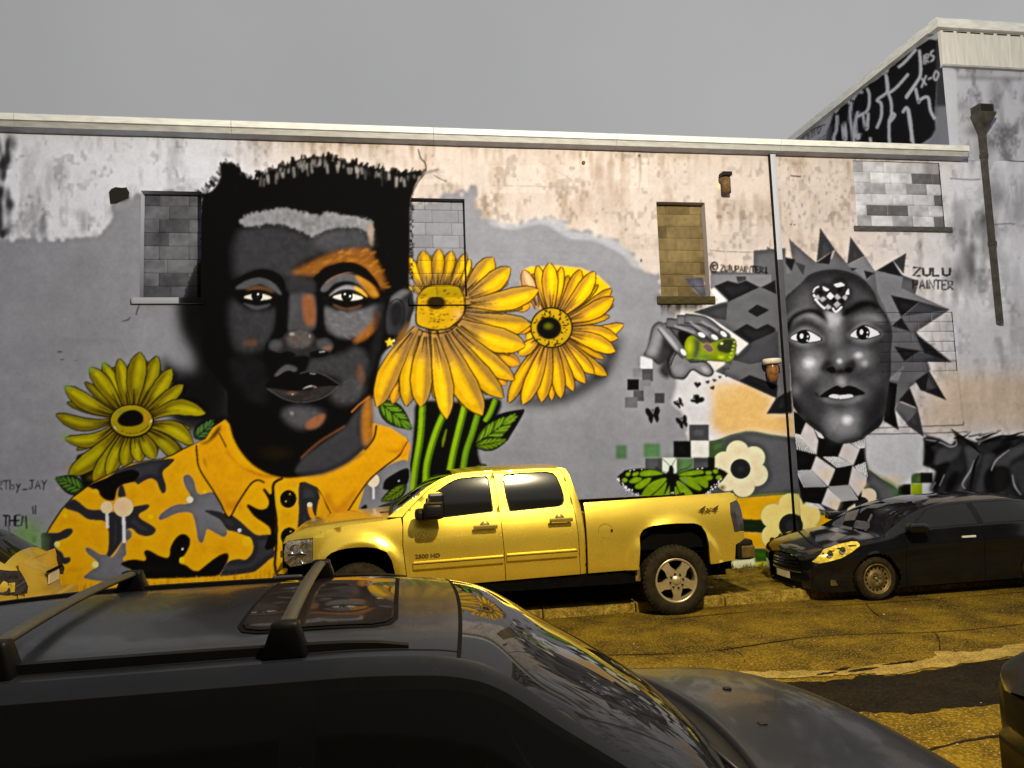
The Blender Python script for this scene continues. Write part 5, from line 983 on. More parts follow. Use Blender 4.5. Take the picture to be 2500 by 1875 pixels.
# far pavement: a strip of trodden earth behind separate kerb stones
PV_Y0, WY = 9.04, 10.85
vv, ff = [], []; nx_, ny_ = 260, 14
for i in range(nx_ + 1):
    for j in range(ny_ + 1):
        x = -14 + i * 28 / nx_; y = PV_Y0 + j * (WY + .05 - PV_Y0) / ny_; r1 = math.sin(x * 3.1 + j) * .006 + math.sin(x * 7.7 - j * 2.1) * .004
        vv.append((x, y, .115 + r1 - .012 * j / ny_ + (.012 if 0 < j < 4 and (i * 7 + j * 3) % 5 == 0 else 0)))
for i in range(nx_):
    for j in range(ny_): a = i * (ny_ + 1) + j; ff.append((a, a + ny_ + 1, a + ny_ + 2, a + 1))
pv = from_py('pavement', vv, ff, M_DIRT, None, True); pv['kind'] = 'structure'
rk = np.random.RandomState(14)
kerb_meshes = []
for k in range(4):
    bm = bmesh.new(); bx(bm, -.595, .595, 0, .155, -.05, .122, .018)
    for v in bm.verts: v.co += Vector((rk.uniform(-.004, .004), rk.uniform(-.006, .006), rk.uniform(-.006, .006)))
    me = bpy.data.meshes.new('kerb_stone'); bmesh.ops.recalc_face_normals(bm, faces=bm.faces); bm.to_mesh(me); bm.free(); me.materials.append(M_KERB); kerb_meshes.append(me)
for i in range(22):
    o = link(bpy.data.objects.new('kerb_stone', kerb_meshes[i % 4]), pv); o.location = (-13.4 + i * 1.205, 8.885 + rk.uniform(-.008, .008), rk.uniform(-.008, .004)); o.rotation_euler = (0, 0, rk.uniform(-.004, .004))

# ------------------------------------------------------------------ warehouse with the mural
WALL_LIGHT = np.array([1.22, 1.09, .755], np.float32)      # tint of the lamp on white plaster, taken out of the paint colours
def wall_to_sheet(X, Z, Y=None):
    Y = np.full_like(X, WY) if Y is None else Y
    dx, dy, dz = X - CAM.x, Y - CAM.y, Z - CAM.z
    q = dx * AF.x + dy * AF.y + dz * AF.z
    return 1250 + FPX * (dx * AR.x + dy * AR.y + dz * AR.z) / q, 937.5 - FPX * (dx * AU.x + dy * AU.y + dz * AU.z) / q
def sample(sh, px, py):
    x = np.clip(px - sh.x0, 0, sh.w - 1.01); y = np.clip(py - sh.y0, 0, sh.h - 1.01)
    xi, yi = x.astype(int), y.astype(int); fx, fy = (x - xi)[..., None], (y - yi)[..., None]
    a = sh.a
    return (a[yi, xi] * (1 - fx) + a[yi, xi + 1] * fx) * (1 - fy) + (a[yi + 1, xi] * (1 - fx) + a[yi + 1, xi + 1] * fx) * fy
def sample_id(sh, px, py):
    return sh.id[np.clip(py - sh.y0, 0, sh.h - 1).astype(int), np.clip(px - sh.x0, 0, sh.w - 1).astype(int)]
M_WALL = attr_mat('painted_plaster'); M_BLOCK = attr_mat('painted_blockwork', .9, .35, 45.)
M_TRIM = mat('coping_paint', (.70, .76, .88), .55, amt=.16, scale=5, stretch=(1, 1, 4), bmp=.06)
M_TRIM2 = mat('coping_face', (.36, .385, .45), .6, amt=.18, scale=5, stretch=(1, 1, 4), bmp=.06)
M_DARKW = mat('shaded_plaster', (.05, .048, .045), .95, amt=.3)
def grid_mesh(name, V, F, C, m, parent, smooth_=False):
    me = bpy.data.meshes.new(name); nv, nf = len(V), len(F)
    me.vertices.add(nv); me.vertices.foreach_set('co', np.asarray(V, np.float32).ravel())
    me.loops.add(nf * 4); me.loops.foreach_set('vertex_index', np.asarray(F, np.int32).ravel())
    me.polygons.add(nf); me.polygons.foreach_set('loop_start', np.arange(0, nf * 4, 4, dtype=np.int32))
    me.update(calc_edges=True); me.validate()
    at = me.attributes.new('paint', 'FLOAT_COLOR', 'POINT'); c4 = np.ones((nv, 4), np.float32); c4[:, :3] = C; at.data.foreach_set('color', c4.ravel())
    return mobj(name, me, m, parent, smooth_)
wh = thing('painted_warehouse', 'long warehouse wall with large street mural, bricked-up windows and pale coping', 'building', (0, WY, 0))
# everything under the warehouse is stored relative to its base
def WL(V): V = np.asarray(V, np.float32).copy(); V[:, 1] -= WY; return V
HOLES = [(-3.77, -2.925, 4.50, 6.115), (.185, 1.02, 4.50, 6.08), (4.19, 5.035, 4.50, 6.095), (7.80, 9.48, 5.73, 6.90), (8.02, 9.47, 3.19, 4.22)]
STEP = .0132
XS = np.arange(-6.4, 10.9, STEP); ZS = np.arange(.06, 6.985, STEP)
for h in HOLES:
    for v in h[:2]: XS[np.abs(XS - v).argmin()] = v
    for v in h[2:]: ZS[np.abs(ZS - v).argmin()] = v
nX, nZ = len(XS), len(ZS)
GX, GZ = np.meshgrid(XS, ZS, indexing='ij')
px, py = wall_to_sheet(GX, GZ)
Cw = sample(S, px, py) / WALL_LIGHT
cx_, cz_ = (GX[:-1, :-1] + GX[1:, 1:]) / 2, (GZ[:-1, :-1] + GZ[1:, 1:]) / 2
cid = sample_id(S, *wall_to_sheet(cx_, cz_)).astype(int)
for (a, b, c, d) in HOLES: cid[(cx_ > a) & (cx_ < b) & (cz_ > c) & (cz_ < d)] = -1
vid = np.arange(nX * nZ).reshape(nX, nZ)
quads = np.stack([vid[:-1, :-1], vid[1:, :-1], vid[1:, 1:], vid[:-1, 1:]], -1).reshape(-1, 4)
cidf = cid.reshape(-1)
# gentle unevenness of the old plaster
YO = (np.sin(GX * 2.1 + 1.3 * np.sin(GZ * 1.7)) * .004 + np.sin(GX * 5.3 - GZ * 3.9) * .002)
fade = np.ones_like(GX)
for (a, b, c, d) in HOLES: fade *= np.clip(np.maximum.reduce([a - GX, GX - b, c - GZ, GZ - d]) / .1, 0, 1)
Vall = np.stack([GX, YO * fade, GZ], -1).reshape(-1, 3); Call = Cw.reshape(-1, 3)
PLAB = {'painted_sunflower#right': 'golden painted sunflower with full round head', 'painted_sunflower#middle': 'largest golden painted sunflower with drooping petals beside the ear', 'painted_sunflower#left': 'greenish yellow painted sunflower above the shoulder',
        'painted_leaves#stems': 'painted green stems and leaves below the big sunflower', 'painted_portrait#man': 'painted portrait of a man in yellow camouflage shirt', 'painted_figure#star': 'painted grey star burst and checkered neck', 'painted_waves#bands': 'painted yellow, green and grey wave bands',
        'painted_daisy#grey': 'painted cream daisy on grey band', 'painted_daisy#yellow': 'painted yellow daisy across the downpipe', 'painted_daisy#small': 'small painted cream daisy beside the checkered neck', 'painted_face#figure': 'painted grey face with heart of facets on the brow',
        'painted_hand#can': 'painted grey hand tipping a green can', 'painted_butterfly#green': 'painted green and black butterfly', 'painted_tag#dark': 'dark painted graffiti letters'}
inv = {v: k for k, v in IDS.items()}
for ident in np.unique(cidf):
    if ident < 0: continue
    q = quads[cidf == ident]; used, invx = np.unique(q, return_inverse=True)
    nm = 'plaster_wall' if ident == 0 else inv[ident].split('#')[0]
    o = grid_mesh(nm, Vall[used], invx.reshape(-1, 4), Call[used], M_WALL, wh)
    if ident: o['label'] = PLAB[inv[ident]]
# coarse continuation of the wall out of frame
def coarse(name, x0, x1, z0, z1, parent, step=.05, y=0., m=M_WALL, gain=1.):
    xs = np.linspace(x0, x1, max(2, int((x1 - x0) / step) + 1)); zs = np.linspace(z0, z1, max(2, int((z1 - z0) / step) + 1)); X, Z = np.meshgrid(xs, zs, indexing='ij')
    C = sample(S, *wall_to_sheet(X, Z)) / WALL_LIGHT * gain; n_ = np.arange(X.size).reshape(X.shape)
    return grid_mesh(name, np.stack([X, np.full_like(X, y), Z], -1).reshape(-1, 3), np.stack([n_[:-1, :-1], n_[1:, :-1], n_[1:, 1:], n_[:-1, 1:]], -1).reshape(-1, 4), C.reshape(-1, 3), m, parent)
coarse('plaster_wall', -14, XS[0], .06, 6.985, wh); coarse('plaster_wall', XS[-1], 16, .06, 6.985, wh)
box('wall_core', -14, 16, .30, .5, .0, 6.9, M_DARKW, wh)
# bricked-up openings: jambs, single blocks, sill
def block_mesh(x0, x1, z0, z1, y, fn, dep=.06, st=.02, sides=.8):
    nx = max(2, int(round((x1 - x0) / st)) + 1); nz = max(2, int(round((z1 - z0) / st)) + 1)
    X, Z = np.meshgrid(np.linspace(x0, x1, nx), np.linspace(z0, z1, nz), indexing='ij')
    Yf = np.full_like(X, y); e = np.minimum.reduce([X - x0, x1 - X, Z - z0, z1 - Z]); Yf += np.clip(.006 - e, 0, .006)   # eased arris
    V = np.stack([X, Yf, Z], -1).reshape(-1, 3); n_ = np.arange(X.size).reshape(X.shape)
    F = np.stack([n_[:-1, :-1], n_[1:, :-1], n_[1:, 1:], n_[:-1, 1:]], -1).reshape(-1, 4); C = fn(X, Z).reshape(-1, 3)
    # side faces
    ring = [n_[0, 0], n_[-1, 0], n_[-1, -1], n_[0, -1]]; base = len(V)
    V = np.concatenate([V, [(V[r][0], y + dep, V[r][2]) for r in ring]]); C = np.concatenate([C, C[ring] * sides]) if sides > .1 else np.concatenate([C, np.full((4, 3), .012)])
    if sides > .1: F = np.concatenate([F, [[ring[(k + 1) % 4], ring[k], base + k, base + (k + 1) % 4] for k in range(4)]])
    else:
        b2 = len(V); V = np.concatenate([V, V[ring]]); C = np.concatenate([C, np.full((4, 3), .012)]); F = np.concatenate([F, [[b2 + (k + 1) % 4, b2 + k, base + k, base + (k + 1) % 4] for k in range(4)]])
    return V, F, C
def paint_fn(gain=1., mixer=None):
    def f(X, Z):
        p = wall_to_sheet(X, Z); c = sample(S, *p) / WALL_LIGHT * gain
        return mixer(X, Z, c, sample_id(S, *p)) if mixer else c
    return f
def opening(h, depth, seed, tones, mixer_of, label, rows=None, name='window', bl=.42, bh=.205, gap=.007, jamb=True):
    x0, x1, z0, z1 = h; r = np.random.RandomState(seed)
    root = box(name, x0 - .001, x1 + .001, depth + .05, depth + .12, z0, z1, M_DARKW, wh); root['label'] = label
    if jamb:
        for nm, q in (('jamb', (x0, x0, z0, z1)), ('jamb', (x1, x1, z0, z1)), ('head', (x0, x1, z1, z1)), ('sill_face', (x0, x1, z0, z0))):
            a, b, c, d = q
            V = [(a, -.002, c), (b, -.002, d), (b, depth + .06, d), (a, depth + .06, c)]
            cc = sample(S, *wall_to_sheet(np.array([v[0] for v in V]), np.array([v[2] for v in V]))) / WALL_LIGHT * .8
            grid_mesh(nm, V, [(0, 1, 2, 3)], cc, M_WALL, root)
    # mortar bed just behind the block faces
    V, F, C = block_mesh(x0, x1, z0, z1, depth + .014, paint_fn(.75, mixer_of(tones[0] * .8)), .03); grid_mesh('mortar', V, F, C, M_BLOCK, root)
    z = z0; k = 0
    while z < z1 - .03:
        zt = min(z + bh, z1); x = x0 - (bl * .5 if k % 2 else r.uniform(0, .12))
        while x < x1 - .02:
            a, b = max(x, x0), min(x + bl, x1)
            if b - a > .03:
                t = tones[r.randint(len(tones))] * r.uniform(.9, 1.1)
                V, F, C = block_mesh(a + gap / 2, b - gap / 2, z + gap / 2, zt - gap / 2, depth + r.uniform(-.004, .004), paint_fn(1., mixer_of(t)))
                grid_mesh('block', V, F, C, M_BLOCK, root)
            x += bl
        z += bh; k += 1
    return root
def mix_raw(base):
    b0 = lin(base)
    def of(t):
        def mxr(X, Z, c, idn):
            lum = c.mean(-1, keepdims=True); pq = wall_to_sheet(X, Z); iy = np.clip(pq[1] - SY0, 0, SH - 1).astype(int); ix = np.clip(pq[0] - SX0, 0, SW - 1).astype(int); n_ = 1 + .5 * (noise2((30, 22), 91)[iy, ix] - .5) + .35 * (noise2(8, 92)[iy, ix] - .5)
            raw = (b0 * t / WALL_LIGHT)[None, None] * n_[..., None]
            painted = ((idn > 0) | (lum[..., 0] < .045))[..., None]
            return np.where(painted, c, raw)
        return mxr
    return of
def mix_paint(t): return lambda X, Z, c, idn: c * t
opening(HOLES[0], .14, 1, [.9, 1.0, 1.06, .95, .6], mix_raw((104, 104, 104)), 'bricked-up window left of the painted head', name='window')
opening(HOLES[1], .12, 2, [1., .97, 1.03], mix_paint, 'bricked-up window half covered by the painted sunflower', name='window')
opening(HOLES[2], .14, 3, [.85, 1., 1.08, .6, .95], mix_raw((126, 108, 68)), 'bricked-up window with bare ochre blocks', name='window')
opening(HOLES[3], .006, 4, [1.05, 1.0, .95, 1.0, 1.02, .5, .22, .7], mix_raw((206, 204, 200)), 'patch of grey and whitewashed blocks below the coping', name='block_patch', bl=.40, bh=.195, gap=.012, jamb=False)
opening(HOLES[4], .004, 5, [1., .98, 1.02], mix_paint, 'flush bricked opening behind the grey star points', name='block_patch', bl=.42, bh=.172, gap=.012, jamb=False)
def sampled_box(name, x0, x1, y0, y1, z0, z1, parent, fn, st=.02, sides=.8):
    V, F, C = block_mesh(x0, x1, z0, z1, y0, fn, y1 - y0, st, sides); return grid_mesh(name, V, F, C, M_BLOCK, parent)
lit = lambda c: (lambda X, Z: np.broadcast_to(lin(c) / WALL_LIGHT, X.shape + (3,)).copy() * (1 + .2 * np.sin(X * 31) * np.sin(Z * 60 + X * 9))[..., None])
sampled_box('window_sill', -3.87, -2.87, -.05, .1, 4.41, 4.50, wh, paint_fn(1., lambda X, Z, c, i: np.where((c.mean(-1, keepdims=True) < .06), c, np.broadcast_to(lin((168, 168, 166)) / WALL_LIGHT, c.shape))))
sampled_box('window_sill', .12, 1.08, -.05, .1, 4.38, 4.50, wh, paint_fn(.95))
sampled_box('window_sill', 4.11, 5.10, -.05, .1, 4.38, 4.50, wh, lit((70, 62, 36)))
sampled_box('window_sill', 7.72, 9.60, -.035, .02, 5.64, 5.728, wh, lit((84, 80, 74)))
# downpipe over the mural
sampled_box('downpipe', 6.222, 6.318, -.09, .0, .10, 6.94, wh, paint_fn(1., lambda X, Z, c, i: np.where((Z > 5.12)[..., None], np.broadcast_to(lin((196, 196, 192)) / WALL_LIGHT, c.shape), c * .72)), sides=0.)  # side faces near black: the shadow line beside the pipe is painted in
# coping in lengths
xs_ = [-14, -11.2, -8.3, -5.4, -2.45, .55, 3.5, 6.35, 9.9]
for a, b in zip(xs_, xs_[1:]):
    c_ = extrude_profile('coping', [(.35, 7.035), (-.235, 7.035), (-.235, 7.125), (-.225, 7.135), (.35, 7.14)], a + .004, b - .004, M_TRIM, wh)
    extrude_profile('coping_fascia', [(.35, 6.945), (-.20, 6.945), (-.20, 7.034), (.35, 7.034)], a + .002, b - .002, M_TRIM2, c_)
box('roof', -14, 9.7, .36, 9.0, 6.85, 6.95, mat('roof_felt', (.06, .06, .06), .9), wh)
# pipe stubs and fixtures on the wall
M_RUST = mat('rusty_iron', (.12, .07, .035), .85, amt=.5, scale=20, bmp=.4); M_PALE = mat('pale_enamel', (.62, .60, .55), .5, amt=.15)
M_HOLE = mat('hole_black', (.006, .006, .006), .95, amt=0)  # flat near-black, stands in for the shade inside holes and slots
from_py('vent_hole', [(a, -.005, b) for a, b in ((-4.21, 6.08), (-4.18, 6.13), (-4.12, 6.16), (-4.03, 6.15), (-3.97, 6.16), (-3.93, 6.08), (-3.94, 5.99), (-4.02, 5.96), (-4.10, 5.91), (-4.19, 5.90), (-4.20, 5.98))], [tuple(range(11))], M_HOLE, wh)
v_ = tube('vent_pipe', [(5.37, .05, 6.47), (5.37, -.10, 6.47), (5.37, -.13, 6.44), (5.37, -.13, 6.22)], .075, M_RUST, wh, 14); box('vent_cap', 5.29, 5.45, -.21, -.05, 6.50, 6.56, M_HOLE, v_)
lathe('vent_flange', [(0, -.01), (.115, -.01), (.12, .01)], M_PALE, v_, 18, (5.37, 0, 6.40))
f_ = lathe('wall_light', [(0, .40), (.14, .40), (.15, .37), (.145, .32), (.09, .31)], M_PALE, wh, 20, (5.95, -.17, 3.03), 'z'); lathe('amber_globe', [(.085, .31), (.10, .22), (.085, .10), (.05, .03), (0, .02)], mat('amber_glass', (.20, .09, .025), .25, amt=.5, scale=25), f_, 18, (5.95, -.17, 3.03), 'z')
box('wall_bracket', 5.92, 5.98, -.17, .0, 3.33, 3.39, M_RUST, f_)
tube('conduit_stub', [(2.98, .02, 7.0 - .28), (2.98, -.03, 6.72)], .03, M_RUST, wh, 8)

# ------------------------------------------------------------------ taller building on the right
TX = 9.72
tb = thing('tall_block', 'taller stained building on the right with graffiti side wall and white metal fascia', 'building', (TX, WY, 0))
S_main = S
_S3 = Sheet(2280, -40, 620, 620); S = _S3
yy, xx = np.mgrid[0:620, 0:620].astype(np.float32)
nA = noise2((46, 60), 61)[:620, :620]; nB = noise2((14, 30), 62)[:620, :620]; nC = noise2((5, 7), 63)[:620, :620]
bb = lin((196, 196, 194)) * np.ones((620, 620, 1), np.float32); dd = lin((92, 92, 92))
k_ = np.clip((nA * .5 + nB * .32 + nC * .18 - .48) * 4, 0, 1)[..., None]; S.a[:] = bb * (1 - k_ * .8) + dd * k_ * .8
r_ = np.random.RandomState(71)
for k in range(40): blob(r_.uniform(2330, 2560), r_.uniform(170, 560), r_.uniform(8, 36), r_.uniform(14, 60), (74, 74, 74), r_.uniform(.15, .5))
stroke(D_((1620, 590), (1800, 600), (2212, 610)), 8, (110, 110, 110), 4, True, None, .7)
fill(D_((1560, 500), (1690, 540), (1710, 1200), (1620, 1200)), (206, 206, 204), 2, .95, False)
fill(D_((1530, 880), (1600, 880), (1620, 1160), (1520, 1160)), (120, 120, 120), 4, .9, False)
def tall_face(name, x0, x1, z0, z1):
    xs = np.arange(x0, x1, .02); zs = np.arange(z0, z1, .02); X, Z = np.meshgrid(xs, zs, indexing='ij'); C = sample(_S3, *wall_to_sheet(X, Z)) / WALL_LIGHT
    n_ = np.arange(X.size).reshape(X.shape)
    return grid_mesh(name, np.stack([X - TX, np.zeros_like(X), Z], -1).reshape(-1, 3), np.stack([n_[:-1, :-1], n_[1:, :-1], n_[1:, 1:], n_[:-1, 1:]], -1).reshape(-1, 4), C.reshape(-1, 3), M_WALL, tb)
tall_face('front_wall', TX, 16.0, 6.97, 8.76)
# graffiti on the return wall
_S2 = Sheet(1840, 30, 520, 380); S = _S2
nA = noise2((40, 50), 81)[:380, :520]; S.a[:] = lin((176, 176, 174)) * (.7 + .5 * nA[..., None])
fill(D_((690, 1200), (700, 1000), (745, 860), (880, 720), (1000, 630), (1150, 520), (1230, 470), (1390, 360), (1480, 300), (1548, 310), (1560, 460), (1545, 560), (1525, 900), (1535, 1000), (1500, 1060), (1440, 1100), (1300, 1180)), (24, 24, 25), 1.2, 1, False)
fill(D_((1540, 300), (1700, 300), (1700, 900), (1530, 900)), (60, 60, 60), 2, 1, False); fill(D_((1535, 820), (1700, 820), (1700, 1200), (1440, 1200), (1440, 1110), (1500, 1070), (1535, 1000)), (128, 128, 128), 3, 1, False)
fill(D_((660, 1200), (690, 1010), (730, 960), (720, 1080), (700, 1200)), (80, 80, 80), 2, 1, False)
LN = (206, 206, 204)
for p in ([(755, 870), (790, 820), (850, 780), (870, 800)], [(770, 890), (765, 1000), (745, 1060), (755, 1150)], [(825, 940), (815, 1000), (830, 1080), (840, 1040), (825, 940)], [(890, 770), (930, 710), (970, 715)], [(880, 790), (870, 900), (890, 1020), (905, 1130)], [(930, 860), (910, 960), (920, 1040), (945, 1070)], [(1000, 680), (1020, 740), (1005, 850), (925, 900)], [(965, 870), (1000, 1000), (1010, 870)], [(1000, 640), (1060, 610), (1110, 570), (1140, 560)], [(1145, 570), (1160, 700), (1080, 770), (1110, 800), (1110, 900), (1075, 990)], [(1150, 560), (1170, 510), (1215, 485)], [(1150, 590), (1160, 700), (1185, 780), (1190, 880), (1170, 950), (1175, 1130)], [(1165, 720), (1210, 690), (1260, 640), (1320, 570)], [(1240, 520), (1290, 480), (1380, 380)], [(1405, 385), (1415, 560), (1380, 640), (1300, 750)], [(1375, 680), (1400, 790), (1410, 770), (1470, 750), (1490, 850), (1525, 920)], [(1275, 870), (1310, 830), (1330, 950), (1350, 1060), (1360, 1140)], [(1320, 840), (1340, 960), (1345, 1090)], [(1025, 1060), (1035, 1140)], [(1170, 950), (1215, 890), (1190, 870)], [(905, 1030), (930, 1070), (945, 1030)], [(1380, 640), (1340, 700), (1300, 760)]):
    stroke(D_(p), 6.2, LN, .8)
text('NRS', *D_((1415, 440))[0], 8, 24, 4, 3.4, LN, 1, -.55); text('X-O', *D_((1420, 600))[0], 12, 24, 3, 3.6, LN, 1, -.5)
text('ABBO', *D_((500, 1060))[0], 9, 19, 3, 2.6, (40, 40, 40), 1, -.7); text('OKE', *D_((580, 1090))[0], 9, 15, 3, 2.6, (40, 40, 40), 1, -.45); stroke(D_((480, 1090), (560, 1010), (680, 960)), 3, (40, 40, 40))
ys = np.concatenate([np.arange(WY, 13, .025), np.arange(13, 19, .06)]); zs = np.arange(6.95, 9.43, .018); Yg, Zg = np.meshgrid(ys, zs, indexing='ij')
C = sample(_S2, *wall_to_sheet(np.full_like(Yg, TX), Zg, Yg)) / WALL_LIGHT; n_ = np.arange(Yg.size).reshape(Yg.shape)
grid_mesh('graffiti_wall', np.stack([np.zeros_like(Yg), Yg - WY, Zg], -1).reshape(-1, 3), np.stack([n_[:-1, :-1], n_[1:, :-1], n_[1:, 1:], n_[:-1, 1:]], -1).reshape(-1, 4), C.reshape(-1, 3), M_WALL, tb)
S = S_main
# fascia panels and cornice
M_FASC = mat('white_sheet_metal', (.64, .67, .76), .5, amt=.12, scale=3, stretch=(6, 1, .6), bmp=.03)
for k in range(20):
    a = -.02 + k * .275; pa = box('fascia_panel', a, a + .268, -.06, .02, 8.715, 9.36, M_FASC, tb, .006)
    box('fascia_slot', a + .05, a + .25, -.064, -.03, 9.325, 9.350, M_HOLE, pa)
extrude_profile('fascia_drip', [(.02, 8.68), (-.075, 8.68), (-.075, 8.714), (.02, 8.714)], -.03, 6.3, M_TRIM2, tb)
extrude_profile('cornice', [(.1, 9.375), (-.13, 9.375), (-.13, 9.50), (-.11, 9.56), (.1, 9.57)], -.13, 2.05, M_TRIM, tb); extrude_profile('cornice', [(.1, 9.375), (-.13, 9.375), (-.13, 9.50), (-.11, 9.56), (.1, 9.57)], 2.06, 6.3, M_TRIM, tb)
bm = bmesh.new(); bx(bm, -.125, .05, .11, 8.2, 9.40, 9.565); bm_obj('side_cornice', bm, M_TRIM, tb)
box('tall_roof', .06, 6.2, .11, 8.0, 9.3, 9.42, M_DARKW, tb); box('tall_core', .25, 6.2, .3, 8.0, 6.9, 9.3, M_DARKW, tb)
# rain hopper with downpipe
M_IRON = mat('dark_iron_pipe', (.045, .045, .046), .7, amt=.5, scale=9, bmp=.2)
hp = bmesh.new()
def ringq(z, hw, dpt): return [hp.verts.new((10.345 - TX + sx * hw, -.01 - (dpt if sy else 0), z)) for sx, sy in ((-1, 0), (1, 0), (1, 1), (-1, 1))]
rg = [ringq(7.93, .145, .20), ringq(7.78, .145, .20), ringq(7.78, .165, .22), ringq(7.75, .165, .22), ringq(7.60, .105, .16), ringq(7.45, .048, .09), ringq(7.05, .042, .088)]
for A, B in zip(rg, rg[1:]):
    for k in range(4): hp.faces.new((A[k], A[(k + 1) % 4], B[(k + 1) % 4], B[k]))
hp.faces.new(rg[0])
dp = bm_obj('rain_hopper', hp, M_IRON, tb)
box('hopper_mouth', 10.345 - TX - .12, 10.345 - TX + .12, -.216, -.19, 7.79, 7.915, M_HOLE, dp)
for a, b in ((5.45, 7.06), (4.0, 5.44)): box('drain_pipe', 10.345 - TX - .04, 10.345 - TX + .04, -.085, -.005, a, b, M_IRON, dp)
box('pipe_collar', 10.345 - TX - .05, 10.345 - TX + .05, -.098, 0, 7.0, 7.07, M_IRON, dp); box('pipe_collar', 10.345 - TX - .05, 10.345 - TX + .05, -.098, 0, 5.4, 5.47, M_IRON, dp)
# ------------------------------------------------------------------ the lit street lamp on the near pavement (behind the viewer)
lp = thing('street_lamp', 'tall grey street lamp with lit head above the near pavement', 'street lamp', (LAMP_POS.x + .3, LAMP_POS.y - 4.93, .08))
M_POLE = mat('galvanised_pole', (.25, .25, .24), .5, .6, amt=.2)
tube('pole', [(0, 0, 0), (0, 0, 4), (0, 0, 7.3)], .09, M_POLE, lp, 14, [.11, .09, .06]); lathe('pole_base', [(0, .0), (.2, .0), (.2, .05), (.13, .12), (.11, .5), (0, .5)], M_POLE, lp, 18, (0, 0, 0), 'z')
tube('arm', [(0, 0, 7.1), (-.02, .5, 7.55), (-.15, 2.4, 7.78), (-.3, 4.75, 7.86)], .035, M_POLE, lp, 10)
hd_ = bmesh.new(); bmesh.ops.create_uvsphere(hd_, u_segments=20, v_segments=12, radius=1.)
for v in hd_.verts: v.co = Vector((v.co.x * .16 - .3, v.co.y * .38 + 4.95, max(v.co.z, -.15) * .12 + 7.84))
bm_obj('lamp_head', hd_, M_POLE, lp, True)
m_, n_, b_ = new_mat('lit_lens'); b_.inputs['Base Color'].default_value = (1, .8, .45, 1); b_.inputs['Emission Color'].default_value = (1, .72, .28, 1); b_.inputs['Emission Strength'].default_value = 60
lathe('lamp_lens', [(0, -.03), (.07, -.028), (.12, 0), (0, .005)], m_, lp, 18, (-.3, 4.93, 7.815), 'z')
ld = bpy.data.lights.new('lamp_light', 'POINT'); ld.energy = LAMP_W; ld.color = LAMP_COL; ld.shadow_soft_size = .12
lo = link(bpy.data.objects.new('lamp_light', ld), lp); lo.location = (-.3, 4.93, 7.62)

# ------------------------------------------------------------------ added unseen brick building behind the viewer, darkens glass reflections and sky light
ob = thing('added_brick_building', 'added unseen dark brick building with plain windows across the street behind the viewer', 'building', (0, -9, 0))
M_BRK = mat('dark_brick', (.045, .036, .028), .9, amt=.4, scale=6, bmp=.3)
box('wall', -26, 26, -.4, 0, 0, 8.6, M_BRK, ob); box('roof', -26.2, 26.2, -8, .15, 8.6, 8.9, mat('dark_roof', (.03, .03, .03), .9), ob)
M_OWIN = mat('old_pane', (.01, .01, .012), .15, amt=0)
for k in range(10):
    for z in (1.2, 4.9):
        f_ = box('window', -22.5 + k * 4.8, -21 + k * 4.8, .0, .05, z, z + 1.9, mat('window_frame_paint', (.12, .11, .10), .7) if k == 0 and z < 2 else bpy.data.materials['window_frame_paint'], ob)
        box('pane', -22.42 + k * 4.8, -21.08 + k * 4.8, .05, .06, z + .08, z + 1.82, M_OWIN, f_)
# ------------------------------------------------------------------ shared vehicle materials
M_RUB = mat('tyre_rubber', (.020, .015, .007), .85, amt=.45, scale=14, bmp=.35, bscale=90, spec=.12)
M_BLKP = mat('black_plastic', (.006, .006, .006), .45, amt=.2, spec=.2)
M_UNDER = mat('underbody', (.003, .003, .003), .95, amt=.3, spec=.04)
M_GLASS = mat('tinted_glass', (.006, .006, .007), .03, amt=0, spec=.5)
M_TGLASS = mat('truck_window_glass', (.005, .005, .005), .11, amt=0, spec=.6)
M_CHROME = mat('chrome', (.55, .54, .52), .14, 1., amt=.15, scale=20)
M_ALLOY = mat('alloy_wheel', (.62, .52, .30), .32, .75, amt=.14, scale=16)
M_STEEL = mat('steel_wheel', (.20, .145, .05), .5, .6, amt=.35, scale=14)
M_LAMPC = mat('headlamp_reflector', (.62, .56, .44), .12, .9, amt=.45, scale=24, bmp=.6, bscale=30)
M_REDL = mat('smoked_tail_lens', (.035, .03, .034), .12, amt=.5, scale=18, coat=.6)
M_AMB = mat('amber_lens', (.85, .55, .06), .15, .2, amt=.5, scale=22, coat=.6)
M_PLATE = mat('number_plate', (.62, .55, .38), .5, amt=.12)

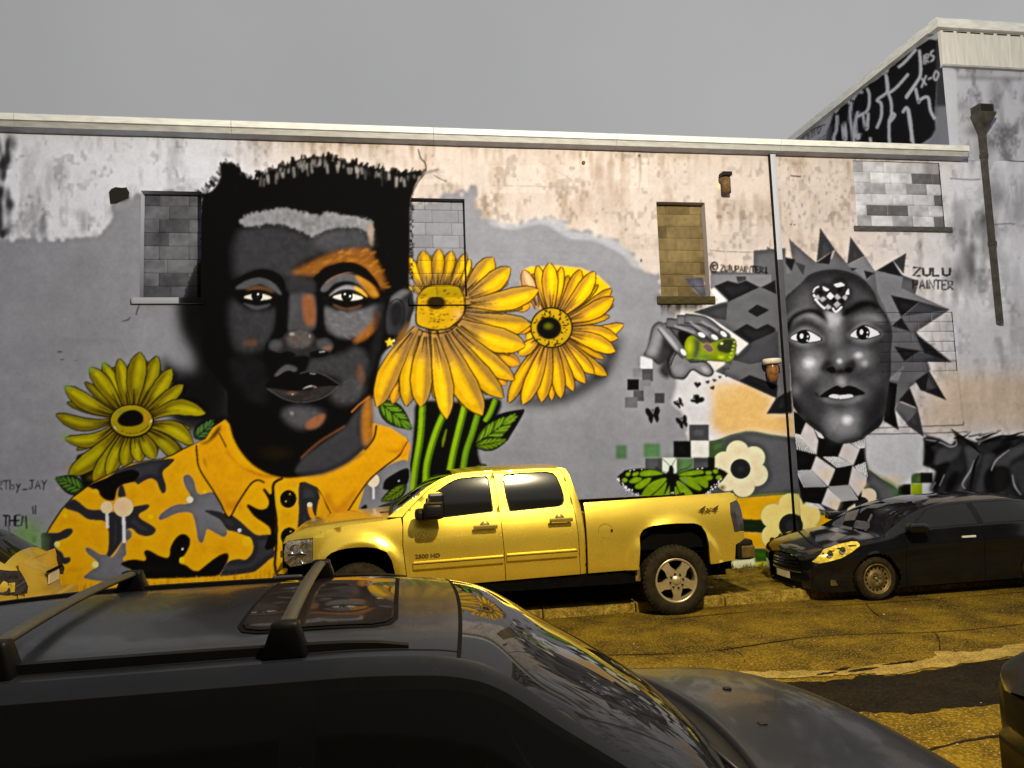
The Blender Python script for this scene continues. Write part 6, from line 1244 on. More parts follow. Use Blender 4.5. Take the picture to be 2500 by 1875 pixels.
def inpoly(pt, poly):
    x, y = pt; c = False; n = len(poly)
    for i in range(n):
        x1, y1 = poly[i - 1]; x2, y2 = poly[i]
        if (y1 > y) != (y2 > y) and x < (x2 - x1) * (y - y1) / (y2 - y1) + x1: c = not c
    return c
def resample(p, sp):
    out = []
    for i in range(len(p)):
        a, b = p[i], p[(i + 1) % len(p)]; L_ = math.hypot(b[0] - a[0], b[1] - a[1]); k = max(1, int(round(L_ / sp)))
        out += [(a[0] + (b[0] - a[0]) * t / k, a[1] + (b[1] - a[1]) * t / k) for t in range(k)]
    return out
def skin(name, outline, yf, m, parent, sp=.05, flange=.035, holes=(), sm=0):
    """curved panel: outline in (x,z), depth y = yf(x,z); edges are turned inwards"""
    loops = [resample(smooth(outline, sm).tolist() if sm else outline, sp)] + [resample(smooth(h, 4).tolist() if sm else h, sp) for h in holes]
    pts, edges = [], []
    for lp_ in loops:
        b = len(pts); pts += lp_; edges += [(b + i, b + (i + 1) % len(lp_)) for i in range(len(lp_))]
    xs = [p[0] for p in loops[0]]; zs = [p[1] for p in loops[0]]; P = np.array(pts)
    for gx in np.arange(min(xs) + sp * .5, max(xs), sp):
        for gz in np.arange(min(zs) + sp * .5, max(zs), sp):
            if inpoly((gx, gz), loops[0]) and not any(inpoly((gx, gz), h) for h in loops[1:]) and np.hypot(P[:, 0] - gx, P[:, 1] - gz).min() > sp * .45: pts.append((gx, gz))
    r = delaunay_2d_cdt([Vector(p) for p in pts], edges, [], 0, 1e-6)
    V = [(v.x, yf(v.x, v.y), v.y) for v in r[0]]; F = []
    for f in r[2]:
        c = (sum(r[0][i].x for i in f) / len(f), sum(r[0][i].y for i in f) / len(f))
        if inpoly(c, loops[0]) and not any(inpoly(c, h) for h in loops[1:]): F.append(tuple(f))
    bm = bmesh.new(); vs = [bm.verts.new(v) for v in V]
    for f in F:
        try: bm.faces.new([vs[i] for i in f])
        except ValueError: pass
    bmesh.ops.delete(bm, geom=[v for v in bm.verts if not v.link_faces], context='VERTS')
    bmesh.ops.recalc_face_normals(bm, faces=bm.faces)
    bm.normal_update()
    if sum(f.normal.y for f in bm.faces) > 0: bmesh.ops.reverse_faces(bm, faces=bm.faces)
    for f in bm.faces: f.smooth = True
    if flange:
        for e in [e for e in bm.edges if len(e.link_faces) == 1]:
            a, b = e.verts; q = [bm.verts.new(v.co + d) for v, d in ((a, Vector()), (b, Vector()), (b, Vector((0, flange, 0))), (a, Vector((0, flange, 0))))]
            bm.faces.new(q)
    me = bpy.data.meshes.new(name); bm.to_mesh(me); bm.free(); return mobj(name, me, m, parent)
def mirror_obj(o, cy):
    """copy of a part on the far side of the vehicle"""
    me = o.data.copy(); me.transform(Matrix.Translation((0, 2 * cy, 0)) @ Matrix.Diagonal((1, -1, 1, 1))); me.flip_normals()
    c = bpy.data.objects.new(o.name.split('.')[0], me); link(c, o.parent); return c

def wheel(parent, cx, y, cz, R, rim, width, style, sgn=1):
    """y = outer face; sgn=1 when the outer face looks towards -y"""
    s = sgn; bead = rim * 1.06
    root = lathe('wheel', [(bead, y + s * .02), (bead + .01, y + s * .004), ((bead + R) / 2, y), (R * .93, y + s * .012), (R * .985, y + s * .035), (R, y + s * .06), (R, y + s * (width - .06)), (R * .985, y + s * (width - .035)), (R * .93, y + s * (width - .01)), (bead, y + s * width)], M_RUB, parent, 56, (cx, 0, cz))
    n = 46; bm = bmesh.new()
    for k in range(n):
        for rr, o0, o1 in ((R * .965, .012, .075), (R * 1.0, .08, width - .08)):
            a = 2 * math.pi * (k + (.5 if o0 > .05 else 0)) / n; hw = R * math.pi / n * .62
            ca, sa = math.cos(a), math.sin(a); vs = []
            for r_, t, o in ((rr * .97, -1, o0), (rr * .97, 1, o0), (rr * .97, 1, o1), (rr * .97, -1, o1), (R * 1.012, -1, o0 + .02), (R * 1.012, 1, o0 + .02), (R * 1.012, 1, o1), (R * 1.012, -1, o1)):
                vs.append(bm.verts.new((cx + r_ * ca - t * hw * sa, y + s * o, cz + r_ * sa + t * hw * ca)))
            for q in ((0, 1, 5, 4), (1, 2, 6, 5), (2, 3, 7, 6), (3, 0, 4, 7), (4, 5, 6, 7)): bm.faces.new([vs[i] for i in q])
    t_ = bm_obj('tread', bm, M_RUB, root); t_['kind'] = 'stuff'
    mm = M_ALLOY if style == 'star' else M_STEEL
    lathe('rim', [(bead, y + s * .012), (rim * 1.02, y + s * .006), (rim * .97, y + s * .012), (rim * .94, y + s * .03), (rim * .92, y + s * .12), (rim * .9, y + s * .16)], mm, root, 48, (cx, 0, cz))
    lathe('brake_disc', [(0, y + s * .13), (rim * .92, y + s * .13)], M_UNDER, root, 32, (cx, 0, cz))
    if style == 'star':
        for k in range(5):
            a = math.pi / 2 + 2 * math.pi * k / 5 + math.pi; bm = bmesh.new(); ca, sa = math.cos(a), math.sin(a); fr, bk = [], []
            for r_, hw, o in ((rim * .18, rim * .20, .012), (rim * .42, rim * .27, .010), (rim * .70, rim * .185, .014), (rim * .96, rim * .24, .022)):
                for t in (-1, 1):
                    fr.append(bm.verts.new((cx + r_ * ca - t * hw * sa, y + s * o, cz + r_ * sa + t * hw * ca))); bk.append(bm.verts.new((cx + r_ * ca - t * hw * .9 * sa, y + s * (o + .05), cz + r_ * sa + t * hw * .9 * ca)))
            for i in (0, 2, 4):
                bm.faces.new((fr[i], fr[i + 1], fr[i + 3], fr[i + 2])); bm.faces.new((fr[i], fr[i + 2], bk[i + 2], bk[i])); bm.faces.new((fr[i + 1], bk[i + 1], bk[i + 3], fr[i + 3]))
            bm_obj('spoke', bm, mm, root)
        lathe('hub', [(0, y - s * .012), (rim * .12, y - s * .010), (rim * .2, y + s * .002), (rim * .24, y + s * .012), (rim * .4, y + s * .0105)], mm, root, 24, (cx, 0, cz))
        for k in range(8):
            a = 2 * math.pi * k / 8 + .2; lathe('wheel_nut', [(0, y - s * .012), (rim * .045, y - s * .010), (rim * .05, y + s * .012)], M_BLKP, root, 8, (cx + rim * .33 * math.cos(a), 0, cz + rim * .33 * math.sin(a)))
    else:
        lathe('wheel_disc', [(0, y + s * .05), (rim * .2, y + s * .05), (rim * .3, y + s * .025), (rim * .55, y + s * .03), (rim * .62, y + s * .05), (rim * .9, y + s * .04), (rim * .95, y + s * .03)], mm, root, 40, (cx, 0, cz))
        for k in range(16):
            a = 2 * math.pi * k / 16; lathe('vent_hole', [(0, y + s * .036), (rim * .075, y + s * .036)], M_UNDER, root, 10, (cx + rim * .78 * math.cos(a), 0, cz + rim * .78 * math.sin(a)))
        lathe('hub', [(0, y + s * .018), (rim * .10, y + s * .02), (rim * .15, y + s * .03), (rim * .16, y + s * .05)], mm, root, 16, (cx, 0, cz))
        for k in range(4):
            a = 2 * math.pi * k / 4 + .5; lathe('wheel_nut', [(0, y + s * .01), (rim * .05, y + s * .012), (rim * .06, y + s * .05)], M_CHROME, root, 8, (cx + rim * .26 * math.cos(a), 0, cz + rim * .26 * math.sin(a)))
    return root

# ------------------------------------------------------------------ crew-cab pickup
TW = 1.98; CY = TW / 2
M_GOLD = dirty_paint('gold_metallic_paint', (.94, .68, .08), .25, .75, .4, (.50, .35, .06), .3)
tr = thing('pickup_truck', 'gold four-door pickup truck parked along the mural wall', 'pickup truck', (1.0, 8.57, 0))
def cab_in(z): return float(np.interp(z, [0, .5, .62, .85, 1.0, 1.1, 1.2, 1.3, 1.4, 1.9], [.07, .035, .012, 0, .002, .012, .033, .063, .098, .252]))
def bed_in(z): return float(np.interp(z, [0, .5, .62, .85, 1.0, 1.1, 1.2, 1.3, 1.4, 1.45, 1.47], [.07, .035, .012, 0, .001, .008, .025, .051, .084, .108, .14]))
def flare(x, z, cx, cz=.56, r=.53): 
    d = math.hypot((x - cx) / 1.0, z - cz); return -.045 * math.exp(-((d - r) / .075) ** 2) * (1 if z > .55 else .4)
def y_cab(x, z): return cab_in(z) + (max(0, -1.95 - x) / .5) ** 2 * .20 + flare(x, z, -1.56)
def y_bed(x, z): return bed_in(z) + flare(x, z, 2.31) + (max(0, x - 3.05) / .22) ** 2 * .05
near = []
M_HANDLE = mat('door_handle_paint', (.26, .19, .035), .35, .4)
near.append(skin('front_fender', [(-2.075, 1.19), (-1.9, 1.262), (-1.647, 1.305), (-1.3, 1.328), (-1.06, 1.355), (-1.043, 1.256), (-1.049, 1.035), (-1.006, .66), (-.998, .545), (-1.10, .55), (-1.131, .681), (-1.172, .878), (-1.23, .978), (-1.349, 1.032), (-1.46, 1.048), (-1.572, 1.05), (-1.69, 1.045), (-1.779, 1.031), (-1.86, 1.005), (-1.911, .965), (-1.971, .865), (-2.02, .66), (-2.07, .70), (-2.07, .9)], y_cab, M_GOLD, tr))
FW = [(-.775, 1.44), (-.759, 1.56), (-.647, 1.632), (-.485, 1.733), (-.40, 1.772), (-.323, 1.79), (-.10, 1.803), (-.01, 1.803), (.022, 1.775), (.032, 1.72), (.056, 1.40), (.05, 1.372), (.02, 1.366), (-.72, 1.318), (-.765, 1.34)]
RW = [(.193, 1.76), (.203, 1.80), (.245, 1.82), (.5, 1.828), (.76, 1.828), (.845, 1.808), (.89, 1.75), (.93, 1.63), (.95, 1.532), (.948, 1.46), (.925, 1.415), (.875, 1.394), (.6, 1.379), (.265, 1.362), (.247, 1.372), (.219, 1.533)]
fd = skin('front_door', [(-1.033, 1.256), (-1.035, 1.35), (-.99, 1.412), (-.86, 1.535), (-.71, 1.668), (-.56, 1.757), (-.45, 1.80), (-.34, 1.826), (.079, 1.848), (.12, 1.45), (.130, 1.35), (.158, .86), (.165, .555), (-.3, .545), (-.988, .53), (-.998, .66), (-1.039, 1.035)], y_cab, M_GOLD, tr, holes=[FW]); near.append(fd)
rd = skin('rear_door', [(.089, 1.849), (.4, 1.862), (.76, 1.864), (.88, 1.856), (.935, 1.83), (.978, 1.775), (1.03, 1.53), (1.057, 1.34), (1.078, 1.061), (1.088, .575), (.174, .555), (.166, .86), (.138, 1.35), (.129, 1.45)], y_cab, M_GOLD, tr, holes=[RW]); near.append(rd)
near.append(skin('cab_corner', [(.885, 1.866), (.95, 1.868), (1.006, 1.85), (1.047, 1.78), (1.105, 1.557), (1.142, 1.43), (1.162, 1.26), (1.172, 1.056), (1.17, .575), (1.096, .575), (1.086, 1.061), (1.065, 1.34), (1.038, 1.53), (.986, 1.78), (.942, 1.838)], lambda x, z: y_cab(x, z) + (max(0, x - 1.06) / .11) ** 2 * .03, M_GOLD, tr, .035))
near.append(skin('windscreen_pillar', [(-1.215, 1.366), (-.97, 1.54), (-.725, 1.705), (-.58, 1.784), (-.46, 1.824), (-.35, 1.846), (.08, 1.868), (.08, 1.852), (-.34, 1.831), (-.455, 1.805), (-.565, 1.763), (-.715, 1.675), (-.865, 1.542), (-1.0, 1.412), (-1.045, 1.362)], lambda x, z: cab_in(z) + .004, M_GOLD, tr, .03))
near.append(skin('bed_side', [(1.19, 1.425), (1.7, 1.437), (2.15, 1.447), (3.152, 1.465), (3.195, 1.447), (3.216, 1.372), (3.105, 1.338), (3.083, 1.2), (3.112, .978), (3.262, .973), (3.262, .883), (3.12, .82), (3.10, .63), (2.768, .60), (2.764, .62), (2.745, .815), (2.721, .993), (2.675, 1.076), (2.62, 1.103), (2.574, 1.116), (2.335, 1.128), (2.15, 1.124), (2.046, 1.115), (1.97, 1.096), (1.909, 1.067), (1.875, 1.025), (1.854, .975), (1.825, .59), (1.19, .578)], y_bed, M_GOLD, tr))
tl = skin('tail_light', [(3.108, 1.333), (3.215, 1.365), (3.245, 1.30), (3.257, 1.2), (3.262, .981), (3.118, .985), (3.10, 1.07), (3.089, 1.2)], lambda x, z: y_bed(x, z) - .006, M_REDL, tr, .03); near.append(tl)
hl_ = skin('headlight', [(-2.405, 1.115), (-2.35, 1.14), (-2.20, 1.157), (-2.08, 1.163), (-2.076, .905), (-2.2, .872), (-2.345, .845), (-2.42, .91), (-2.425, 1.02)], lambda x, z: y_cab(x, z) + .004, M_LAMPC, tr, .025); near.append(hl_)
near.append(skin('headlamp_surround', [(-2.44, 1.10), (-2.40, 1.19), (-2.30, 1.235), (-2.16, 1.27), (-2.0, 1.285), (-2.0, 1.2), (-2.085, 1.172), (-2.20, 1.165), (-2.35, 1.148)], lambda x, z: y_cab(x, z) + .012, M_GOLD, tr, .03))
for gx, gz, gr in ((-2.17, 1.06, .055), (-2.29, 1.05, .05), (-2.17, .94, .045)):
    lathe('reflector_bowl', [(0, .05), (gr * .5, .035), (gr, -.004), (gr * 1.1, -.006)], M_CHROME, hl_, 16, (gx, y_cab(gx, gz), gz))
for zz in (.985,): box('lamp_divider', -2.36, -2.085, y_cab(-2.2, zz) - .012, y_cab(-2.2, zz) + .02, zz, zz + .014, M_BLKP, hl_)
for nm, hole, pa in (('front_window', FW, fd), ('rear_window', RW, rd)):
    c0 = np.mean(np.array(hole), 0); big = [tuple(c0 + (np.array(p) - c0) * 1.03) for p in hole]
    g = skin(nm, big, lambda x, z: cab_in(z) + .022 - .02 * max(0, 1 - ((z - 1.59) / .25) ** 2), M_TGLASS, pa, .03, 0); near.append(g)
    tr_ = [tuple(c0 + (np.array(p) - c0) * 1.012) for p in hole]; inn = [tuple(c0 + (np.array(p) - c0) * .962) for p in hole]
    near.append(skin('window_seal', tr_, lambda x, z: cab_in(z) + .004, M_BLKP, pa, .05, 0, [inn]))
fc = skin('fuel_door', [(1.427 + .087 * math.cos(a), 1.079 + .087 * math.sin(a)) for a in np.linspace(0, 2 * math.pi, 32, endpoint=False)], lambda x, z: y_bed(x, z) - .0015, M_GOLD, tr, .03, .001); lathe('fuel_door_gap', [(.088, -.0018), (.0925, -.0018)], M_HANDLE, fc, 32, (1.427, y_bed(1.427, 1.079), 1.079)); box('fuel_latch', 1.495, 1.52, y_bed(1.5, 1.08) - .006, y_bed(1.5, 1.08), 1.06, 1.095, M_BLKP, fc)
def moulding(x0, x1, z0, z1, dz, par):
    bm = bmesh.new(); bx(bm, x0, x1, -.024, .004, z0, z1, .012)
    for v in bm.verts: v.co.z += (v.co.x - x0) / (x1 - x0) * dz
    o = bm_obj('moulding', bm, M_GOLD, par); near.append(o)
    bm = bmesh.new(); bx(bm, x0, x1, -.0275, -.02, z1 - .03, z1 - .022)
    for v in bm.verts: v.co.z += (v.co.x - x0) / (x1 - x0) * dz
    bm_obj('moulding_line', bm, M_BLKP, o)
moulding(-.93, .150, .748, .840, .02, fd); moulding(.185, 1.055, .782, .872, .012, rd)
for (x0, x1, zc, par) in ((-.205, .085, 1.207, fd), (.722, 1.012, 1.245, rd)):
    bm = bmesh.new(); bx(bm, x0, x1, -.052, -.022, zc - .026, zc + .024, .012); hh = bm_obj('door_handle', bm, M_HANDLE, par)
    lathe('handle_cup', [(0, -.004), (.055, -.006), (.062, .004)], M_HANDLE, hh, 20, ((x0 + x1) / 2, y_cab(0, zc), zc + .004))
    for xx in (x0 + .02, x1 - .045): box('handle_foot', xx, xx + .025, -.03, .02, zc - .018, zc + .016, M_HANDLE, hh)
M_BADGE = mat('badge_dark', (.10, .07, .015), .4, .3, amt=.1)
TXM = lambda x, y, z: Matrix.Translation((x, y, z)) @ Matrix.Rotation(math.pi / 2, 4, 'X')
label_text('badge', '2500 HD', .075, M_BADGE, fd, TXM(-.755, -.006, .900) @ Matrix.Diagonal((1.05, .85, 1, 1)), .003, 0, .002); label_text('badge', '4x4', .15, M_BADGE, near[5], TXM(2.765, .004, 1.277) @ Matrix.Diagonal((1.15, .75, 1, 1)), .003, .35, .002)
# tow mirror
bm = bmesh.new(); bx(bm, -.80, -.565, -.30, -.10, 1.345, 1.535, .05); mi = bm_obj('wing_mirror', bm, M_BLKP, fd, True)
bm = bmesh.new(); bx(bm, -.745, -.57, -.31, -.09, 1.52, 1.65, .03); bm_obj('mirror_cap', bm, M_CHROME, mi)
bm = bmesh.new(); bx(bm, -.90, -.70, -.22, -.04, 1.33, 1.47, .05); bm_obj('mirror_shell', bm, M_BLKP, mi)
bm = bmesh.new(); bx(bm, -.86, -.74, -.12, .12, 1.37, 1.43, .015); bm_obj('mirror_arm', bm, M_BLKP, mi); box('mirror_glass', -.563, -.558, -.27, -.12, 1.37, 1.62, M_GLASS, mi)
# far side copies
for o in list(near):
    c = mirror_obj(o, CY)
    if o.name.startswith('bed_side'):
        for v in c.data.vertices: v.co.z = min(v.co.z, 1.30 + (v.co.z - 1.30) * .25)
# hood, windscreen, roof, rear glass: lofted across the width
def across(name, st, m, n=18, crown=.04, edge=.06, drop=.0, sm=True, parent=tr):
    """st: list of (x, z, inset); a crowned surface from side to side"""
    V, F = [], []
    for x, z, ins in st:
        for k in range(n + 1):
            t = k / n * 2 - 1; hw = CY - ins; y = CY + t * hw
            e = max(0, (abs(t) - (1 - edge)) / edge); V.append((x + .10 * 0 , y, z + crown * (1 - t * t) - drop * e * e))
    for i in range(len(st) - 1):
        for k in range(n): a = i * (n + 1) + k; F.append((a, a + n + 1, a + n + 2, a + 1))
    return from_py(name, V, F, m, parent, sm)
across('hood', [(-2.40, 1.10, .30), (-2.36, 1.185, .24), (-2.30, 1.235, .20), (-2.16, 1.283, .13), (-1.9, 1.314, .075), (-1.647, 1.337, .065), (-1.4, 1.352, .065), (-1.20, 1.362, .072)], M_GOLD, 28, .035, .12, .085)
across('windscreen', [(-1.16, 1.372, .12), (-.95, 1.525, .15), (-.70, 1.695, .20), (-.56, 1.77, .225), (-.42, 1.822, .24)], M_GLASS, 18, .05, .1, 0)
across('cowl', [(-1.215, 1.358, .08), (-1.15, 1.376, .11)], M_BLKP, 18, .04)
across('roof', [(-.44, 1.818, .235), (-.36, 1.842, .225), (-.1, 1.862, .222), (.4, 1.872, .222), (.85, 1.872, .222), (.96, 1.862, .228), (1.02, 1.83, .24)], M_GOLD, 26, .035, .12, .03)
across('cab_back', [(1.03, 1.80, .23), (1.10, 1.56, .16), (1.15, 1.4, .10), (1.17, .58, .05)], M_GOLD, 10, 0)
box('wiper', -1.32, -.96, .55, .60, 1.385, 1.395, M_BLKP, tr)
box('cab_floor', -1.9, 1.15, .10, TW - .10, .50, .62, M_UNDER, tr); box('seat_row', -.4, .8, .3, TW - .3, .62, 1.45, M_UNDER, tr)
# front end
box('bumper', -2.56, -2.2, .16, TW - .16, .50, .76, M_CHROME, tr, .05); gr_ = box('grille', -2.47, -2.38, .34, TW - .34, .80, 1.14, M_BLKP, tr, .02)
box('grille_bar', -2.49, -2.46, .34, TW - .34, .93, 1.01, M_CHROME, gr_); box('front_core', -2.40, -2.1, .30, TW - .30, .5, 1.13, M_UNDER, tr)
# bed
box('bed_floor', 1.2, 3.2, .12, TW - .12, .74, .80, M_UNDER, tr); box('bed_inner', 1.2, 3.18, .12, .15, .75, 1.40, M_UNDER, tr); box('bed_inner', 1.2, 3.18, TW - .14, TW - .10, .75, 1.30, M_UNDER, tr)
bm = bmesh.new(); bx(bm, 3.19, 3.25, .14, TW - .14, .86, 1.42, .02)
for v in bm.verts:
    if v.co.z > 1.2: v.co.z -= .10 * v.co.y / TW
bm_obj('tailgate', bm, M_GOLD, tr); box('bulkhead', 1.19, 1.22, .12, TW - .12, .7, 1.30, M_GOLD, tr)
M_BUMP = mat('dulled_chrome', (.30, .22, .07), .3, .8, amt=.3, scale=12)
bm = bmesh.new(); bx(bm, 3.14, 3.375, .02, TW - .02, .615, .875, .05); rb = bm_obj('rear_bumper', bm, M_BLKP, tr); box('bumper_face', 3.20, 3.384, .015, .30, .645, .80, M_BUMP, rb, .02)
box('tow_frame', 2.75, 3.16, .25, TW - .25, .48, .66, M_UNDER, tr)
# chassis, arches, steps
box('chassis', -2.1, 3.1, .30, .55, .40, .58, M_UNDER, tr); box('chassis', -2.1, 3.1, TW - .55, TW - .30, .40, .58, M_UNDER, tr); box('rocker', -1.0, 1.8, .05, .28, .42, .56, M_UNDER, tr); box('rocker', -1.0, 1.8, TW - .28, TW - .05, .42, .56, M_UNDER, tr)
for cx in (-1.56, 2.31):
    V, F = [], []
    arc = [(-.47, .45), (-.46, .85), (-.40, 1.0), (-.25, 1.09), (0, 1.115), (.25, 1.09), (.38, 1.01), (.43, .85), (.46, .45)]
    for side in (0, 1):
        V, F = [], []
        for y in ((.03, .62) if side == 0 else (TW - .62, TW - .03)):
            V += [(cx + a, y, b) for a, b in arc]
        n = len(arc); F = [(i, i + 1, n + i + 1, n + i) for i in range(n - 1)]; inner = list(range(n, 2 * n)) if side == 0 else list(range(n)); F.append(tuple(inner)); from_py('wheel_arch_liner', V, F, M_UNDER if cx < 0 else M_BLKP, tr)
box('splash_guard', 1.68, 1.86, .06, .30, .44, .60, mat('grimy_bracket', (.20, .14, .03), .7, amt=.5, scale=20), tr); box('axle', 2.26, 2.36, .25, TW - .25, .36, .48, M_UNDER, tr); box('axle', -1.61, -1.51, .25, TW - .25, .36, .46, M_UNDER, tr)
for cx in (-1.56, 2.31):
    wheel(tr, cx, -.005, .422, .422, .258, .27, 'star'); wheel(tr, cx, TW + .005, .422 + .118, .422, .258, .27, 'star', -1)
# ------------------------------------------------------------------ lofted car bodies
def curve(pts):
    xs, ys = [p[0] for p in pts], [p[1] for p in pts]
    # monotone cubic (PCHIP) so that body lines are smooth without overshoot
    x, y = np.array(xs, float), np.array(ys, float); h = np.diff(x); d = np.diff(y) / h; m_ = np.zeros(len(x))
    for i in range(1, len(x) - 1):
        if d[i - 1] * d[i] > 0: w1, w2 = 2 * h[i] + h[i - 1], h[i] + 2 * h[i - 1]; m_[i] = (w1 + w2) / (w1 / d[i - 1] + w2 / d[i])
    m_[0], m_[-1] = d[0], d[-1]
    def f(q):
        q = min(max(q, x[0]), x[-1]); i = min(max(int(np.searchsorted(x, q) - 1), 0), len(h) - 1); t = (q - x[i]) / h[i]
        return float(y[i] * (1 + 2 * t) * (1 - t) ** 2 + h[i] * m_[i] * t * (1 - t) ** 2 + y[i + 1] * t * t * (3 - 2 * t) + h[i] * m_[i + 1] * t * t * (t - 1))
    return f
class Loft:
    """half-section at x: sill -> belt -> rail -> centre line; v runs 0..3"""
    def __init__(s, zs, zb, zr, zt, wb, wr, ws=None, bow=None, crease=None):
        s.zs, s.zb, s.zr, s.zt, s.wb, s.wr = map(curve, (zs, zb, zr, zt, wb, wr)); s.ws = ws or .94; s.bow = bow; s.crease = crease
    def pt(s, x, v):
        zs, zb, zr, zt, wb, wr = s.zs(x), s.zb(x), s.zr(x), s.zt(x), s.wb(x), s.wr(x)
        if v <= 1:
            t = v; z = zs + (zb - zs) * t; y = wb * (s.ws + (1 - s.ws) * math.sin(min(1, t / .55) * math.pi / 2)) - wb * .03 * max(0, (t - .7) / .3) ** 2
            if s.crease: y += s.crease * math.exp(-((t - .72) / .10) ** 2) - s.crease * .8 * math.exp(-((t - .45) / .16) ** 2)
        elif v <= 2:
            t = v - 1; y0 = wb * .97; y = y0 + (wr - y0) * (t ** 1.15); z = zb + (zr - zb) * (1 - (1 - t) ** 1.12)
        else:
            t = v - 2; y = wr * (1 - t); z = zt - (zt - zr) * (1 - t) ** 2.4
        return y, z
    def build(s, parent, xs, part_of, mats, cy, arches=(), nv=(18, 14, 16), caps=(None, None), shift=None, smooth_=True):
        vs = np.concatenate([np.linspace(0, 1, nv[0], endpoint=False), np.linspace(1, 2, nv[1], endpoint=False), np.linspace(2, 3, nv[2] + 1)])
        vs = np.unique(np.concatenate([vs, [1.04, 1.08, 1.84, 1.9, 1.985, 2.03, 2.045, 2.06, 2.07]]))
        nx, nvv = len(xs), len(vs)
        for side in (-1, 1):
            P = np.zeros((nx, nvv, 3))
            for i, x in enumerate(xs):
                for j, v in enumerate(vs):
                    y, z = s.pt(x, v); xx = x
                    if shift: xx = x + shift(x, y, z)
                    P[i, j] = (xx, cy + side * y, z)
            dead = np.zeros((nx, nvv), bool)
            for (ax, az, ar) in arches:
                sidev = vs <= 1.0
                d = np.hypot(P[:, :, 0] - ax, P[:, :, 2] - az); ins = (d < ar) & sidev[None, :]
                nb = np.zeros_like(ins)
                for sh_ in ((1, 0), (-1, 0), (0, 1), (0, -1)): nb |= ~np.roll(ins, sh_, (0, 1)) & ins
                snap = nb & ins; k = ar / np.maximum(d, 1e-6)
                P[..., 0] = np.where(snap, ax + (P[..., 0] - ax) * k, P[..., 0]); P[..., 2] = np.where(snap, az + (P[..., 2] - az) * k, P[..., 2]); dead |= ins
            groups = {}
            for i in range(nx - 1):
                for j in range(nvv - 1):
                    if dead[i, j] and dead[i + 1, j] and dead[i, j + 1] and dead[i + 1, j + 1]: continue
                    nm = part_of((xs[i] + xs[i + 1]) / 2, (vs[j] + vs[j + 1]) / 2, side, P[i, j])
                    if nm: groups.setdefault(nm, []).append((i, j))
            for nm, cells in groups.items():
                idx = {}; V = []; F = []
                def g(i, j):
                    if (i, j) not in idx: idx[(i, j)] = len(V); V.append(P[i, j])
                    return idx[(i, j)]
                for i, j in cells:
                    q = (g(i, j), g(i + 1, j), g(i + 1, j + 1), g(i, j + 1)); F.append(q if side < 0 else q[::-1])
                s.parts.setdefault((nm, 0 if nm in s.joined else side), []).append((V, F))
    def flush(s, parent, mats):
        out = {}
        for (nm, side), chunks in s.parts.items():
            V, F = [], []
            for v, f in chunks:
                b = len(V); V += [tuple(p) for p in v]; F += [tuple(b + k for k in q) for q in f]
            bm = bmesh.new(); me = bpy.data.meshes.new(nm); me.from_pydata(V, [], F); bm.from_mesh(me); bpy.data.meshes.remove(me)
            bmesh.ops.remove_doubles(bm, verts=bm.verts, dist=1e-5)
            me = bpy.data.meshes.new(nm); bm.to_mesh(me); bm.free()
            out[(nm, side)] = mobj(nm, me, mats[nm], parent, True)
            if nm in ('gap', 'roof_seam'): out[(nm, side)]['kind'] = 'stuff'
        return out
def cols(x0, x1, step, seams=(), w=.005):
    xs = list(np.arange(x0, x1, step)) + [x1]
    for s_ in seams: xs = [x for x in xs if abs(x - s_) > w * 2.5] + [s_ - w, s_ + w]
    return sorted(xs)

# ---- foreground crossover with roof bars -------------------------------------------------------
M_TINT = mat('dark_tinted_window', (.002, .002, .002), .06, amt=0, spec=.06); M_TRIMB = mat('window_trim', (.002, .002, .002), .3, amt=.2, spec=.06)
M_GREYP = dirty_paint('dark_grey_paint', (.0045, .0055, .0085), .26, .0, .26, (.009, .0105, .014), .6)
sv = thing('roof_rack_car', 'dark grey car with roof bars and sunroof nearest the viewer', 'car', (0, 2.6, 0))
L1 = Loft(zs=[(-2.5, .42), (-2.2, .30), (1.8, .28), (2.18, .36)],
          zb=[(-2.5, .95), (-2.2, 1.06), (-1.0, 1.04), (.4, 1.03), (.95, 1.02), (1.3, 1.0), (1.8, .92), (2.04, .80), (2.18, .64)],
          zr=[(-2.5, 1.0), (-2.35, 1.25), (-2.1, 1.50), (-1.7, 1.575), (-1.0, 1.605), (-.2, 1.605), (.05, 1.59), (.16, 1.568), (.4, 1.42), (.7, 1.215), (.86, 1.095), (.945, 1.03), (.985, 1.022), (1.02, 1.06), (1.1, 1.052), (1.4, 1.03), (1.8, .955), (2.04, .83), (2.18, .66)],
          zt=[(-2.5, 1.02), (-2.35, 1.28), (-2.1, 1.55), (-1.7, 1.625), (-1.0, 1.66), (-.3, 1.662), (.05, 1.645), (.20, 1.622), (.45, 1.475), (.75, 1.275), (.93, 1.105), (.965, 1.06), (.99, 1.055), (1.02, 1.10), (1.2, 1.088), (1.5, 1.06), (1.8, 1.0), (2.04, .89), (2.18, .70)],
          wb=[(-2.5, .66), (-2.35, .80), (-2.0, .885), (-1, .90), (.6, .90), (1.4, .885), (1.78, .85), (2.04, .73), (2.18, .58)],
          wr=[(-2.5, .60), (-2.2, .60), (-1.6, .60), (-.2, .605), (.1, .60), (.5, .665), (.92, .745), (1.02, .82), (1.1, .845), (1.5, .835), (1.86, .75), (2.04, .64), (2.18, .50)], crease=.012)
L1.parts = {}; L1.joined = {'hood', 'windscreen', 'roof', 'cowl', 'rear_screen', 'body', 'gap', 'roof_seam'}
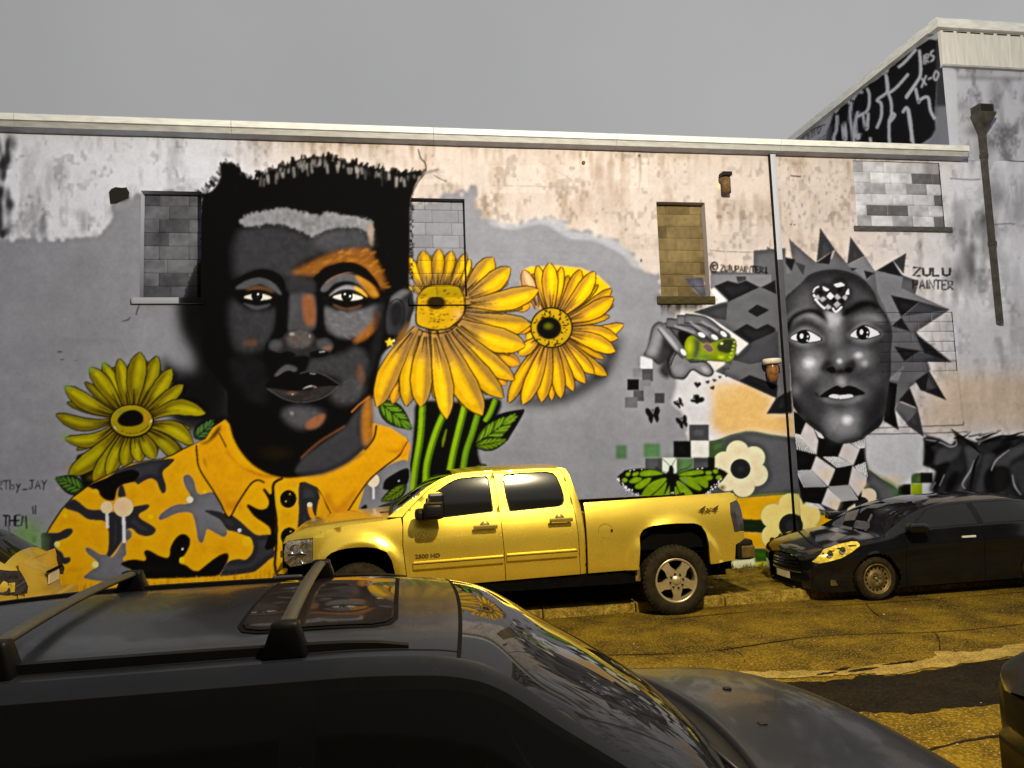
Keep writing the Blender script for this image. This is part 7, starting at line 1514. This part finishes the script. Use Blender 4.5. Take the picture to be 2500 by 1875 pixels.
def p1(x, v, side, P):
    if v > 2.0:
        if x < -2.15: return 'rear_screen'
        if v < 2.07 and x < .112: return 'roof_seam' if 2.045 < v < 2.06 else 'roof'
        if x < .112: return 'roof'
        if x < .124: return 'gap'
        if x < .93: return 'windscreen'
        if x < 1.006: return 'cowl'
        return 'hood'
    if v > 1:
        if x > .98: return 'hood' if v > 1.5 else 'body'
        if -1.95 < x < .90 and 1.08 < v < 1.84:
            for a in (-1.28, -.28):
                if abs(x - a) < .05: return 'pillar_trim'
            return 'side_window'
        if -2.0 < x < .925 and 1.04 < v < 1.9: return 'pillar_trim'
        return 'body'
    for a in (-1.28, -.28, .72):
        if abs(x - a) < .006: return 'gap'
    return 'body'
m1 = {'hood': M_GREYP, 'windscreen': M_GLASS, 'roof': M_GREYP, 'cowl': M_BLKP, 'rear_screen': M_GLASS, 'body': M_GREYP, 'gap': M_UNDER, 'side_window': M_TINT, 'pillar_trim': M_TRIMB, 'roof_seam': M_UNDER}
_bow = curve([(-2.6, 0), (-.4, 0), (.12, .055), (.6, .09), (.97, .11), (1.5, .03), (1.8, 0), (2.3, 0)])
L1.build(sv, cols(-2.5, 2.18, .022, (-1.28, -.28, .72, .118, .93, 1.012), .006), p1, m1, 0., [(-1.55, .33, .39), (1.42, .33, .39)], (20, 18, 22), shift=lambda x, y, z: _bow(x) * max(0, 1 - (y / .72) ** 2) if y < .72 else 0)
o1 = L1.flush(sv, m1)
def roof_z(x, y): 
    wr = L1.wr(x); return L1.zt(x) - (L1.zt(x) - L1.zr(x)) * min(1, abs(y) / wr) ** 2.4
def roof_sheet(name, outline, off, m, parent, sp=.03):
    pts = resample(outline, sp); P_ = np.array(pts); n0 = len(pts)
    for gx in np.arange(min(P_[:, 0]), max(P_[:, 0]), sp):
        for gy in np.arange(min(P_[:, 1]), max(P_[:, 1]), sp):
            if inpoly((gx, gy), outline) and np.hypot(P_[:, 0] - gx, P_[:, 1] - gy).min() > sp * .4: pts.append((gx, gy))
    r = delaunay_2d_cdt([Vector(p) for p in pts], [(i, (i + 1) % n0) for i in range(n0)], [], 1, 1e-6)
    return from_py(name, [(v.x, v.y, roof_z(v.x, v.y) + off) for v in r[0]], [tuple(f) for f in r[2]], m, parent, True)
rr_ = lambda x0, x1, y0, y1, c: [(x0 + c, y0), (x1 - c, y0), (x1 - c * .3, y0 + c * .3), (x1, y0 + c), (x1, y1 - c), (x1 - c * .3, y1 - c * .3), (x1 - c, y1), (x0 + c, y1), (x0 + c * .3, y1 - c * .3), (x0, y1 - c), (x0, y0 + c), (x0 + c * .3, y0 + c * .3)]
rf = o1[('roof', 0)]
roof_sheet('sunroof_seal', rr_(-.50, -.03, -.42, .40, .07), .003, M_UNDER, rf); roof_sheet('sunroof', rr_(-.485, -.045, -.405, .385, .06), .007, mat('sunroof_glass', (.010, .008, .008), .04, amt=.3, scale=4), rf)
M_RAIL = mat('roof_rail_black', (.0025, .0025, .0025), .45, amt=.2, spec=.08); M_BAR = mat('brushed_roof_bar', (.018, .016, .010), .5, .1, amt=.3, scale=14, stretch=(1, 6, 1))
for sd in (-1, 1):
    pts = [(x, sd * .545, roof_z(x, .545) + .012 + .014 * math.sin(min(1, max(0, (x + 1.95) / 1.95)) * math.pi) ** .4) for x in np.linspace(-1.95, .0, 24)]
    V, F = [], []
    for x, y, z in pts: V += [(x, y - .020, z - .03), (x, y - .014, z - .006), (x, y + .014, z - .006), (x, y + .020, z - .03)]
    for i in range(len(pts) - 1):
        for k in range(3): F.append((i * 4 + k, i * 4 + k + 1, i * 4 + k + 5, i * 4 + k + 4))
    F += [(0, 1, 2, 3), tuple(range(len(V) - 4, len(V)))]
    from_py('roof_rail', V, F, M_RAIL, rf)
for xb, sk in ((-.345, -.015), (-1.08, -.03)):
    st_b = []
    for t in np.linspace(-1, 1, 22):
        y = t * .545; z = 1.688 + .016 * (1 - t * t); st_b.append((xb + sk * t, y, z))
    V, F = [], []
    prof = [(-.022, -.003), (-.017, .007), (0, .011), (.017, .007), (.022, -.003), (.015, -.012), (-.015, -.012)]
    for x, y, z in st_b: V += [(x + a, y, z + b) for a, b in prof]
    n = len(prof)
    for i in range(len(st_b) - 1):
        for k in range(n): F.append((i * n + k, i * n + (k + 1) % n, (i + 1) * n + (k + 1) % n, (i + 1) * n + k))
    F += [tuple(range(n)), tuple(range((len(st_b) - 1) * n, len(st_b) * n))]
    br = from_py('roof_bar', V, F, M_BAR, sv, True)
    for sd in (-1, 1):
        bm = bmesh.new(); z0 = roof_z(xb, .545)
        bx(bm, xb - .062 + sk * sd, xb + .062 + sk * sd, sd * .555 - .036, sd * .555 + .036, z0 - .02, 1.700, .016)
        for v in bm.verts:
            if v.co.z > 1.66: v.co.x = xb + sk * sd + (v.co.x - xb - sk * sd) * .6; v.co.y = sd * .54 + (v.co.y - sd * .54) * .8
        bm_obj('bar_foot', bm, M_RAIL, br, True)
for sx, sy in ((1.36, .40), (1.30, -.02)):
    bm = bmesh.new(); zz = L1.zt(sx) - (L1.zt(sx) - L1.zr(sx)) * (abs(sy) / L1.wr(sx)) ** 2.4
    bx(bm, sx - .016, sx + .016, sy - .014, sy + .014, zz - .004, zz + .012, .005); bm_obj('washer_jet', bm, M_BLKP, o1[('hood', 0)])
for y0, y1 in ((-.52, .02), (.05, .55)):
    pts = [(1.06, y0, 1.075), (.99, y0 + (y1 - y0) * .5, 1.128), (.955, y1, 1.150)]; tube('wiper', pts, .009, M_BLKP, o1[('windscreen', 0)], 6)
xi = .82
def ws_pt(x, y): wr = L1.wr(x); return Vector((x, y, L1.zt(x) - (L1.zt(x) - L1.zr(x)) * (abs(y) / wr) ** 2.4))
q = [ws_pt(.80, -.56), ws_pt(.88, -.57), ws_pt(.88, -.50), ws_pt(.80, -.50)]
from_py('inspection_sticker', [p + Vector((.004, 0, .006)) for p in q], [(0, 1, 2, 3)], mat('sticker_paper', (.55, .55, .55), .5), o1[('windscreen', 0)])
box('cabin_floor', -2.2, 2.0, -.78, .78, .26, .5, M_UNDER, sv)
for cx in (-1.55, 1.42):
    for sd in (-1, 1): wheel(sv, cx, -sd * -.86 if False else sd * .86, .33, .33, .215, .21, 'steel', 1 if sd < 0 else -1)
# near-side mirror
bm = bmesh.new(); bx(bm, .52, .70, -1.08, -.90, .96, 1.10, .04); bm_obj('wing_mirror', bm, M_GREYP, sv, True)
bm = bmesh.new(); bx(bm, .52, .70, .90, 1.08, .96, 1.10, .04); bm_obj('wing_mirror', bm, M_GREYP, sv, True)

# ---- dark sedan behind the truck ----------------------------------------------------------------
M_BLKC = dirty_paint('black_car_paint', (.0045, .005, .006), .12, .0, .55, (.010, .010, .011), .4)
sd_ = thing('dark_sedan', 'dark sedan with steel wheels parked behind the pickup', 'car', (6.03, 9.33, 0))
L2 = Loft(zs=[(-.85, .16), (-.7, .13), (.5, .15), (3.0, .17), (3.4, .24)],
          zb=[(-.85, .50), (-.77, .58), (-.55, .66), (-.1, .745), (.2, .79), (.6, .865), (1.5, .885), (2.6, .90), (3.1, .90), (3.4, .80)],
          zr=[(-.85, .53), (-.77, .61), (-.55, .685), (-.1, .77), (.12, .80), (.35, .90), (.65, 1.05), (1.0, 1.155), (1.4, 1.195), (2.1, 1.205), (2.5, 1.16), (2.85, 1.0), (3.05, .92), (3.4, .82)],
          zt=[(-.85, .57), (-.77, .645), (-.55, .715), (-.1, .80), (.12, .828), (.35, .945), (.65, 1.11), (1.0, 1.215), (1.4, 1.25), (2.1, 1.262), (2.5, 1.225), (2.9, 1.06), (3.1, .96), (3.4, .85)],
          wb=[(-.85, .42), (-.82, .56), (-.75, .66), (-.5, .745), (-.1, .785), (.5, .80), (2.0, .80), (2.8, .775), (3.2, .70), (3.4, .58)],
          wr=[(-.85, .36), (-.77, .52), (-.5, .64), (-.1, .68), (.15, .68), (.5, .62), (1.0, .565), (1.6, .555), (2.2, .545), (2.7, .54), (3.1, .58), (3.4, .48)], ws=.95, crease=.018)
L2.parts = {}; L2.joined = {'hood', 'windscreen', 'roof', 'rear_screen', 'body', 'gap', 'boot'}
def p2(x, v, side, P):
    if v > 2:
        if x < .13: return 'hood'
        if x < .14 + .0: return 'gap'
        if x < .98: return 'windscreen'
        if x < 2.45: return 'roof'
        if x < 3.0: return 'rear_screen'
        return 'boot'
    if v > 1:
        if x < .2: return 'hood' if v > 1.5 else 'body'
        if .42 < x < 2.75 and 1.08 < v < 1.86 and x > .40 + .62 * (v - 1) and x < 2.8 - .38 * (v - 1):
            return 'pillar_trim' if abs(x - 1.58) < .05 else 'side_window'
        if .35 < x < 2.85 and 1.04 < v < 1.9 and x > .34 + .62 * (v - 1) and x < 2.86 - .38 * (v - 1): return 'pillar_trim'
        return 'body'
    for a in (.42, 1.58, 2.6):
        if abs(x - a) < .006: return 'gap'
    return 'body'
m2 = {'hood': M_BLKC, 'windscreen': M_GLASS, 'roof': M_BLKC, 'rear_screen': M_GLASS, 'body': M_BLKC, 'gap': M_UNDER, 'boot': M_BLKC, 'side_window': M_GLASS, 'pillar_trim': M_BLKP}
L2.build(sd_, cols(-.85, 3.4, .02, (.42, 1.58, 2.6)), p2, m2, 0., [(0, .275, .335), (2.45, .275, .335)], (22, 14, 14))
o2 = L2.flush(sd_, m2)
# front face: bumper, grille, plate, lamps
def front_x(y): return -.86 + .55 * (abs(y) / .75) ** 3.2
def plate_on_front(name, outline, off, m, parent, sp=.03):
    """outline in (y,z) on the curved nose"""
    pts = resample(outline, sp); n0 = len(pts); P_ = np.array(pts)
    for gy in np.arange(P_[:, 0].min(), P_[:, 0].max(), sp):
        for gz in np.arange(P_[:, 1].min(), P_[:, 1].max(), sp):
            if inpoly((gy, gz), outline) and np.hypot(P_[:, 0] - gy, P_[:, 1] - gz).min() > sp * .4: pts.append((gy, gz))
    r = delaunay_2d_cdt([Vector(p) for p in pts], [(i, (i + 1) % n0) for i in range(n0)], [], 1, 1e-6)
    return from_py(name, [(front_x(v.x) + .30 * max(0, v.y - .42) ** 1.3 + off, v.x, v.y) for v in r[0]], [tuple(f) for f in r[2]], m, parent, True)
nose = plate_on_front('front_bumper', [(-.70, .13), (.70, .13), (.70, .50), (.5, .52), (-.5, .52), (-.70, .50)], 0, M_BLKC, sd_)
gr2 = plate_on_front('grille', [(-.40, .36), (.40, .36), (.50, .52), (.46, .55), (-.46, .55), (-.50, .52)], -.012, M_BLKP, sd_)
for zz in (.40, .44, .48): plate_on_front('grille_slat', [(-.40 - (zz - .36) * .5, zz), (.40 + (zz - .36) * .5, zz), (.40 + (zz - .36) * .5, zz + .012), (-.40 - (zz - .36) * .5, zz + .012)], -.020, M_CHROME, gr2)
for pl in ([(-.52, .55), (-.50, .52), (-.40, .355), (.40, .355), (.50, .52), (.52, .55), (.54, .55), (.52, .51), (.42, .335), (-.42, .335), (-.52, .51), (-.54, .55)],): plate_on_front('grille_surround', pl, -.024, mat('dull_chrome_trim', (.42, .40, .36), .2, .9), gr2)
lathe_o = None
em = bmesh.new(); 
for k in range(24):
    a0, a1 = 2 * math.pi * k / 24, 2 * math.pi * (k + 1) / 24; q = [em.verts.new((-.89, r * math.cos(a), .455 + r * math.sin(a))) for a, r in ((a0, .045), (a1, .045), (a1, .058), (a0, .058))]; em.faces.new(q)
q = [em.verts.new((-.892, y, z)) for y, z in ((-.065, .445), (.065, .445), (.065, .466), (-.065, .466))]; em.faces.new(q)
bm_obj('grille_emblem', em, M_CHROME, gr2)
plate_on_front('front_plate', [(-.17, .235), (.17, .235), (.17, .335), (-.17, .335)], -.02, M_PLATE, sd_)
plate_on_front('lower_intake', [(-.45, .15), (.45, .15), (.42, .215), (-.42, .215)], -.012, M_UNDER, sd_)
for sd in (-1, 1):
    # headlight that wraps round the wing, drawn on the body side
    hv = [(-.80, .52), (-.74, .595), (-.62, .675), (-.42, .738), (-.26, .765), (-.19, .757), (-.21, .715), (-.33, .64), (-.47, .575), (-.64, .53), (-.75, .505)]
    def side_y(x, z, s=sd):
        vlo, vhi = 0., 2.
        for _ in range(24):
            mid = (vlo + vhi) / 2
            if L2.pt(x, mid)[1] < z: vlo = mid
            else: vhi = mid
        return s * (L2.pt(x, vlo)[0] + .012)
    pts = resample(hv, .03); n0 = len(pts); P_ = np.array(pts)
    for gx in np.arange(-.86, -.2, .03):
        for gz in np.arange(.52, .76, .03):
            if inpoly((gx, gz), hv) and np.hypot(P_[:, 0] - gx, P_[:, 1] - gz).min() > .012: pts.append((gx, gz))
    r = delaunay_2d_cdt([Vector(p) for p in pts], [(i, (i + 1) % n0) for i in range(n0)], [], 1, 1e-6)
    hl = from_py('headlight', [(v.x, side_y(v.x, v.y), v.y) for v in r[0]], [tuple(f) for f in r[2]], M_AMB, sd_, True)
    for bx_, bz_ in ((-.62, .625), (-.46, .67)):
        lathe('lamp_bowl', [(0, 0), (.03, -.002 * 1), (.045, -.012 * 1)], M_CHROME, hl, 14, (bx_, side_y(bx_, bz_) + sd * .016, bz_))
    box('fog_lamp', -.62, -.44, sd * .70 - .02, sd * .70 + .02, .215, .30, M_CHROME if sd < 0 else M_BLKP, sd_, .012)
    wm = bmesh.new(); bx(wm, .40, .66, sd * .90 - .07, sd * .90 + .07, .865, .975, .035); bm_obj('wing_mirror', wm, M_BLKC, sd_, True)
    box('door_handle', 1.25, 1.45, sd * .812 - .012, sd * .812 + .012, .742, .768, M_PALE, sd_, .006); box('door_handle', 2.30, 2.5, sd * .800 - .012, sd * .800 + .012, .752, .778, M_PALE, sd_, .006)
    for cx in (0, 2.45): wheel(sd_, cx, sd * .79, .278 + (.118 if sd > 0 else 0), .278, .185, .19, 'steel', 1 if sd < 0 else -1)
box('cabin_floor', -.5, 3.2, -.7, .7, .13, .35, M_UNDER, sd_); box('dashboard', .25, .5, -.6, .6, .5, .78, M_UNDER, sd_)
for y0 in (-.42, .12): box('front_seat', 1.15, 1.3, y0, y0 + .34, .4, 1.05, M_UNDER, sd_, .05)

# ---- yellow hatchback at the left edge ----------------------------------------------------------
M_YELC = dirty_paint('yellow_car_paint', (.52, .36, .05), .35, .2, .5, (.36, .25, .04), .2)
yc = thing('gold_hatchback', 'yellow-lit hatchback at the left edge with sloping rear window', 'car', (-4.36, 9.36, 0)); yc.rotation_euler = (0, 0, rad(9))
L3 = Loft(zs=[(-4.0, .3), (-3.5, .22), (-.4, .24), (.02, .38)],
          zb=[(-4.0, .62), (-3.4, .82), (-2.6, .93), (-1.0, .98), (-.3, 1.0), (.02, .96)],
          zr=[(-4.0, .66), (-3.3, .90), (-2.75, 1.0), (-2.1, 1.36), (-1.5, 1.41), (-.9, 1.40), (-.55, 1.33), (-.25, 1.14), (-.12, 1.05), (.02, .99)],
          zt=[(-4.0, .70), (-3.3, .94), (-2.75, 1.04), (-2.1, 1.42), (-1.5, 1.47), (-.9, 1.46), (-.5, 1.39), (-.2, 1.19), (-.08, 1.11), (.02, 1.05)],
          wb=[(-4.0, .5), (-3.6, .72), (-3, .82), (-1.0, .84), (-.4, .82), (-.1, .76), (.02, .66)],
          wr=[(-4.0, .4), (-3.3, .68), (-2.75, .70), (-2.0, .58), (-.9, .57), (-.4, .60), (-.1, .64), (.02, .58)], crease=.01)
L3.parts = {}; L3.joined = {'hood', 'windscreen', 'roof', 'rear_screen', 'body', 'gap', 'boot'}
def p3(x, v, side, P):
    if v > 2:
        if x < -2.75: return 'hood'
        if x < -2.1: return 'windscreen'
        if x < -.60: return 'roof'
        if x < -.12: return 'rear_screen'
        return 'boot'
    if v > 1:
        if x < -2.7: return 'hood' if v > 1.5 else 'body'
        if -2.6 < x < -.25 and 1.08 < v < 1.84 and x > -2.6 + .5 * (v - 1) and x < -.18 - .4 * (v - 1): return 'pillar_trim' if abs(x + 1.5) < .05 else 'side_window'
        return 'body'
    for a in (-2.5, -1.5, -.62):
        if abs(x - a) < .006: return 'gap'
    return 'body'
m3 = {'hood': M_YELC, 'windscreen': M_GLASS, 'roof': M_BLKC, 'rear_screen': M_GLASS, 'body': M_YELC, 'gap': M_UNDER, 'boot': M_YELC, 'side_window': M_GLASS, 'pillar_trim': M_BLKP}
L3.build(yc, cols(-4.0, .02, .03, (-2.5, -1.5, -.62)), p3, m3, 0., [(-.62, .3, .36), (-3.2, .3, .36)], (20, 12, 12))
o3 = L3.flush(yc, m3)
# rear face
V, F = [], []; ny, nz = 24, 12
for j in range(nz + 1):
    for i in range(ny + 1):
        t = i / ny * 2 - 1; z = .36 + (1.03 - .36) * j / nz; w_ = .66 + .03 * math.sin(j / nz * math.pi); V.append((.02 + .16 * (1 - abs(t) ** 2.6) * (.55 + .45 * math.sin(min(1, j / nz * 1.15) * math.pi)) * (1 - max(0, (j / nz - .75) / .25) ** 2) + (.05 if z < .62 else 0) - (.02 if j == nz else 0), t * w_, z + (.03 if j == nz else 0)))
for j in range(nz):
    for i in range(ny): a = j * (ny + 1) + i; F.append((a, a + 1, a + ny + 2, a + ny + 1))
bk = from_py('tailgate', V, F, M_YELC, yc, True)
box('number_plate', .17, .185, -.20, .16, .74, .86, M_PLATE, bk); box('tailgate_handle', .165, .20, -.26, .22, .875, .895, M_UNDER, bk); box('bumper', -.1, .27, -.68, .68, .34, .60, M_YELC, yc, .06); box('reverse_lamp', .262, .275, -.5, -.3, .44, .49, M_PLATE, yc, .006)
for sd in (-1, 1):
    lv = [(-.34, .99), (-.15, 1.02), (-.02, .98), (.06, .80), (.05, .72), (-.06, .73), (-.24, .80), (-.36, .88)]
    pts = resample(lv, .03); n0 = len(pts)
    r = delaunay_2d_cdt([Vector(p) for p in pts], [(i, (i + 1) % n0) for i in range(n0)], [], 1, 1e-6)
    tlm = from_py('tail_light', [(v.x + (.05 if v.x > -.02 else 0), sd * (L3.pt(min(v.x, .02), max(0, min(1, (v.y - .3) / .7)))[0] + .008), v.y) for v in r[0]], [tuple(f) for f in r[2]], M_REDL, yc)
    box('indicator_lens', -.06, .0, sd * (L3.wb(-.05) + .004) - .006, sd * (L3.wb(-.05) + .004) + .006, .76, .86, M_AMB, tlm)
    for cx in (-.62, -3.2): wheel(yc, cx, sd * .83, .30 + (.1 if sd > 0 else 0), .30, .2, .19, 'steel', 1 if sd < 0 else -1)

# ---- black car whose tail fills the right edge --------------------------------------------------
rc = thing('black_hatchback', 'black car cut off by the right edge of the picture', 'car', (3.02, 2.75, 0))
L4 = Loft(zs=[(0, .42), (.2, .30), (3.6, .25), (4.1, .4)], zb=[(0, .78), (.15, .90), (.5, .93), (2.4, .92), (3.4, .82), (4.1, .6)],
          zr=[(0, .82), (.15, .95), (.35, 1.05), (.8, 1.32), (1.2, 1.42), (2.1, 1.42), (2.8, 1.05), (3.4, .86), (4.1, .62)], zt=[(0, .84), (.12, .97), (.32, 1.07), (.8, 1.38), (1.2, 1.48), (2.1, 1.48), (2.85, 1.08), (3.4, .92), (4.1, .66)],
          wb=[(0, .60), (.1, .74), (.35, .82), (1, .85), (3, .84), (3.8, .72), (4.1, .5)], wr=[(0, .55), (.3, .62), (1.0, .56), (2.0, .56), (2.8, .68), (3.6, .62), (4.1, .42)])
L4.parts = {}; L4.joined = {'roof', 'body', 'rear_screen', 'windscreen'}
def p4(x, v, side, P):
    if v > 2: return 'body' if x < .3 or x > 2.8 else ('rear_screen' if x < 1.05 else ('roof' if x < 2.1 else 'windscreen'))
    if v > 1.08 and v < 1.85 and .7 < x < 2.5: return 'side_window'
    return 'body'
M_JET = dirty_paint('jet_black_paint', (.003, .003, .003), .3, 0., .08, (.006, .006, .006), .4)
m4 = {'body': M_JET, 'roof': M_JET, 'rear_screen': M_TINT, 'windscreen': M_TINT, 'side_window': M_TINT}
L4.build(rc, cols(0, 4.1, .04), p4, m4, 0., [(.75, .3, .36), (3.3, .3, .36)], (20, 10, 12)); L4.flush(rc, m4)
V, F = [], []
for j in range(13):
    for i in range(25):
        t = i / 24 * 2 - 1; z = .40 + .42 * j / 12; V.append((-.12 * (1 - abs(t) ** 2.4) * math.sin(max(.25, j / 12) * math.pi * .8) - (.05 if z < .62 else 0), t * .60, z))
for j in range(12):
    for i in range(24): a = j * 25 + i; F.append((a, a + 25, a + 26, a + 1))
from_py('rear_panel', V, F, M_JET, rc, True)
for sd in (-1, 1):
    for cx in (.75, 3.3): wheel(rc, cx, sd * .83, .30, .30, .2, .19, 'steel', 1 if sd < 0 else -1)
# ------------------------------------------------------------------ small things
M_LITTER = mat('crumpled_paper', (.52, .40, .14), .8, amt=.25, scale=30)
rk = np.random.RandomState(77)
def crumple(name, x, y, z, sx, sy, sz, m, label, cat, group):
    bm = bmesh.new(); bmesh.ops.create_icosphere(bm, subdivisions=2, radius=1.)
    for v in bm.verts: k = rk.uniform(.65, 1.25); v.co = Vector((v.co.x * sx * k, v.co.y * sy * k, max(-.7, v.co.z) * sz * k))
    o = bm_obj(name, bm, m); o.location = (x, y, z); return tag(o, label, cat, group)
crumple('paper_scrap', 4.26, 10.05, .135, .11, .07, .025, M_LITTER, 'larger crumpled paper scrap on the earth behind the truck bumper', 'litter', 'litter by the mural wall')
crumple('paper_scrap', 4.50, 10.0, .13, .07, .05, .02, M_LITTER, 'smaller paper scrap right of the crumpled one behind the bumper', 'litter', 'litter by the mural wall')
crumple('paper_scrap', 4.12, 9.45, .128, .06, .05, .012, M_LITTER, 'flat paper scrap near the kerb behind the rear wheel', 'litter', 'litter by the mural wall')
# grit on the road and weeds along the wall: nobody could count them
M_GRIT = mat('road_grit', (.36, .29, .18), .9, amt=.4, scale=40)
bm = bmesh.new()
for k in range(110):
    x, y = rk.uniform(.5, 9), rk.uniform(4.0, 8.8); s = rk.uniform(.003, .009) * (1.8 if rk.rand() < .05 else 1)
    r = bmesh.ops.create_icosphere(bm, subdivisions=1, radius=s)
    for v in r['verts']: v.co = Vector((v.co.x * rk.uniform(.8, 1.4) + x, v.co.y + y, v.co.z * .6 + s * .3 + .004))
o = bm_obj('road_grit', bm, M_GRIT); o['kind'] = 'stuff'; o['label'] = 'loose grit and small stones scattered on the road'; o['category'] = 'grit'
M_WEED = mat('dry_grass', (.10, .085, .012), .9, amt=.6, scale=8)
bm = bmesh.new()
def tuft(x, y, z, h, n):
    for _ in range(n):
        a = rk.uniform(0, 6.28); ln = h * rk.uniform(.5, 1.2); w_ = rk.uniform(.003, .007); dx, dy = math.cos(a) * ln * .5, math.sin(a) * ln * .5
        bx0, by0 = x + rk.uniform(-.04, .04), y + rk.uniform(-.04, .04)
        p = [bm.verts.new((bx0 - w_, by0, z)), bm.verts.new((bx0 + w_, by0, z)), bm.verts.new((bx0 + dx * .4, by0 + dy * .4, z + ln * .7)), bm.verts.new((bx0 + dx, by0 + dy, z + ln))]
        bm.faces.new((p[0], p[1], p[2])); bm.faces.new((p[0], p[2], p[3]))
for k in range(520):
    x = rk.uniform(-6, 12); y = WY - abs(rk.normal(0, .08)) - .03 if k % 2 else rk.uniform(9.1, 10.8); tuft(x, y, .105, rk.uniform(.03, .09) if k % 2 else rk.uniform(.015, .05), 9)
for k in range(120): tuft(rk.uniform(-6, 12), 9.05 + rk.uniform(-.02, .04), .11, rk.uniform(.02, .05), 6)
o = bm_obj('dry_grass', bm, M_WEED); o['kind'] = 'stuff'; o['label'] = 'dry grass and weeds growing along the foot of the wall'; o['category'] = 'grass'
